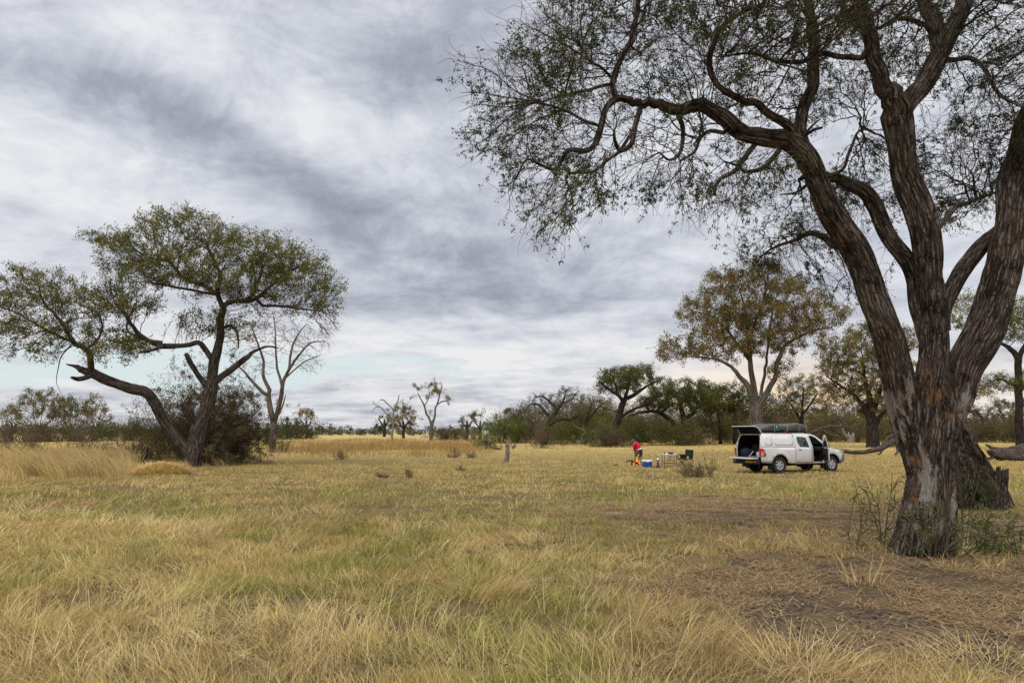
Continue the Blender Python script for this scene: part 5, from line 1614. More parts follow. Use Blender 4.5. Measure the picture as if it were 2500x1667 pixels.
log_thing('fallen_tree', 'long fallen trunk lying low in the grass from the pickup bonnet to the thorn tree', Yf, [
    dict(p=[(2340, 1050, 34), (2290, 1052, 30), (2230, 1060, 25), (2193, 1074, 20), (2172, 1083, 16), (2153, 1092, 14), (2134, 1099, 12), (2111, 1104, 11), (2083, 1104, 10), (2059, 1101, 10), (2030, 1097, 8)], gn=.2, dy=0),
    dict(p=[(2152, 1091, 9), (2160, 1079, 8), (2172, 1068, 8), (2190, 1055, 8), (2215, 1045, 6)], dy=.6), dict(p=[(2158, 1087, 5), (2150, 1104, 5), (2143, 1109, 3)], dy=-.4), dict(p=[(2190, 1088, 6), (2192, 1100, 7), (2186, 1109, 4)], dy=-.4),
    dict(p=[(2185, 1078, 5), (2182, 1090, 3)], dy=-.3), dict(p=[(2178, 1082, 4), (2176, 1092, 2)], dy=-.3)], WOOD_DEAD, 5, sides=18, detail=1.0)
Yg = gp(2030, 1084).y
log_thing('fallen_branches', 'tangle of dark fallen branches lying above the pickup bonnet', Yg, [
    dict(p=[(1945, 1074, 8), (1980, 1057, 8), (1999, 1051, 7), (2012, 1052, 7), (2022, 1059, 7), (2036, 1064, 7), (2050, 1066, 5), (2064, 1067, 3)], gn=.5),
    dict(p=[(1985, 1056, 7), (2002, 1047, 7), (2022, 1042, 7), (2045, 1041, 6), (2065, 1043, 6), (2083, 1042, 5), (2092, 1037, 4), (2105, 1032, 3), (2118, 1037, 2)], dy=.6),
    dict(p=[(2050, 1041, 5), (2058, 1034, 4), (2052, 1024, 3)], dy=.2), dict(p=[(2065, 1042, 4), (2072, 1050, 4), (2075, 1060, 3)], dy=.4), dict(p=[(2046, 1042, 4), (2048, 1055, 4), (2054, 1062, 3), (2058, 1072, 2)], dy=.3),
    dict(p=[(2030, 1061, 4), (2036, 1070, 3), (2042, 1077, 2)], dy=-.3), dict(p=[(2000, 1052, 5), (1992, 1060, 4), (1996, 1070, 3)], dy=-.3), dict(p=[(2090, 1038, 3), (2098, 1045, 2), (2112, 1048, 1)], dy=.2)],
    WOOD_DEAD, 6, sides=10, detail=.5, blobs=[(2060, 1048, 40, 14, 0, 1), (2100, 1040, 20, 8, 0, 1), (2000, 1060, 18, 10, 0, .8)], n=90, r0=.018, twig=.4, cat='branches')
Yt = gp(2077, 1081).y
log_thing('tree_stump', 'grey stump with a pale broken pole leaning on it, right of the fallen branches', Yt, [
    dict(p=[(2077, 1083, 19), (2077, 1075, 17), (2078, 1066, 16), (2078, 1062, 15)]), dict(p=[(2070, 1068, 6), (2062, 1057, 6), (2055, 1045, 5), (2051, 1037, 3)], root=True, dy=-.4, dy0=-.3)], WOOD_PALE, 7, jag=(0,), cat='stump')
Yp = gp(1237, 1129).y
log_thing('post_stump', 'short grey weathered stump standing alone in the middle of the meadow', Yp, [
    dict(p=[(1236, 1132, 17), (1237, 1122, 12), (1237, 1112, 10), (1239, 1102, 11.5), (1240, 1093, 9.5), (1239, 1087, 12), (1238, 1084, 10)], gn=.35), dict(p=[(1241, 1090, 5), (1240, 1084, 3), (1238, 1079, 1)], dy=0), dict(p=[(1234, 1132, 8), (1232, 1124, 5), (1233, 1116, 3)], dy=-.1, root=True, dy0=-.1)], WOOD_PALE, 8, sides=26, detail=1.4, jag=(0,), cat='stump')
Yq = gp(1253, 1096).y
log_thing('dead_snag', 'small white dead branch forking up behind the short stump', Yq, [
    dict(p=[(1252, 1098, 3.5), (1250, 1090, 3), (1248, 1082, 3), (1244, 1074, 2), (1240, 1070, 1)]), dict(p=[(1252, 1094, 5), (1255, 1089, 6), (1258, 1085, 5), (1256, 1080, 3)], dy=-.2, root=True), dict(p=[(1256, 1092, 4), (1260, 1088, 3), (1258, 1083, 2)], dy=.1)], WOOD_PALE, 9, cat='branches', sides=8)
Yk = gp(1200, 1098).y
log_thing('bent_log', 'short dark log with a bent arm rising under the flat green bush', Yk, [
    dict(p=[(1222, 1097, 6), (1212, 1094, 7), (1200, 1091, 6.5), (1196, 1086, 5.5), (1191, 1080, 5), (1185, 1077, 4.5), (1178, 1078, 3), (1172, 1081, 2)]), dict(p=[(1198, 1092, 4), (1190, 1094, 3), (1184, 1097, 2)], dy=-.2)], WOOD_DEAD, 10, sides=10, detail=.6)
Yz = gp(1422, 1086).y
log_thing('curved_dead_branch', 'curved grey dead branch arching out of the bushes onto the grass', Yz, [
    dict(p=[(1403, 1086, 4), (1412, 1079, 4), (1424, 1075, 4), (1434, 1070, 3), (1440, 1066, 3)]), dict(p=[(1426, 1085, 4), (1422, 1076, 4), (1420, 1068, 4), (1423, 1060, 4), (1431, 1055, 3.5), (1420, 1048, 3), (1408, 1043, 3), (1398, 1036, 2)], dy=.3, root=True),
    dict(p=[(1425, 1052, 2), (1424, 1042, 2), (1425, 1037, 1)], dy=.2)], WOOD_PALE, 11, cat='branches', sides=8, detail=.3)
for k, (lab, pts) in enumerate([('dark dead stick leaning in the bare scrub left of the leaning trunk', [(322, 1122, 7), (325, 1095, 6), (326, 1078, 4), (324, 1064, 3)]),
                                 ('short dead stump in the scrub just left of the leaning trunk', [(352, 1136, 9), (354, 1118, 8), (358, 1102, 7), (361, 1092, 5)])]):
    log_thing('dead_stick', lab, gp(pts[0][0], pts[0][1]).y, [dict(p=pts)], WOOD_DEAD, 20 + k, cat='stump', sides=10)

# termite mound far out
tm = gp(1035, 1068)
bm = bmesh.new()
s_ = tm.y / F_PX
prof = [(9 * s_, 0), (8 * s_, 2.5 * s_), (5.5 * s_, 5 * s_), (3.6 * s_, 8 * s_), (2.4 * s_, 11 * s_), (1.3 * s_, 14 * s_), (.4 * s_, 16.5 * s_)]
add_lathe(bm, prof, sides=18)
for v in bm.verts:
    nz = mnoise.noise_vector(v.co * .7) * .45
    v.co += Vector((nz.x, nz.y, 0))
mound = thing('termite_mound', 'small pale pointed termite mound at the far edge of the meadow', 'mound', tm)
bm_obj('mound', bm, plain('termite_earth', (.36, .31, .26), .95, .1, var=.25, scale=1.2), mound, smooth=True)

# ------------------------------------------------------------------ the sign
sg = gp(1187, 1093)
ss = sg.y / F_PX
SIGN_W = plain('sign_white', (.74, .75, .78), .6, .3, var=.07)
SIGN_K = plain('sign_letters', (.30, .32, .36), .7, .2)
POST = plain('sign_post', (.12, .095, .075), .9, .1, var=.3)
sign = thing('camp_sign', 'small white sign board lettered CB3 on two posts above the flat green bush', 'sign', sg)
zb, zt = at(1187, 1060.5, sg.y).z, at(1187, 1051.8, sg.y).z
for dx_ in (-3.2, 2.0):
    bm = bmesh.new(); add_bar(bm, (dx_ * ss, .03, 0), (dx_ * ss, .03, zb + .25), .035, 8); bm_obj('post', bm, POST, sign)
bm = bmesh.new(); add_box(bm, (0, 0, (zb + zt) / 2), (11.6 * ss, .03, zt - zb), .004); bd = bm_obj('board', bm, SIGN_W, sign)
zc_ = (zb + zt) / 2
bm = bmesh.new()
for (x0, z0, w_, h_) in ((0, 3.6 * ss, 10.6 * ss, .025), (0, -3.6 * ss, 10.6 * ss, .025), (-5.2 * ss, 0, .03, 7.2 * ss), (5.2 * ss, 0, .03, 7.2 * ss)):
    add_box(bm, (x0, -.018, zc_ + z0), (w_, .006, h_))
bm_obj('border', bm, SIGN_K, bd)
bm = bmesh.new()
u_ = ss
strokes = {'C': [(-1, 2, 1, 2), (-1, 2, -1, -2), (-1, -2, 1, -2)], 'B': [(-1, 2, -1, -2), (-1, 2, .8, 2), (-1, 0, .8, 0), (-1, -2, .8, -2), (1, 1.7, 1, .3), (1, -.3, 1, -1.7)], '3': [(-1, 2, 1, 2), (-.6, 0, 1, 0), (-1, -2, 1, -2), (1, 2, 1, -2)]}
for ch, ox in zip('CB3', (-3.1, 0, 3.1)):
    for (x0, z0, x1, z1) in strokes[ch]:
        cx_, cz_ = (x0 + x1) / 2 * u_ + ox * u_, (z0 + z1) / 2 * 1.15 * u_
        add_box(bm, (cx_, -.019, zc_ + cz_), (abs(x1 - x0) * u_ + .5 * u_, .008, abs(z1 - z0) * 1.15 * u_ + .5 * u_))
bm_obj('lettering', bm, SIGN_K, bd)

# ------------------------------------------------------------------ grass heaps and stray tufts
def tuft(name, label, px, row, r, L, n, c0, c1, seed, t0=(0, .5), t1=(.5, 1.6), w=.006, cat='grass tuft', group=None):
    rg = np.random.default_rng(seed)
    p = gp(px, row)
    T = Blades()
    a = rg.uniform(0, 6.283, n); q = np.sqrt(rg.uniform(0, 1, n)) * r
    x, y = np.cos(a) * q, np.sin(a) * q
    col = mixc(np.tile(np.array(c0), (n, 1)), np.tile(np.array(c1), (n, 1)), rg.uniform(0, 1, n)) * rg.uniform(.75, 1.15, n)[:, None]
    T.add(x, y, np.zeros(n), L * rg.uniform(.5, 1.1, n), np.maximum(w, .0007 * p.y) * rg.uniform(.7, 1.3, n), a + rg.normal(0, .6, n), rg.uniform(*t0, n), rg.uniform(*t1, n), col, 4, rg, .5)
    o = T.build(name, gmat, label, cat)
    del o['kind']
    if group: o['group'] = group
    o.location = p
    return o


tuft('straw_tuft', 'pale upright tuft of dead grass on the bare soil in front of the thorn tree', 2108, 1425, .24, .48, 52, PALE * 1.02, STRAW, 1, (0, .5), (.1, 1.6), .007)
tuft('straw_tuft', 'flattened pale grass clump right of the trunk foot, on the bare soil', 2335, 1392, .30, .34, 70, PALE, STRAW, 2, (.6, 1.3), (1.1, 1.9), .007)
tuft('straw_tuft', 'small spiky straw clump near the right edge on the bare soil', 2425, 1392, .12, .22, 40, PALE * 1.05, STRAW, 3, (0, .8), (.3, 1.6), .007)
tuft('straw_tuft', 'big loose straw tuft at the bottom, in front of the bare soil', 1965, 1630, .42, .46, 300, PALE, STRAW, 4, (.2, 1.1), (.8, 1.8), .005)
tuft('straw_tuft', 'broad fallen straw tuft in the bottom right corner', 2440, 1640, .60, .46, 320, PALE, STRAW, 5, (.6, 1.3), (1.1, 1.9), .005)
tuft('straw_tuft', 'low rounded straw tuft in the middle of the foreground', 1180, 1450, .45, .50, 380, STRAW, BROWN * 1.3, 6, (.4, 1.0), (1.1, 1.9), .005)
h_ = gp(388, 1158)
hp = Blades()
n = 5200
rng = np.random.default_rng(77)
a = rng.uniform(0, 6.283, n); q = np.sqrt(rng.uniform(0, 1, n))
x, y = np.cos(a) * q * 1.25, np.sin(a) * q * .8
z = .42 * (1 - q ** 2) * rng.uniform(.7, 1, n)
col = mixc(np.tile(STRAW, (n, 1)), np.tile(BROWN * 1.3, (n, 1)), rng.uniform(0, .25, n)) * rng.uniform(.9, 1.25, n)[:, None]
hp.add(x, y, z, rng.uniform(.25, .6, n), np.full(n, .022), a * .3 + rng.normal(0, 1.2, n), rng.uniform(.5, 1.5, n), rng.uniform(1.2, 2.1, n), col, 3, rng, .3)
o = hp.build('straw_heap', gmat, 'low heap of cut straw lying at the foot of the leaning acacia trunk', 'straw heap')
del o['kind']
o.location = h_
# ------------------------------------------------------------------ the camp: materials
def paint_mat():
    m, nt = new_mat('white_car_paint')
    tc = nt.n('ShaderNodeTexCoord').outputs['Object']
    sp = nt.n('ShaderNodeSeparateXYZ'); nt.put(sp.inputs[0], tc)
    base = nt.ramp(nt.noise(tc, 2.2, 4, .6), [(.3, (.70, .685, .665)), (.7, (.76, .745, .725))])
    dust = nt.m('MULTIPLY', nt.range(sp.outputs[2], 1.05, .40), nt.range(nt.noise(tc, 5, 6, .7), .25, .75))
    c = nt.mix(nt.m('MULTIPLY', dust, .75), base, (.40, .31, .21))
    finish(nt, bsdf(nt, c, nt.m('ADD', .30, nt.m('MULTIPLY', dust, .5)), .5, coat=.3))
    return m


PAINT = paint_mat()
BLACKP = plain('black_plastic', (.022, .022, .024), .65, .3, var=.3)
GREYP = plain('grey_bumper_plastic', (.15, .165, .20), .6, .35, var=.15)
DARKIN = plain('dark_lining', (.012, .012, .013), .9, .1, var=.3)
SEATM = plain('grey_seat_cloth', (.06, .06, .065), .9, .1, var=.3)
RUBBER = plain('tyre_rubber', (.035, .033, .031), .85, .2, var=.35, scale=9)
STEEL = plain('silver_rim', (.62, .62, .63), .32, .5, .75, var=.08)
REDL = plain('red_lens', (.55, .018, .014), .18, .6, var=.25)
CLEARL = plain('clear_lens', (.55, .57, .60), .15, .6, var=.15)
ORANL = plain('amber_reflector', (.55, .10, .02), .3, .5)
PLATE = plain('yellow_number_plate', (.50, .30, .02), .5, .4, var=.1)
PLATEK = plain('plate_letters', (.05, .035, .01), .6, .3)
CHROME = plain('mirror_glass', (.35, .55, .56), .06, .6, .9, var=.1)
def cover_mat():
    m, nt = new_mat('tent_cover_cloth')
    tc = nt.n('ShaderNodeTexCoord').outputs['Object']
    n = nt.noise(tc, 4, 6, .65)
    c = nt.ramp(n, [(.3, (.055, .055, .052)), (.55, (.105, .10, .095)), (.75, (.15, .14, .13))])
    b = nt.bump(nt.noise(nt.v('MULTIPLY', tc, (1, 1, .5)), 7, 5, .6, 1.2), .9, .05)
    finish(nt, bsdf(nt, c, .6, .35, 0, b))
    return m
COVER = cover_mat()


def glass_mat(name, tint, mixv):
    m, nt = new_mat(name)
    gl = nt.n('ShaderNodeBsdfGlossy'); gl.inputs['Roughness'].default_value = .03
    nt.put(gl.inputs[0], (.9, .9, .9))
    tr = nt.n('ShaderNodeBsdfTransparent'); nt.put(tr.inputs[0], tint)
    fr = nt.n('ShaderNodeFresnel'); fr.inputs[0].default_value = 1.5
    mx = nt.n('ShaderNodeMixShader')
    nt.put(mx.inputs[0], nt.m('ADD', fr.outputs[0], mixv, clamp=True))
    nt.t.links.new(tr.outputs[0], mx.inputs[1]); nt.t.links.new(gl.outputs[0], mx.inputs[2])
    finish(nt, mx.outputs[0])
    return m


GLASS = glass_mat('car_glass', (.55, .62, .60), .06)

# ------------------------------------------------------------------ the pickup (x forward, y to its left, z up; origin under the rear axle)
CAR_RZ = R(21.0)
rw = gp(1905, 1155.5)
fwd_ = Vector((math.cos(CAR_RZ), math.sin(CAR_RZ), 0)); lef_ = Vector((-math.sin(CAR_RZ), math.cos(CAR_RZ), 0))
CAR0 = rw + lef_ * .86
car = thing('pickup_truck', 'white double cab pickup with canopy, raised rear hatch, dropped tailgate and open front door', 'pickup', CAR0, CAR_RZ)
WB, TR = 3.085, .385


def half_w(x, z):
    """half width of the body at a station"""
    w = .885
    if z > 1.12:
        w -= (z - 1.12) * .26 + max(0, z - 1.55) ** 2 * .9
    w -= max(0, .62 - z) * .16
    w -= max(0, x - 3.55) ** 2 * .75
    w -= .018 * math.exp(-((z - 1.02) / .06) ** 2) * 0
    # wheel-arch flares
    for xa in (0.0, WB):
        d = math.hypot(x - xa, z - TR)
        w += .028 * math.exp(-((d - .50) / .09) ** 2)
    return w


def panel(outline, holes=(), side=-1, step=.11, yf=half_w, inset=0.0):
    """a body panel cut to outline (x, z) with holes, following the body's curve; returns a bmesh"""
    pts, edges = [], []

    def ring(pl):
        b = len(pts)
        dense = []
        for i, p in enumerate(pl):
            q = pl[(i + 1) % len(pl)]
            L = math.hypot(q[0] - p[0], q[1] - p[1])
            m = max(1, int(L / step))
            for j in range(m): dense.append((p[0] + (q[0] - p[0]) * j / m, p[1] + (q[1] - p[1]) * j / m))
        for p in dense: pts.append(Vector(p))
        n = len(dense)
        edges.extend((b + i, b + (i + 1) % n) for i in range(n))
        return dense
    o = ring(outline)
    hs = [ring(h) for h in holes]

    def inside(p, poly):
        c = False
        for i in range(len(poly)):
            a, b = poly[i], poly[i - 1]
            if (a[1] > p[1]) != (b[1] > p[1]) and p[0] < (b[0] - a[0]) * (p[1] - a[1]) / (b[1] - a[1]) + a[0]: c = not c
        return c
    xs = [p[0] for p in outline]; zs = [p[1] for p in outline]
    x = min(xs) + step * .5
    while x < max(xs):
        z = min(zs) + step * .5
        while z < max(zs):
            p = (x, z)
            if inside(p, o) and not any(inside(p, h) for h in hs) and all(math.hypot(q.x - x, q.y - z) > step * .45 for q in pts): pts.append(Vector(p))
            z += step
        x += step
    r = geometry.delaunay_2d_cdt(pts, edges, [], 2, 1e-5)
    bm = bmesh.new()
    vs = [bm.verts.new((v.x, side * (yf(v.x, v.y) - inset), v.y)) for v in r[0]]
    for f in r[2]:
        cxz = (sum(r[0][i].x for i in f) / len(f), sum(r[0][i].y for i in f) / len(f))
        if not inside(cxz, o) or any(inside(cxz, h) for h in hs): continue
        try: bm.faces.new([vs[i] for i in f])
        except ValueError: pass
    return bm


def solid(o, t=.025, off=0.0):
    m = o.modifiers.new('thickness', 'SOLIDIFY')
    m.thickness = t
    m.offset = off
    return o


def join_bm(dst, src):
    me = bpy.data.meshes.new('tmp'); src.to_mesh(me); src.free(); dst.from_mesh(me); bpy.data.meshes.remove(me)


def arc(cx, cz, r, a0, a1, n=14):
    return [(cx + r * math.cos(R(a0 + (a1 - a0) * k / n)), cz + r * math.sin(R(a0 + (a1 - a0) * k / n))) for k in range(n + 1)]


BED = [(-1.06, .62), (-1.04, .50), (-.60, .47)] + arc(0, TR, .475, 170, 10) + [(.62, .44), (.965, .43), (.965, 1.175), (-1.06, 1.185)]
CANOPY = [(-1.04, 1.195), (.965, 1.185), (.965, 1.74), (.90, 1.79), (-.80, 1.80), (-.86, 1.78), (-.93, 1.62), (-1.0, 1.40)]
FENDER = [(2.62, .45)] + [(2.66, .46)] + arc(WB, TR, .475, 168, 14) + [(3.72, .52), (3.86, .70), (3.88, .92), (3.70, 1.00), (3.30, 1.08), (2.98, 1.13), (2.62, 1.13)]
R_DOOR = [(1.01, .52), (1.06, .47), (1.90, .47), (1.93, .70), (1.88, 1.20), (1.80, 1.66), (1.74, 1.715), (1.08, 1.725), (1.0, 1.66), (.995, 1.0)]
R_WIN = [(1.20, 1.18), (1.76, 1.16), (1.66, 1.62), (1.12, 1.64), (1.12, 1.35)]
# frame round the door openings: sills, pillars and roof rail
FRAME = [(.972, .42), (2.62, .42), (2.62, 1.13), (2.98, 1.13), (2.62, 1.44), (2.36, 1.64), (2.12, 1.745), (1.80, 1.785), (.972, 1.79)]
F_OPEN = [(1.99, .50), (2.52, .50), (2.60, .62), (2.60, 1.10), (2.78, 1.16), (2.50, 1.42), (2.28, 1.60), (2.10, 1.69), (1.88, 1.70), (1.97, 1.20), (1.985, .8)]
R_OPEN = [(1.05, .55), (1.85, .55), (1.86, .8), (1.82, 1.15), (1.70, 1.66), (1.08, 1.67), (1.04, 1.0)]
bodybm = bmesh.new()
for sd in (-1, 1):
    join_bm(bodybm, panel(BED, side=sd))
    join_bm(bodybm, panel(FENDER, side=sd))
    join_bm(bodybm, panel(FRAME, [F_OPEN, R_OPEN], side=sd, inset=.008))
# roof, bonnet, cowl, front face as lofted sheets
def loft(rows):
    bm = bmesh.new()
    vr = [[bm.verts.new(p) for p in r_] for r_ in rows]
    for a, b in zip(vr[:-1], vr[1:]):
        for i in range(len(a) - 1): bm.faces.new((a[i], a[i + 1], b[i + 1], b[i]))
    return bm


def crown_row(x, z, wd, drop, n=12):
    return [(x, wd * (2 * i / n - 1), z - drop * abs(2 * i / n - 1) ** 2.6) for i in range(n + 1)]


join_bm(bodybm, loft([crown_row(x, z, half_w(x, z - d) + .003, d) for x, z, d in ((.965, 1.835, .045), (1.4, 1.845, .05), (1.8, 1.84, .055), (2.12, 1.80, .055), (2.30, 1.745, .06))]))
body = solid(bm_obj('body', bodybm, PAINT, car, smooth=True), .02)
join = bmesh.new()
bon = loft([crown_row(2.96, 1.165, .80, .05), crown_row(3.3, 1.13, .80, .06), crown_row(3.6, 1.075, .76, .07), crown_row(3.80, 1.02, .70, .08), crown_row(3.90, .95, .66, .05)])
solid(bm_obj('bonnet', bon, PAINT, car, smooth=True), .02)
# canopy: sides, roof and front; near-black lining added so the inside reads as shaded
cb = bmesh.new()
for sd in (-1, 1): join_bm(cb, panel(CANOPY, side=sd))
join_bm(cb, loft([crown_row(x, z, half_w(x, z - d) + .003, d) for x, z, d in ((-.82, 1.825, .03), (0, 1.835, .04), (.88, 1.83, .04), (.965, 1.80, .05))]))
canopy = solid(bm_obj('canopy', cb, PAINT, car, smooth=True), .02)
for sd in (-1, 1):       # raised panels pressed into the canopy sides
    for x0, x1 in ((-.80, -.34), (-.24, .86)):
        c_ = .12
        ol = arc(x1 - c_, 1.68 - c_, c_, 0, 90, 5) + arc(x0 + c_, 1.68 - c_, c_, 90, 180, 5) + arc(x0 + c_, 1.27 + c_, c_, 180, 270, 5) + arc(x1 - c_, 1.27 + c_, c_, 270, 360, 5)
        solid(bm_obj('side_panel', panel(ol, side=sd, inset=-.012), PAINT, canopy, smooth=True), .014)
ln = bmesh.new()
for sd in (-1, 1):
    join_bm(ln, panel([(-.98, .70), (.93, .70), (.93, 1.72), (-.84, 1.73), (-.93, 1.5)], side=sd, inset=.045))
for (c, s) in (((-.03, 0, .69), (1.96, 1.5, .02)), ((.94, 0, 1.2), (.02, 1.5, 1.05)), ((.05, 0, 1.752), (1.76, 1.32, .02))): add_box(ln, c, s)
bm_obj('load_bay', ln, DARKIN, car)
rf = bmesh.new()     # pale seal round the rear opening
for sd in (-1, 1):
    add_bar(rf, (-1.03, sd * .80, .75), (-1.02, sd * .80, 1.20), .022, 6); add_bar(rf, (-1.02, sd * .80, 1.20), (-.93, sd * .735, 1.60), .022, 6); add_bar(rf, (-.93, sd * .735, 1.60), (-.86, sd * .66, 1.765), .022, 6)
add_bar(rf, (-.86, -.66, 1.765), (-.86, .66, 1.765), .022, 6)
bm_obj('opening_frame', rf, PAINT, canopy)
# hatch, raised: hinged at the roof, curved panel
prof = [(-.86, 1.80), (-.92, 1.93), (-1.01, 2.04), (-1.14, 2.11), (-1.32, 2.14)]
hb = loft([[(x, -.76 + 1.52 * i / 8, z) for i in range(9)] for x, z in prof])
hatch = solid(bm_obj('hatch', hb, PAINT, car, smooth=True), .03)
hi = loft([[(x - .004, -.70 + 1.40 * i / 8, z - .032) for i in range(9)] for x, z in prof])
solid(bm_obj('inner_panel', hi, DARKIN, hatch, smooth=True), .012)
for sd in (-1, 1):
    st = bmesh.new(); add_bar(st, (-1.0, sd * .74, 1.42), (-1.08, sd * .72, 2.05), .012, 6)
    bm_obj('gas_strut', st, BLACKP, hatch)
# tailgate, down
tg = bmesh.new(); add_box(tg, (-1.31, 0, .685), (.50, 1.46, .065), .02); tail = bm_obj('tailgate', tg, PAINT, car, smooth=True, autosmooth=40)
tg = bmesh.new(); add_box(tg, (-1.31, 0, .722), (.44, 1.36, .012), .004); bm_obj('liner', tg, plain('tailgate_liner', (.30, .30, .30), .7), tail)
# rear bumper, plate, tow bar
rb = bmesh.new(); add_box(rb, (-1.17, 0, .52), (.18, 1.70, .21), .03); bump_ = bm_obj('rear_bumper', rb, BLACKP, car, smooth=True, autosmooth=40)
for sd in (-1, 1):
    b_ = bmesh.new(); add_box(b_, (-1.262, sd * .68, .54), (.012, .14, .07), .003); bm_obj('reflector', b_, ORANL, bump_)
b_ = bmesh.new(); add_box(b_, (-1.264, -.30, .53), (.012, .50, .115), .003); pl = bm_obj('number_plate', b_, PLATE, bump_)
b_ = bmesh.new()
add_box(b_, (-1.271, -.30, .482), (.004, .46, .008)); add_box(b_, (-1.271, -.30, .578), (.004, .46, .008))
bm_obj('border', b_, PLATEK, pl)
b_ = bmesh.new(); add_box(b_, (-1.22, .12, .39), (.10, .11, .20), .01); bm_obj('tow_bar', b_, BLACKP, bump_)
# tail lights wrap the rear corners
for sd in (-1, 1):
    lamp = panel([(-1.075, .80), (-.80, .80), (-.83, .97), (-.90, 1.10), (-.98, 1.15), (-1.075, 1.15)], side=sd, inset=-.022, step=.06)
    tl = solid(bm_obj('tail_light', lamp, REDL, car, smooth=True), .03)
    b_ = panel([(-1.076, .955), (-.84, .955), (-.845, .985), (-1.076, .985)], side=sd, inset=-.036, step=.06); solid(bm_obj('lens_strip', b_, CLEARL, tl), .008)
    b_ = panel([(-1.076, .83), (-.96, .83), (-.95, .90), (-1.076, .92)], side=sd, inset=-.036, step=.05); solid(bm_obj('reverse_lens', b_, CLEARL, tl), .008)
    b_ = bmesh.new(); add_box(b_, (-1.083, sd * .845, .975), (.03, .10, .35), .006); bm_obj('rear_lens', b_, REDL, tl)
# front: bumper corner, grille, headlights
fb = bmesh.new()
rows = []
for z, dxx in ((.42, -.05), (.52, .02), (.68, .05), (.82, .03), (.88, 0)):
    rows.append([(3.98 + dxx - .30 * abs(t) ** 2.6, .86 * t * (1 - .02 * abs(t)), z) for t in [i / 8 - 1 for i in range(17)]])
fbo = loft(rows)
for sd in (-1, 1):
    join_bm(fbo, panel([(3.62, .50), (3.80, .46), (3.93, .60), (3.92, .90), (3.74, .80), (3.66, .64)], side=sd, inset=-.02, step=.07))
solid(bm_obj('front_bumper', fbo, GREYP, car, smooth=True), .03)
b_ = bmesh.new(); add_box(b_, (3.90, 0, .92), (.06, .95, .13), .02); bm_obj('grille', b_, BLACKP, car)
for sd in (-1, 1):
    hl = panel([(3.58, 1.015), (3.80, .93), (3.90, .87), (3.89, .96), (3.78, 1.015), (3.66, 1.045)], side=sd, inset=-.016, step=.06)
    solid(bm_obj('headlight', hl, CLEARL, car, smooth=True), .02)
# glass
ws = loft([[(2.28 + .70 * t, -1 * (.66 + .10 * t) * s_, 1.745 - .60 * t - .02 * s_ * s_) for s_ in [i / 6 - 1 for i in range(13)]] for t in [k / 4 for k in range(5)]])
bm_obj('windscreen', ws, GLASS, car, smooth=True)
bw = bmesh.new(); add_box(bw, (.975, 0, 1.45), (.006, 1.2, .45)); bm_obj('rear_window', bw, GLASS, car)


def door(name, outline, win, side, parent, hinge=None, handle=None):
    d = solid(bm_obj(name, panel(outline, [win] if win else [], side=side, inset=-.004), PAINT, parent, smooth=True), .03)
    if win: bm_obj('window', panel(win, side=side, inset=.010), GLASS, d)
    if win:      # black seal round the glass
        sb = bmesh.new()
        for i in range(len(win)):
            a, b = win[i], win[(i + 1) % len(win)]
            add_bar(sb, (a[0], side * (half_w(*a) + .006), a[1]), (b[0], side * (half_w(*b) + .006), b[1]), .013, 5)
        bm_obj('window_seal', sb, BLACKP, d)
    if handle:
        hb_ = bmesh.new(); add_box(hb_, (handle[0], side * (half_w(*handle) + .022), handle[1]), (.17, .022, .032), .006); bm_obj('handle', hb_, BLACKP, d)
    return d


rd = door('rear_door', R_DOOR, R_WIN, -1, car, handle=(1.19, 1.06))
F_DOOR = [(1.96, .50), (2.54, .48), (2.63, .60), (2.65, 1.12), (2.86, 1.15), (2.54, 1.44), (2.30, 1.63), (2.10, 1.72), (1.87, 1.725), (1.95, 1.20), (1.965, .8)]
F_WIN = [(2.02, 1.17), (2.70, 1.17), (2.48, 1.40), (2.26, 1.58), (2.08, 1.665), (1.945, 1.665)]
ld = door('rear_door', R_DOOR, R_WIN, 1, car, handle=(1.19, 1.06))
lf_ = door('front_door', F_DOOR, F_WIN, 1, car, handle=(2.1, 1.06))
# the driver's door, swung open about its front edge
piv = Vector((2.64, -.885, 0))
od = door('front_door', F_DOOR, F_WIN, -1, car, handle=(2.1, 1.06))
tp = solid(bm_obj('door_trim', panel([(1.99, .55), (2.52, .53), (2.60, .64), (2.62, 1.12), (2.02, 1.13)], side=-1, inset=.055), BLACKP, od), .03)
b_ = bmesh.new(); add_box(b_, (2.30, -.80, .88), (.40, .06, .05), .012); bm_obj('armrest', b_, SEATM, od)
b_ = bmesh.new(); add_box(b_, (2.46, -.812, 1.0), (.09, .02, .03), .005); bm_obj('inside_handle', b_, STEEL, od)
mb = bmesh.new(); add_box(mb, (2.60, -1.02, 1.24), (.10, .22, .19), .03); mir = bm_obj('wing_mirror', mb, BLACKP, od, smooth=True, autosmooth=50)
b_ = bmesh.new(); add_box(b_, (2.545, -1.02, 1.245), (.008, .17, .14), .002); bm_obj('mirror_glass', b_, CHROME, mir)
OPEN = Matrix.Translation(piv) @ Matrix.Rotation(R(62), 4, 'Z') @ Matrix.Translation(-piv)
od.matrix_local = OPEN
# left mirror
mb = bmesh.new(); add_box(mb, (2.66, 1.02, 1.22), (.10, .20, .18), .03); mir = bm_obj('wing_mirror', mb, BLACKP, car, smooth=True, autosmooth=50)
b_ = bmesh.new(); add_box(b_, (2.605, 1.02, 1.22), (.008, .16, .13), .002); bm_obj('mirror_glass', b_, CHROME, mir)
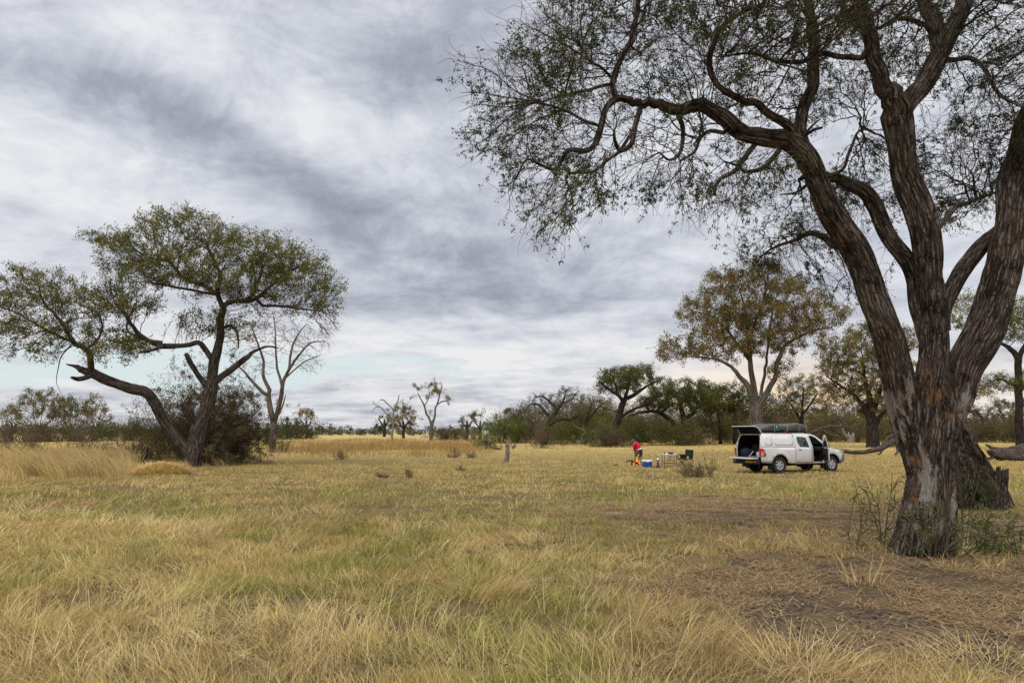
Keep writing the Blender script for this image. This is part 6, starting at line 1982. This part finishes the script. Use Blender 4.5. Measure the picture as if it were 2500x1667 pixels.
# inside of the cab
b_ = bmesh.new()
add_box(b_, (1.8, 0, .47), (1.64, 1.62, .03)); add_box(b_, (2.62, 0, .80), (.05, 1.60, .62)); add_box(b_, (1.0, 0, .80), (.03, 1.55, .62))
add_box(b_, (1.75, 0, .43), (1.75, 1.5, .05))
bm_obj('cab_floor', b_, DARKIN, car)
b_ = bmesh.new(); add_box(b_, (2.62, 0, 1.08), (.42, 1.52, .20), .05); bm_obj('dashboard', b_, BLACKP, car, smooth=True, autosmooth=40)
for sy, x in ((-.38, 1.98), (.38, 1.98), (-.38, 1.22), (.38, 1.22)):
    b_ = bmesh.new()
    add_box(b_, (x + .12, sy, .66), (.52, .50, .16), .05)
    add_box(b_, (x - .20, sy, 1.0), (.16, .48, .62), .05, Matrix.Rotation(R(-14), 3, 'Y')); add_box(b_, (x - .30, sy, 1.42), (.09, .24, .17), .03)
    bm_obj('seat', b_, SEATM, car, smooth=True, autosmooth=40)
b_ = bmesh.new()
Mx = Matrix.Translation((2.33, -.38, 1.09)) @ Matrix.Rotation(R(-65), 4, 'Y')
ringp = [Mx @ Vector((.185 * math.cos(a), .185 * math.sin(a), 0)) for a in [2 * math.pi * k / 20 for k in range(20)]]
for k in range(20): add_bar(b_, ringp[k], ringp[(k + 1) % 20], .017, 6)
for a in (0, 2.2, 4.1): add_bar(b_, Mx @ Vector((0, 0, 0)), Mx @ Vector((.18 * math.cos(a), .18 * math.sin(a), 0)), .014, 6)
add_bar(b_, Mx @ Vector((0, 0, 0)), (2.52, -.38, 1.0), .03, 8)
bm_obj('steering_wheel', b_, BLACKP, car)
# underside and mud flaps
b_ = bmesh.new()
for sy in (-.42, .42): add_box(b_, (1.5, sy, .44), (4.9, .10, .13))
add_box(b_, (0, 0, TR), (.16, 1.4, .16)); add_box(b_, (WB, 0, TR), (.16, 1.4, .16)); add_box(b_, (1.5, 0, .40), (.9, .45, .18)); add_box(b_, (.5, -.3, .36), (1.2, .09, .09)); add_box(b_, (-.75, 0, .48), (.55, .8, .2))
add_box(b_, (3.3, 0, .62), (.9, .9, .5))
bm_obj('chassis', b_, DARKIN, car)
for xa, sd in ((-.50, -1), (-.50, 1), (WB - .50, -1), (WB - .50, 1)):
    b_ = bmesh.new(); add_box(b_, (xa, sd * .76, .36), (.018, .24, .36), .004); bm_obj('mud_flap', b_, BLACKP, car)
for xa in (0, WB):
    for sd in (-1, 1):
        b_ = bmesh.new()
        # dark liner inside the arch
        pts_ = arc(xa, TR, .465, 178, 2, 12)
        for p_, q_ in zip(pts_[:-1], pts_[1:]):
            f4 = [b_.verts.new((p_[0], sd * .86, p_[1])), b_.verts.new((q_[0], sd * .86, q_[1])), b_.verts.new((q_[0], sd * .52, q_[1])), b_.verts.new((p_[0], sd * .52, p_[1]))]
            b_.faces.new(f4)
        f4 = [b_.verts.new((x_, sd * .54, z_)) for x_, z_ in pts_]
        b_.faces.new(f4)
        bm_obj('wheel_arch', b_, DARKIN, car)


def wheel(x, sd):
    w = link(bpy.data.objects.new('wheel', None), car)
    w.location = (x, sd * .755, TR); w.empty_display_size = .1
    M = Matrix.Rotation(R(90 * sd * -1), 4, 'X')        # lathe axis z -> outwards
    t = bmesh.new()
    add_lathe(t, [(.235, -.105), (.30, -.128), (.355, -.118), (.381, -.09), (.385, -.03), (.385, .03), (.381, .09), (.355, .118), (.30, .128), (.235, .105)], M, 36, cap=False)
    for k in range(36):
        a = 2 * math.pi * k / 36
        for off in (-.055, .055):
            add_box(t, M @ Vector((.386 * math.cos(a + off), .386 * math.sin(a + off), off)), (.022, .05, .022) if False else (.03, .05, .02), 0, Matrix.Rotation(-a * sd * -1, 3, 'Y'))
    bm_obj('tyre', t, RUBBER, w, smooth=True, autosmooth=35)
    r_ = bmesh.new()
    add_lathe(r_, [(.236, -.08), (.236, .085), (.222, .100), (.205, .092), (.195, .05), (.185, .045)], M, 36, cap=False)
    add_lathe(r_, [(0.0001, .092), (.055, .092), (.062, .075), (.085, .070), (.10, .062)], M, 24, cap=False)
    for k in range(6):               # six broad spokes with holes between
        a = 2 * math.pi * k / 6
        for da in (-.17, 0, .17):
            p_ = M @ Vector((.08 * math.cos(a + da * 1.4), .08 * math.sin(a + da * 1.4), .066)); q_ = M @ Vector((.20 * math.cos(a + da * .8), .20 * math.sin(a + da * .8), .062))
            add_bar(r_, p_, q_, .018, 8)
    bm_obj('rim', r_, STEEL, w, smooth=True, autosmooth=40)
    b2 = bmesh.new()
    add_lathe(b2, [(.0001, .02), (.2, .02), (.215, .0)], M, 24)
    bm_obj('brake_disc', b2, DARKIN, w)


for xa in (0, WB):
    for sd in (-1, 1): wheel(xa, sd)
# roof rack
rk = bmesh.new()
for sy in (-.60, .60): add_box(rk, (.62, sy, 1.875), (2.6, .035, .035))
for x_ in (-.55, .1, .75, 1.3, 1.85): add_box(rk, (x_, 0, 1.895), (.04, 1.24, .025))
for x_ in (-.5, .8, 1.8):
    for sy in (-.60, .60): add_box(rk, (x_, sy, 1.835), (.06, .04, .07))
bm_obj('roof_rack', rk, BLACKP, car)
b_ = bmesh.new(); add_box(b_, (.62, -.66, 1.875), (.16, .02, .05), .005); bm_obj('strap_tag', b_, plain('red_tag', (.6, .03, .02), .6), car)


def carpt(x, y, z): return CAR0 + fwd_ * x + lef_ * y + Vector((0, 0, z))


# folded roof tent under its cover
tent = thing('roof_tent', 'folded roof tent under a wrinkled grey cover on the pickup roof', 'roof tent', carpt(.62, 0, 1.91), CAR_RZ)
tb = bmesh.new()
nu, nv = 60, 32
grid = []
for i in range(nu + 1):
    x_ = -1.32 + 2.72 * i / nu
    endf = min(1, (x_ + 1.32) / .42, (1.40 - x_) / .10)
    ent = max(0.0, endf) ** .55
    waist = 1 - .10 * math.exp(-((x_ - .02) / .10) ** 2)
    hgt = (.30 + .055 * math.exp(-((x_ + .55) / .45) ** 2) + .085 * math.exp(-((x_ - .72) / .45) ** 2)) * (.35 + .65 * ent) * waist
    row = []
    for j in range(nv):
        a = 2 * math.pi * j / nv
        c_, s_ = math.cos(a), math.sin(a)
        y_ = .66 * math.copysign(abs(c_) ** .38, c_) * (.72 + .28 * ent)
        z_ = hgt * .5 * (1 + math.copysign(abs(s_) ** .45, s_))
        q_ = Vector((x_ * 2.2, y_ * 2.2, z_ * 3))
        nz = mnoise.noise(q_ * 1.3) * .028 + abs(mnoise.noise(Vector((x_ * 7 + z_ * 4, y_ * 3, z_ * 5)))) * -.035
        row.append(tb.verts.new((x_, y_ * (1 + nz * 1.4), max(0, z_ + nz * (1 if z_ > .02 else 0)))))
    grid.append(row)
for a, b in zip(grid[:-1], grid[1:]):
    for j in range(nv): tb.faces.new((a[j], a[(j + 1) % nv], b[(j + 1) % nv], b[j]))
tb.faces.new(grid[0]); tb.faces.new(grid[-1][::-1])
cov = bm_obj('cover', tb, COVER, tent, smooth=True)
GREEN_E = plain('green_emblem', (.03, .16, .10), .6)
WHITE_E = plain('white_emblem', (.8, .8, .8), .6)
b_ = bmesh.new(); bmesh.ops.create_circle(b_, cap_ends=True, segments=24, radius=.12, matrix=Matrix.Translation((-.55, -.705, .19)) @ Matrix.Rotation(R(90), 4, 'X'))
em = solid(bm_obj('emblem', b_, GREEN_E, cov), .02)
b_ = bmesh.new(); bmesh.ops.create_circle(b_, cap_ends=True, segments=16, radius=.032, matrix=Matrix.Translation((-.58, -.722, .21)) @ Matrix.Rotation(R(90), 4, 'X')); solid(bm_obj('emblem_mark', b_, WHITE_E, em), .01)
b_ = bmesh.new(); add_box(b_, (-.55, -.70, .045), (.24, .02, .03)); bm_obj('emblem_line', b_, GREEN_E, cov)
b_ = bmesh.new()
for x_ in (-.7, .05, .75, 1.18):
    add_bar(b_, (x_, -.70, .30), (x_ + .02, -.69, .0), .012, 5); add_bar(b_, (x_, .70, .30), (x_ + .02, .69, .0), .012, 5)
bm_obj('strap', b_, plain('pale_strap', (.32, .30, .26), .8), tent)


# bags in the load bay
def bag(name, label, c, s, mat, seed, cat='bag', rot=0):
    b = bmesh.new()
    bmesh.ops.create_icosphere(b, subdivisions=3, radius=1)
    for v in b.verts:
        p = v.co.copy()
        for ax in range(3): p[ax] = math.copysign(abs(p[ax]) ** .6, p[ax])
        p *= 1 + .12 * mnoise.noise(v.co * 2.2 + Vector((seed, 0, 0)))
        p.z = max(p.z, -.92)
        v.co = Vector((p.x * s[0] / 2, p.y * s[1] / 2, (p.z + .92) * s[2] / 1.92))
    root = thing(name, label, cat, carpt(*c), CAR_RZ + rot)
    bd_ = bm_obj('bag_body', b, mat, root, smooth=True)
    hb_ = bmesh.new()
    pts_ = [Vector((s[0] * .25 * math.cos(a) * 1.0, 0, s[2] * (.90 + .22 * math.sin(a)))) for a in [math.pi * k / 8 for k in range(9)]]
    for a, b2 in zip(pts_[:-1], pts_[1:]): add_bar(hb_, a, b2, .014, 5)
    bm_obj('handle', hb_, BLACKP, root)
    return root


bag('duffel_bag', 'dark navy bag on the left of the pickup load bay', (-.72, .46, .70), (.45, .55, .42), plain('navy_cloth', (.022, .026, .05), .9, .1, var=.3), 1)
bag('duffel_bag', 'black bag stacked behind the navy one in the load bay', (-.30, .15, .70), (.5, .6, .62), plain('black_cloth', (.02, .02, .022), .9, .1, var=.4), 2)
bag('backpack', 'dark green and brown backpack lying against the right side of the load bay', (-.45, -.42, .70), (.45, .40, .52), plain('dark_green_cloth', (.035, .045, .035), .9, .1, var=.4), 3)
bag('plastic_bag', 'pale translucent plastic bag at the right corner of the load bay', (-.93, -.60, .715), (.20, .22, .27), plain('pale_plastic', (.42, .47, .52), .35, .5, var=.25), 4)
tr_ = thing('tray', 'flat dark tray with a pale rim lying by the tailgate', 'tray', carpt(-.90, -.18, .702), CAR_RZ)
b_ = bmesh.new(); add_box(b_, (0, 0, .03), (.24, .40, .06), .01); bm_obj('tray_body', b_, BLACKP, tr_)
b_ = bmesh.new()
for c, s in (((0, -.2, .065), (.26, .02, .012)), ((0, .2, .065), (.26, .02, .012)), ((-.12, 0, .065), (.02, .38, .012)), ((.12, 0, .065), (.02, .38, .012))): add_box(b_, c, s)
bm_obj('rim', b_, plain('pale_rim', (.35, .42, .38), .6), tr_)
pk = thing('tent_pole', 'pale pole leaning among the bags in the load bay', 'pole', carpt(-.85, .12, .705), CAR_RZ)
b_ = bmesh.new(); add_bar(b_, (0, .1, 0), (.12, -.12, .30), .018, 8); bm_obj('pole', b_, WHITE_E, pk)

# ------------------------------------------------------------------ cooler, stove, table, chairs
YC = gp(1580, 1140).y
PM = YC / F_PX * 1.0


def spot(px, row=None):
    return gp(px, row or 1140)


cl = thing('cooler_box', 'blue cooler box with a white lid on the grass beside the fire', 'cooler', gp(1580, 1140.5), R(4))
b_ = bmesh.new(); add_box(b_, (0, 0, .15), (.50, .32, .30), .025); 
for v in b_.verts: v.co.x *= .90 + .10 * v.co.z / .30; v.co.y *= .9 + .1 * v.co.z / .30
bm_obj('box', b_, plain('blue_plastic', (.012, .085, .36), .4, .4, var=.2), cl, smooth=True, autosmooth=40)
b_ = bmesh.new(); add_box(b_, (0, 0, .335), (.57, .38, .07), .025); add_box(b_, (0, 0, .375), (.49, .30, .03), .012)
lid = bm_obj('lid', b_, plain('white_plastic', (.72, .73, .76), .45, .4, var=.06), cl, smooth=True, autosmooth=40)
b_ = bmesh.new(); add_box(b_, (0, -.192, .295), (.12, .015, .05), .005); bm_obj('latch', b_, plain('white_latch', (.7, .7, .72), .4), cl)
for sx in (-1, 1):
    b_ = bmesh.new(); add_box(b_, (sx * .262, 0, .22), (.02, .14, .03), .006); bm_obj('handle', b_, plain('white_grip', (.7, .7, .72), .5), cl)

gs = thing('camping_stove', 'small dark gas stove on the grass with a burner on top', 'stove', gp(1606.5, 1141))
b_ = bmesh.new()
add_lathe(b_, [(.10, 0), (.102, .02), (.10, .13), (.07, .165), (.055, .17), (.05, .235), (.058, .26), (.055, .27)], sides=24)
bm_obj('gas_bottle', b_, plain('dark_grey_metal', (.06, .068, .075), .5, .4, .3, var=.3), gs, smooth=True, autosmooth=40)
b_ = bmesh.new(); add_lathe(b_, [(.02, .27), (.022, .31), (.05, .325), (.05, .34), (.0001, .34)], sides=16)
for k in range(4):
    a = math.pi / 4 + k * math.pi / 2
    add_bar(b_, (.03 * math.cos(a), .03 * math.sin(a), .33), (.10 * math.cos(a), .10 * math.sin(a), .355), .007, 5)
bm_obj('burner', b_, plain('brass', (.30, .17, .08), .4, .4, .5), gs)
b_ = bmesh.new(); add_bar(b_, (0, -.05, .24), (0, -.09, .24), .016, 10); bm_obj('valve', b_, BLACKP, gs)
kp = gp(1606.5, 1141)
kt = thing('kettle', 'silver kettle sitting on the gas stove', 'kettle', (kp.x, kp.y, .357))
b_ = bmesh.new(); add_lathe(b_, [(.085, 0), (.105, .012), (.112, .05), (.105, .095), (.08, .125), (.05, .14), (.0001, .145)], sides=24)
ktb = bm_obj('kettle_body', b_, plain('steel', (.55, .56, .58), .25, .5, .7, var=.12), kt, smooth=True, autosmooth=60)
b_ = bmesh.new(); add_bar(b_, (-.10, 0, .06), (-.155, 0, .12), .018, 8, .010); bm_obj('spout', b_, plain('steel_spout', (.5, .5, .52), .3, .5, .7), kt)
b_ = bmesh.new()
pts_ = [Vector((.075 * math.cos(a), 0, .125 + .115 * math.sin(a))) for a in [math.pi * k / 8 for k in range(9)]]
for a, c in zip(pts_[:-1], pts_[1:]): add_bar(b_, a, c, .009, 6)
bm_obj('handle', b_, BLACKP, kt)
b_ = bmesh.new(); add_lathe(b_, [(.05, .142), (.03, .152), (.012, .155), (.014, .175), (.0001, .18)], sides=14); bm_obj('lid', b_, plain('steel_lid', (.5, .5, .52), .3, .5, .7), kt, smooth=True)

TB = gp(1634.5, 1139.5)
tbl = thing('folding_table', 'white topped folding camp table with thin dark crossed legs', 'table', TB, R(3))
TMET = plain('dark_green_metal', (.035, .045, .036), .5, .4, .3, var=.2)
b_ = bmesh.new(); add_box(b_, (0, 0, .665), (.78, .55, .032), .006); bm_obj('tabletop', b_, plain('white_tabletop', (.70, .70, .74), .4, .4, var=.05), tbl)
for sx in (-.33, .33):
    for sy in (-.22, .22):
        b_ = bmesh.new(); add_bar(b_, (sx, sy, 0), (sx * .98, sy, .65), .013, 8); bm_obj('leg', b_, TMET, tbl)
b_ = bmesh.new()
for sy in (-.22, .22):
    add_bar(b_, (-.33, sy, .20), (.33, sy, .20), .011, 6); add_bar(b_, (-.33, sy, .28), (0, sy, .36), .008, 6); add_bar(b_, (.33, sy, .28), (0, sy, .36), .008, 6)
    add_bar(b_, (0, sy, .36), (.02, sy, .65), .008, 6); add_bar(b_, (0, sy, .36), (.12, 0, .65), .008, 6)
for sx in (-.33, .33): add_bar(b_, (sx, -.22, .20), (sx, .22, .20), .011, 6)
bm_obj('brace', b_, TMET, tbl)
TZ = .682


def ontable(x, y): return TB + Vector((x * math.cos(R(3)) - y * math.sin(R(3)), y * math.cos(R(3)) + x * math.sin(R(3)), TZ))


mg = thing('food_tin', 'red brown tin standing at the left end of the camp table', 'tin', ontable(-.25, 0))
b_ = bmesh.new(); add_lathe(b_, [(.038, 0), (.04, .005), (.04, .105), (.036, .11)], sides=20); bm_obj('tin_body', b_, plain('red_brown_tin', (.16, .05, .04), .5, .4, var=.25), mg, smooth=True, autosmooth=40)
b_ = bmesh.new(); add_lathe(b_, [(.041, .105), (.041, .125), (.0001, .127)], sides=20); bm_obj('lid', b_, BLACKP, mg)
cu = thing('paper_roll', 'white crumpled kitchen paper beside the red brown tin', 'paper', ontable(-.15, -.05))
b_ = bmesh.new(); bmesh.ops.create_icosphere(b_, subdivisions=3, radius=1)
for v in b_.verts:
    p = v.co * (1 + .25 * mnoise.noise(v.co * 2.6)); v.co = Vector((p.x * .10, p.y * .07, max(0, p.z + .75) * .032))
bm_obj('paper', b_, plain('white_paper', (.75, .77, .82), .9, .1, var=.08), cu, smooth=True)
bk = thing('cutlery_crate', 'low black crate with a sloping open lid on the camp table', 'crate', ontable(.08, .02), R(5))
b_ = bmesh.new()
for c, s in (((0, 0, .008), (.27, .2, .014)), ((0, -.1, .045), (.27, .012, .075)), ((0, .1, .045), (.27, .012, .075)), ((-.13, 0, .045), (.012, .2, .075)), ((.13, 0, .045), (.012, .2, .075))): add_box(b_, c, s)
bm_obj('crate_box', b_, BLACKP, bk)
b_ = bmesh.new(); add_box(b_, (-.01, 0, .108), (.29, .21, .014), .003, Matrix.Rotation(R(11), 3, 'Y')); bm_obj('lid', b_, BLACKP, bk)

CANV = plain('dark_green_canvas', (.022, .032, .026), .9, .12, var=.35)
CFRM = plain('dark_chair_frame', (.028, .034, .030), .55, .3, .2, var=.2)


def chair(px, row, rz, label):
    root = thing('folding_chair', label, 'chair', gp(px, row), rz, 'folding chairs at the camp table')
    # faces +x; legs cross front to back under the seat
    b_ = bmesh.new(); add_box(b_, (0, 0, .42), (.44, .50, .03), .008)
    for v in b_.verts: v.co.z -= .03 * (1 - (v.co.y / .25) ** 2)
    bm_obj('seat', b_, CANV, root)
    b_ = bmesh.new(); add_box(b_, (-.25, 0, .74), (.025, .50, .36), .008, Matrix.Rotation(R(-8), 3, 'Y')); bm_obj('backrest', b_, CANV, root)
    for sy in (-1, 1):
        b_ = bmesh.new(); add_bar(b_, (-.22, sy * .26, .02), (.20, sy * .26, .42), .013, 7); add_bar(b_, (.20, sy * .26, .42), (.22, sy * .26, .62), .013, 7); bm_obj('leg', b_, CFRM, root)
        b_ = bmesh.new(); add_bar(b_, (.22, sy * .26, .02), (-.22, sy * .26, .44), .013, 7); bm_obj('leg', b_, CFRM, root)
        b_ = bmesh.new(); add_bar(b_, (-.21, sy * .26, .36), (-.29, sy * .26, .94), .014, 7); bm_obj('back_post', b_, CFRM, root)
        b_ = bmesh.new(); add_box(b_, (-.01, sy * .26, .635), (.48, .055, .028), .008); bm_obj('armrest', b_, CANV, root)
        b_ = bmesh.new(); add_box(b_, (-.09, sy * .262, .53), (.24, .008, .17)); bm_obj('side_pocket', b_, CANV, root)
    b_ = bmesh.new()
    for x_ in (-.22, .22): add_bar(b_, (x_, -.26, .03), (x_, .26, .03), .011, 6)
    add_bar(b_, (-.20, -.26, .42), (-.20, .26, .42), .011, 6); add_bar(b_, (.20, -.26, .42), (.20, .26, .42), .011, 6)
    bm_obj('stretcher', b_, CFRM, root)
    return root


chair(1664, 1138, R(172), 'dark green folding chair nearer the white camp table, seen side on')
chair(1676, 1139.5, R(205), 'dark green folding chair turned outwards, the one further from the camp table')

# ------------------------------------------------------------------ the fire
FP = gp(1555, 1136.5)
fire = thing('campfire', 'small open fire of dark branches with orange flames at the feet of the man', 'campfire', FP)
CHAR = plain('charred_wood', (.030, .022, .018), .9, .1, var=.4)
Y0 = FP.y


def fpt(px, py, dy=0): return at(px, py, Y0 + dy) - FP


def branch(pts, r0_, r1_):
    b = bmesh.new()
    n = len(pts)
    for k in range(n - 1):
        add_bar(b, pts[k], pts[k + 1], r0_ + (r1_ - r0_) * k / (n - 1), 8, r0_ + (r1_ - r0_) * (k + 1) / (n - 1))
    o_ = bm_obj('log', b, CHAR, fire, smooth=True, autosmooth=60)
    return o_


branch([fpt(1557, 1130, .1), fpt(1548, 1127.5), fpt(1542, 1125.5), fpt(1536, 1123.5, -.1), fpt(1532, 1125, -.1), fpt(1528, 1128.5, -.1)], .05, .02)
branch([fpt(1542, 1137, .2), fpt(1543, 1128, .1), fpt(1542.5, 1119, 0)], .05, .015)
branch([fpt(1554, 1130, .3), fpt(1558, 1133, .15), fpt(1562, 1136, -.1)], .06, .05)
branch([fpt(1556, 1132, .5), fpt(1559, 1122, .45), fpt(1561, 1112, .45)], .04, .03)
branch([fpt(1540, 1137, -.1), fpt(1546, 1133, .2), fpt(1553, 1131, .5)], .055, .045)
m_, nt = new_mat('flame')
tc = nt.n('ShaderNodeTexCoord').outputs['Object']
fc = nt.ramp(nt.noise(tc, 9, 3, .6), [(.3, (1.0, .16, .01)), (.55, (1.0, .33, .03)), (.75, (1.0, .62, .16))])
em_ = nt.n('ShaderNodeEmission'); nt.put(em_.inputs[0], fc); em_.inputs[1].default_value = 1.5
finish(nt, em_.outputs[0])
for k, (px, py, w_, h_, dy) in enumerate([(1555, 1132, .13, .34, .45), (1548, 1133, .11, .18, .1), (1561, 1134, .12, .15, .2), (1546.5, 1137, .08, .13, -.1), (1553.5, 1137, .08, .12, -.1), (1551.5, 1130, .10, .26, .5)]):
    b_ = bmesh.new()
    add_lathe(b_, [(.0001, 0), (w_ * .38, h_ * .12), (w_ * .5, h_ * .3), (w_ * .42, h_ * .5), (w_ * .25, h_ * .74), (.0001, h_)], sides=14)
    for v in b_.verts:
        t_ = v.co.z / h_
        nn = mnoise.noise_vector(Vector((v.co.x * 9 + k * 3, v.co.y * 9, v.co.z * 7)))
        v.co += Vector((nn.x, nn.y, nn.z * .5)) * .05 * t_ + Vector((.10 * h_ * math.sin(t_ * 3 + k), 0, 0))
        v.co += fpt(px, py, dy)
    bm_obj('flame', b_, m_, fire, smooth=True)
as_ = thing('burnt_log', 'small charred log lying in the grass left of the fire', 'log', gp(1504, 1138))
b_ = bmesh.new(); add_bar(b_, (-.13, 0, .05), (.12, .04, .055), .05, 10, .035); add_bar(b_, (.0, .02, .06), (.06, .06, .13), .025, 8, .012)
for v in b_.verts: v.co += mnoise.noise_vector(v.co * 14) * .018
bm_obj('log', b_, CHAR, as_, smooth=True)

# ------------------------------------------------------------------ the man bending over the fire
YM = gp(1557, 1137.5).y - .1


def mp(px, py, dy=0.0): return at(px, py, YM + dy)


PB = Vector((mp(1557, 1137).x, YM, 0))
man = thing('person', 'person bending over the campfire in a red long sleeved top and brown shorts', 'person', PB)


def skin_mesh(name, nodes, edges, mat, parent, sub=2, root=0):
    """one continuous skinned surface: nodes = [(point, rx, ry)], edges = index pairs"""
    me = bpy.data.meshes.new(name)
    me.from_pydata([tuple(n_[0] - PB) for n_ in nodes], edges, [])
    o_ = link(bpy.data.objects.new(name, me))
    sm = o_.modifiers.new('skin', 'SKIN')
    sm.use_smooth_shade = True
    for i, n_ in enumerate(nodes):
        sv = me.skin_vertices[0].data[i]
        sv.radius = (n_[1], n_[2] if len(n_) > 2 else n_[1])
        sv.use_root = i == root
    ss_ = o_.modifiers.new('smooth', 'SUBSURF'); ss_.levels = sub; ss_.render_levels = sub
    dg = bpy.context.evaluated_depsgraph_get()
    dg.update()
    em2 = bpy.data.meshes.new_from_object(o_.evaluated_get(dg))
    for p in em2.polygons: p.use_smooth = True
    em2.materials.clear(); em2.materials.append(mat)
    o_.modifiers.clear()
    o_.data = em2
    o_.parent = parent
    return o_


SKIN = plain('tanned_skin', (.36, .19, .125), .6, .3, var=.12, scale=12)
HAIR = plain('grey_brown_hair', (.10, .085, .07), .9, .2, var=.35, scale=30)
REDC = plain('red_cloth', (.62, .022, .065), .85, .15, var=.12, scale=10, bump=.3, bscale=14)
KHAK = plain('brown_khaki_cloth', (.105, .088, .062), .9, .12, var=.22, scale=10, bump=.4, bscale=16)
WHC = plain('white_cloth', (.74, .75, .78), .8, .2, var=.06)
pel = mp(1561.5, 1097, .0); spine = mp(1558, 1090.5, .04); chest = mp(1553.5, 1084.5, .10); neckb = mp(1549.5, 1080.6, .14); head0 = mp(1547.2, 1079.2, .16); head1 = mp(1544.8, 1077.4, .2)
shL, shR = mp(1548.6, 1083.2, -.10), mp(1553.0, 1082.2, .34)
elL, elR = mp(1547.6, 1092.2, -.08), mp(1551.6, 1092.5, .42)
wrL, wrR = mp(1549.4, 1101.6, .02), mp(1552.4, 1102.0, .40)
hL, hR = mp(1558.0, 1099.5, -.04), mp(1565.0, 1099.3, .06)
knL, knR = mp(1550.3, 1114.6, -.02), mp(1564.4, 1115.2, .10)
anL, anR = mp(1550.2, 1132.6, .03), mp(1565.2, 1133.2, .10)
N = [(pel, .105, .095), (spine, .095, .085), (chest, .115, .095), (neckb, .06, .06), (head0, .075, .08), (head1, .085, .095)]
E = [(0, 1), (1, 2), (2, 3), (3, 4), (4, 5)]


def add(p, r_, par, ry=None):
    N.append((p, r_, ry or r_)); E.append((par, len(N) - 1)); return len(N) - 1


for sh, el, wr in ((shL, elL, wrL), (shR, elR, wrR)):
    a = add(sh, .062, 2); b = add(el, .043, a); c = add(wr, .028, b)
    d_ = (wr - el).normalized()
    palm = add(wr + d_ * .06, .034, c, .018)
    sidev = Vector((.6, -.8, 0)).cross(d_).normalized()
    for f_, (o2, L_) in enumerate(((-.030, .062), (-.010, .076), (.010, .070), (.030, .055))):
        k1 = add(wr + d_ * .105 + sidev * o2, .0095, palm); k2 = add(wr + d_ * (.105 + L_ * .55) + sidev * o2 * 1.05 + Vector((-.006, .004, 0)), .0085, k1); add(wr + d_ * (.10 + L_ * .95) + sidev * o2 + Vector((-.018, .012, 0)), .007, k2)
    t1 = add(wr + d_ * .045 + sidev * .045, .011, c); add(wr + d_ * .085 + sidev * .062, .009, t1)
for h2, kn, an, out in ((hL, knL, anL, -1), (hR, knR, anR, 1)):
    a = add(h2, .095, 0); b = add(h2.lerp(kn, .55), .078, a); c = add(kn, .056, b); c2 = add(kn.lerp(an, .35), .055, c); d = add(an, .036, c2)
    e = add(Vector((an.x - .01, an.y, .045)), .042, d); toe = add(Vector((an.x - .07, an.y + .12, .03)), .032, e, .022)
nose = add(head1 + (head1 - head0).normalized() * .03 + Vector((-.07, .06, -.05)), .016, 5)
for sg_ in (-1, 1): add(head1 + Vector((.03 + .06 * sg_ * .5, -.075 * sg_, -.02)), .016, 5, .008)
bodyo = skin_mesh('body', N, E, SKIN, man, 2)
# long sleeved top
N, E = [(mp(1562.0, 1099.4, .0), .168, .150), (spine, .175, .150), (chest, .180, .145), (neckb, .075, .075)], [(0, 1), (1, 2), (2, 3)]
for sh, el, wr in ((shL, elL, wrL), (shR, elR, wrR)):
    a = add(sh, .082, 2); b = add(el, .060, a); c = add(el.lerp(wr, 1.0), .046, b)
skin_mesh('red_top', N, E, REDC, man, 2)
# white shirt hem showing under the top
N, E = [(mp(1562.0, 1097.6, .0), .176, .158), (mp(1561.4, 1095.6, .0), .186, .166), (mp(1560.9, 1093.8, .0), .180, .160)], [(0, 1), (1, 2)]
skin_mesh('shirt_hem', N, E, WHC, man, 2)
# shorts
N, E = [(mp(1562.0, 1101.2, .0), .172, .150), (mp(1560.7, 1093.6, .0), .166, .150)], [(0, 1)]
for h2, kn in ((hL, knL), (hR, knR)):
    a = add(h2.lerp(kn, .12), .118, 0); b = add(h2.lerp(kn, .55), .102, a); c = add(h2.lerp(kn, .95), .088, b)
skin_mesh('shorts', N, E, KHAK, man, 2)
# hair
hb = bmesh.new(); bmesh.ops.create_icosphere(hb, subdivisions=3, radius=1)
hc = head1.lerp(head0, .18) - PB + Vector((.012, -.012, .022))
for v in hb.verts:
    p = v.co * (1 + .10 * mnoise.noise(v.co * 4))
    v.co = Vector((p.x * .102, p.y * .108, p.z * .112)) + hc
bm_obj('hair', hb, HAIR, man, smooth=True)
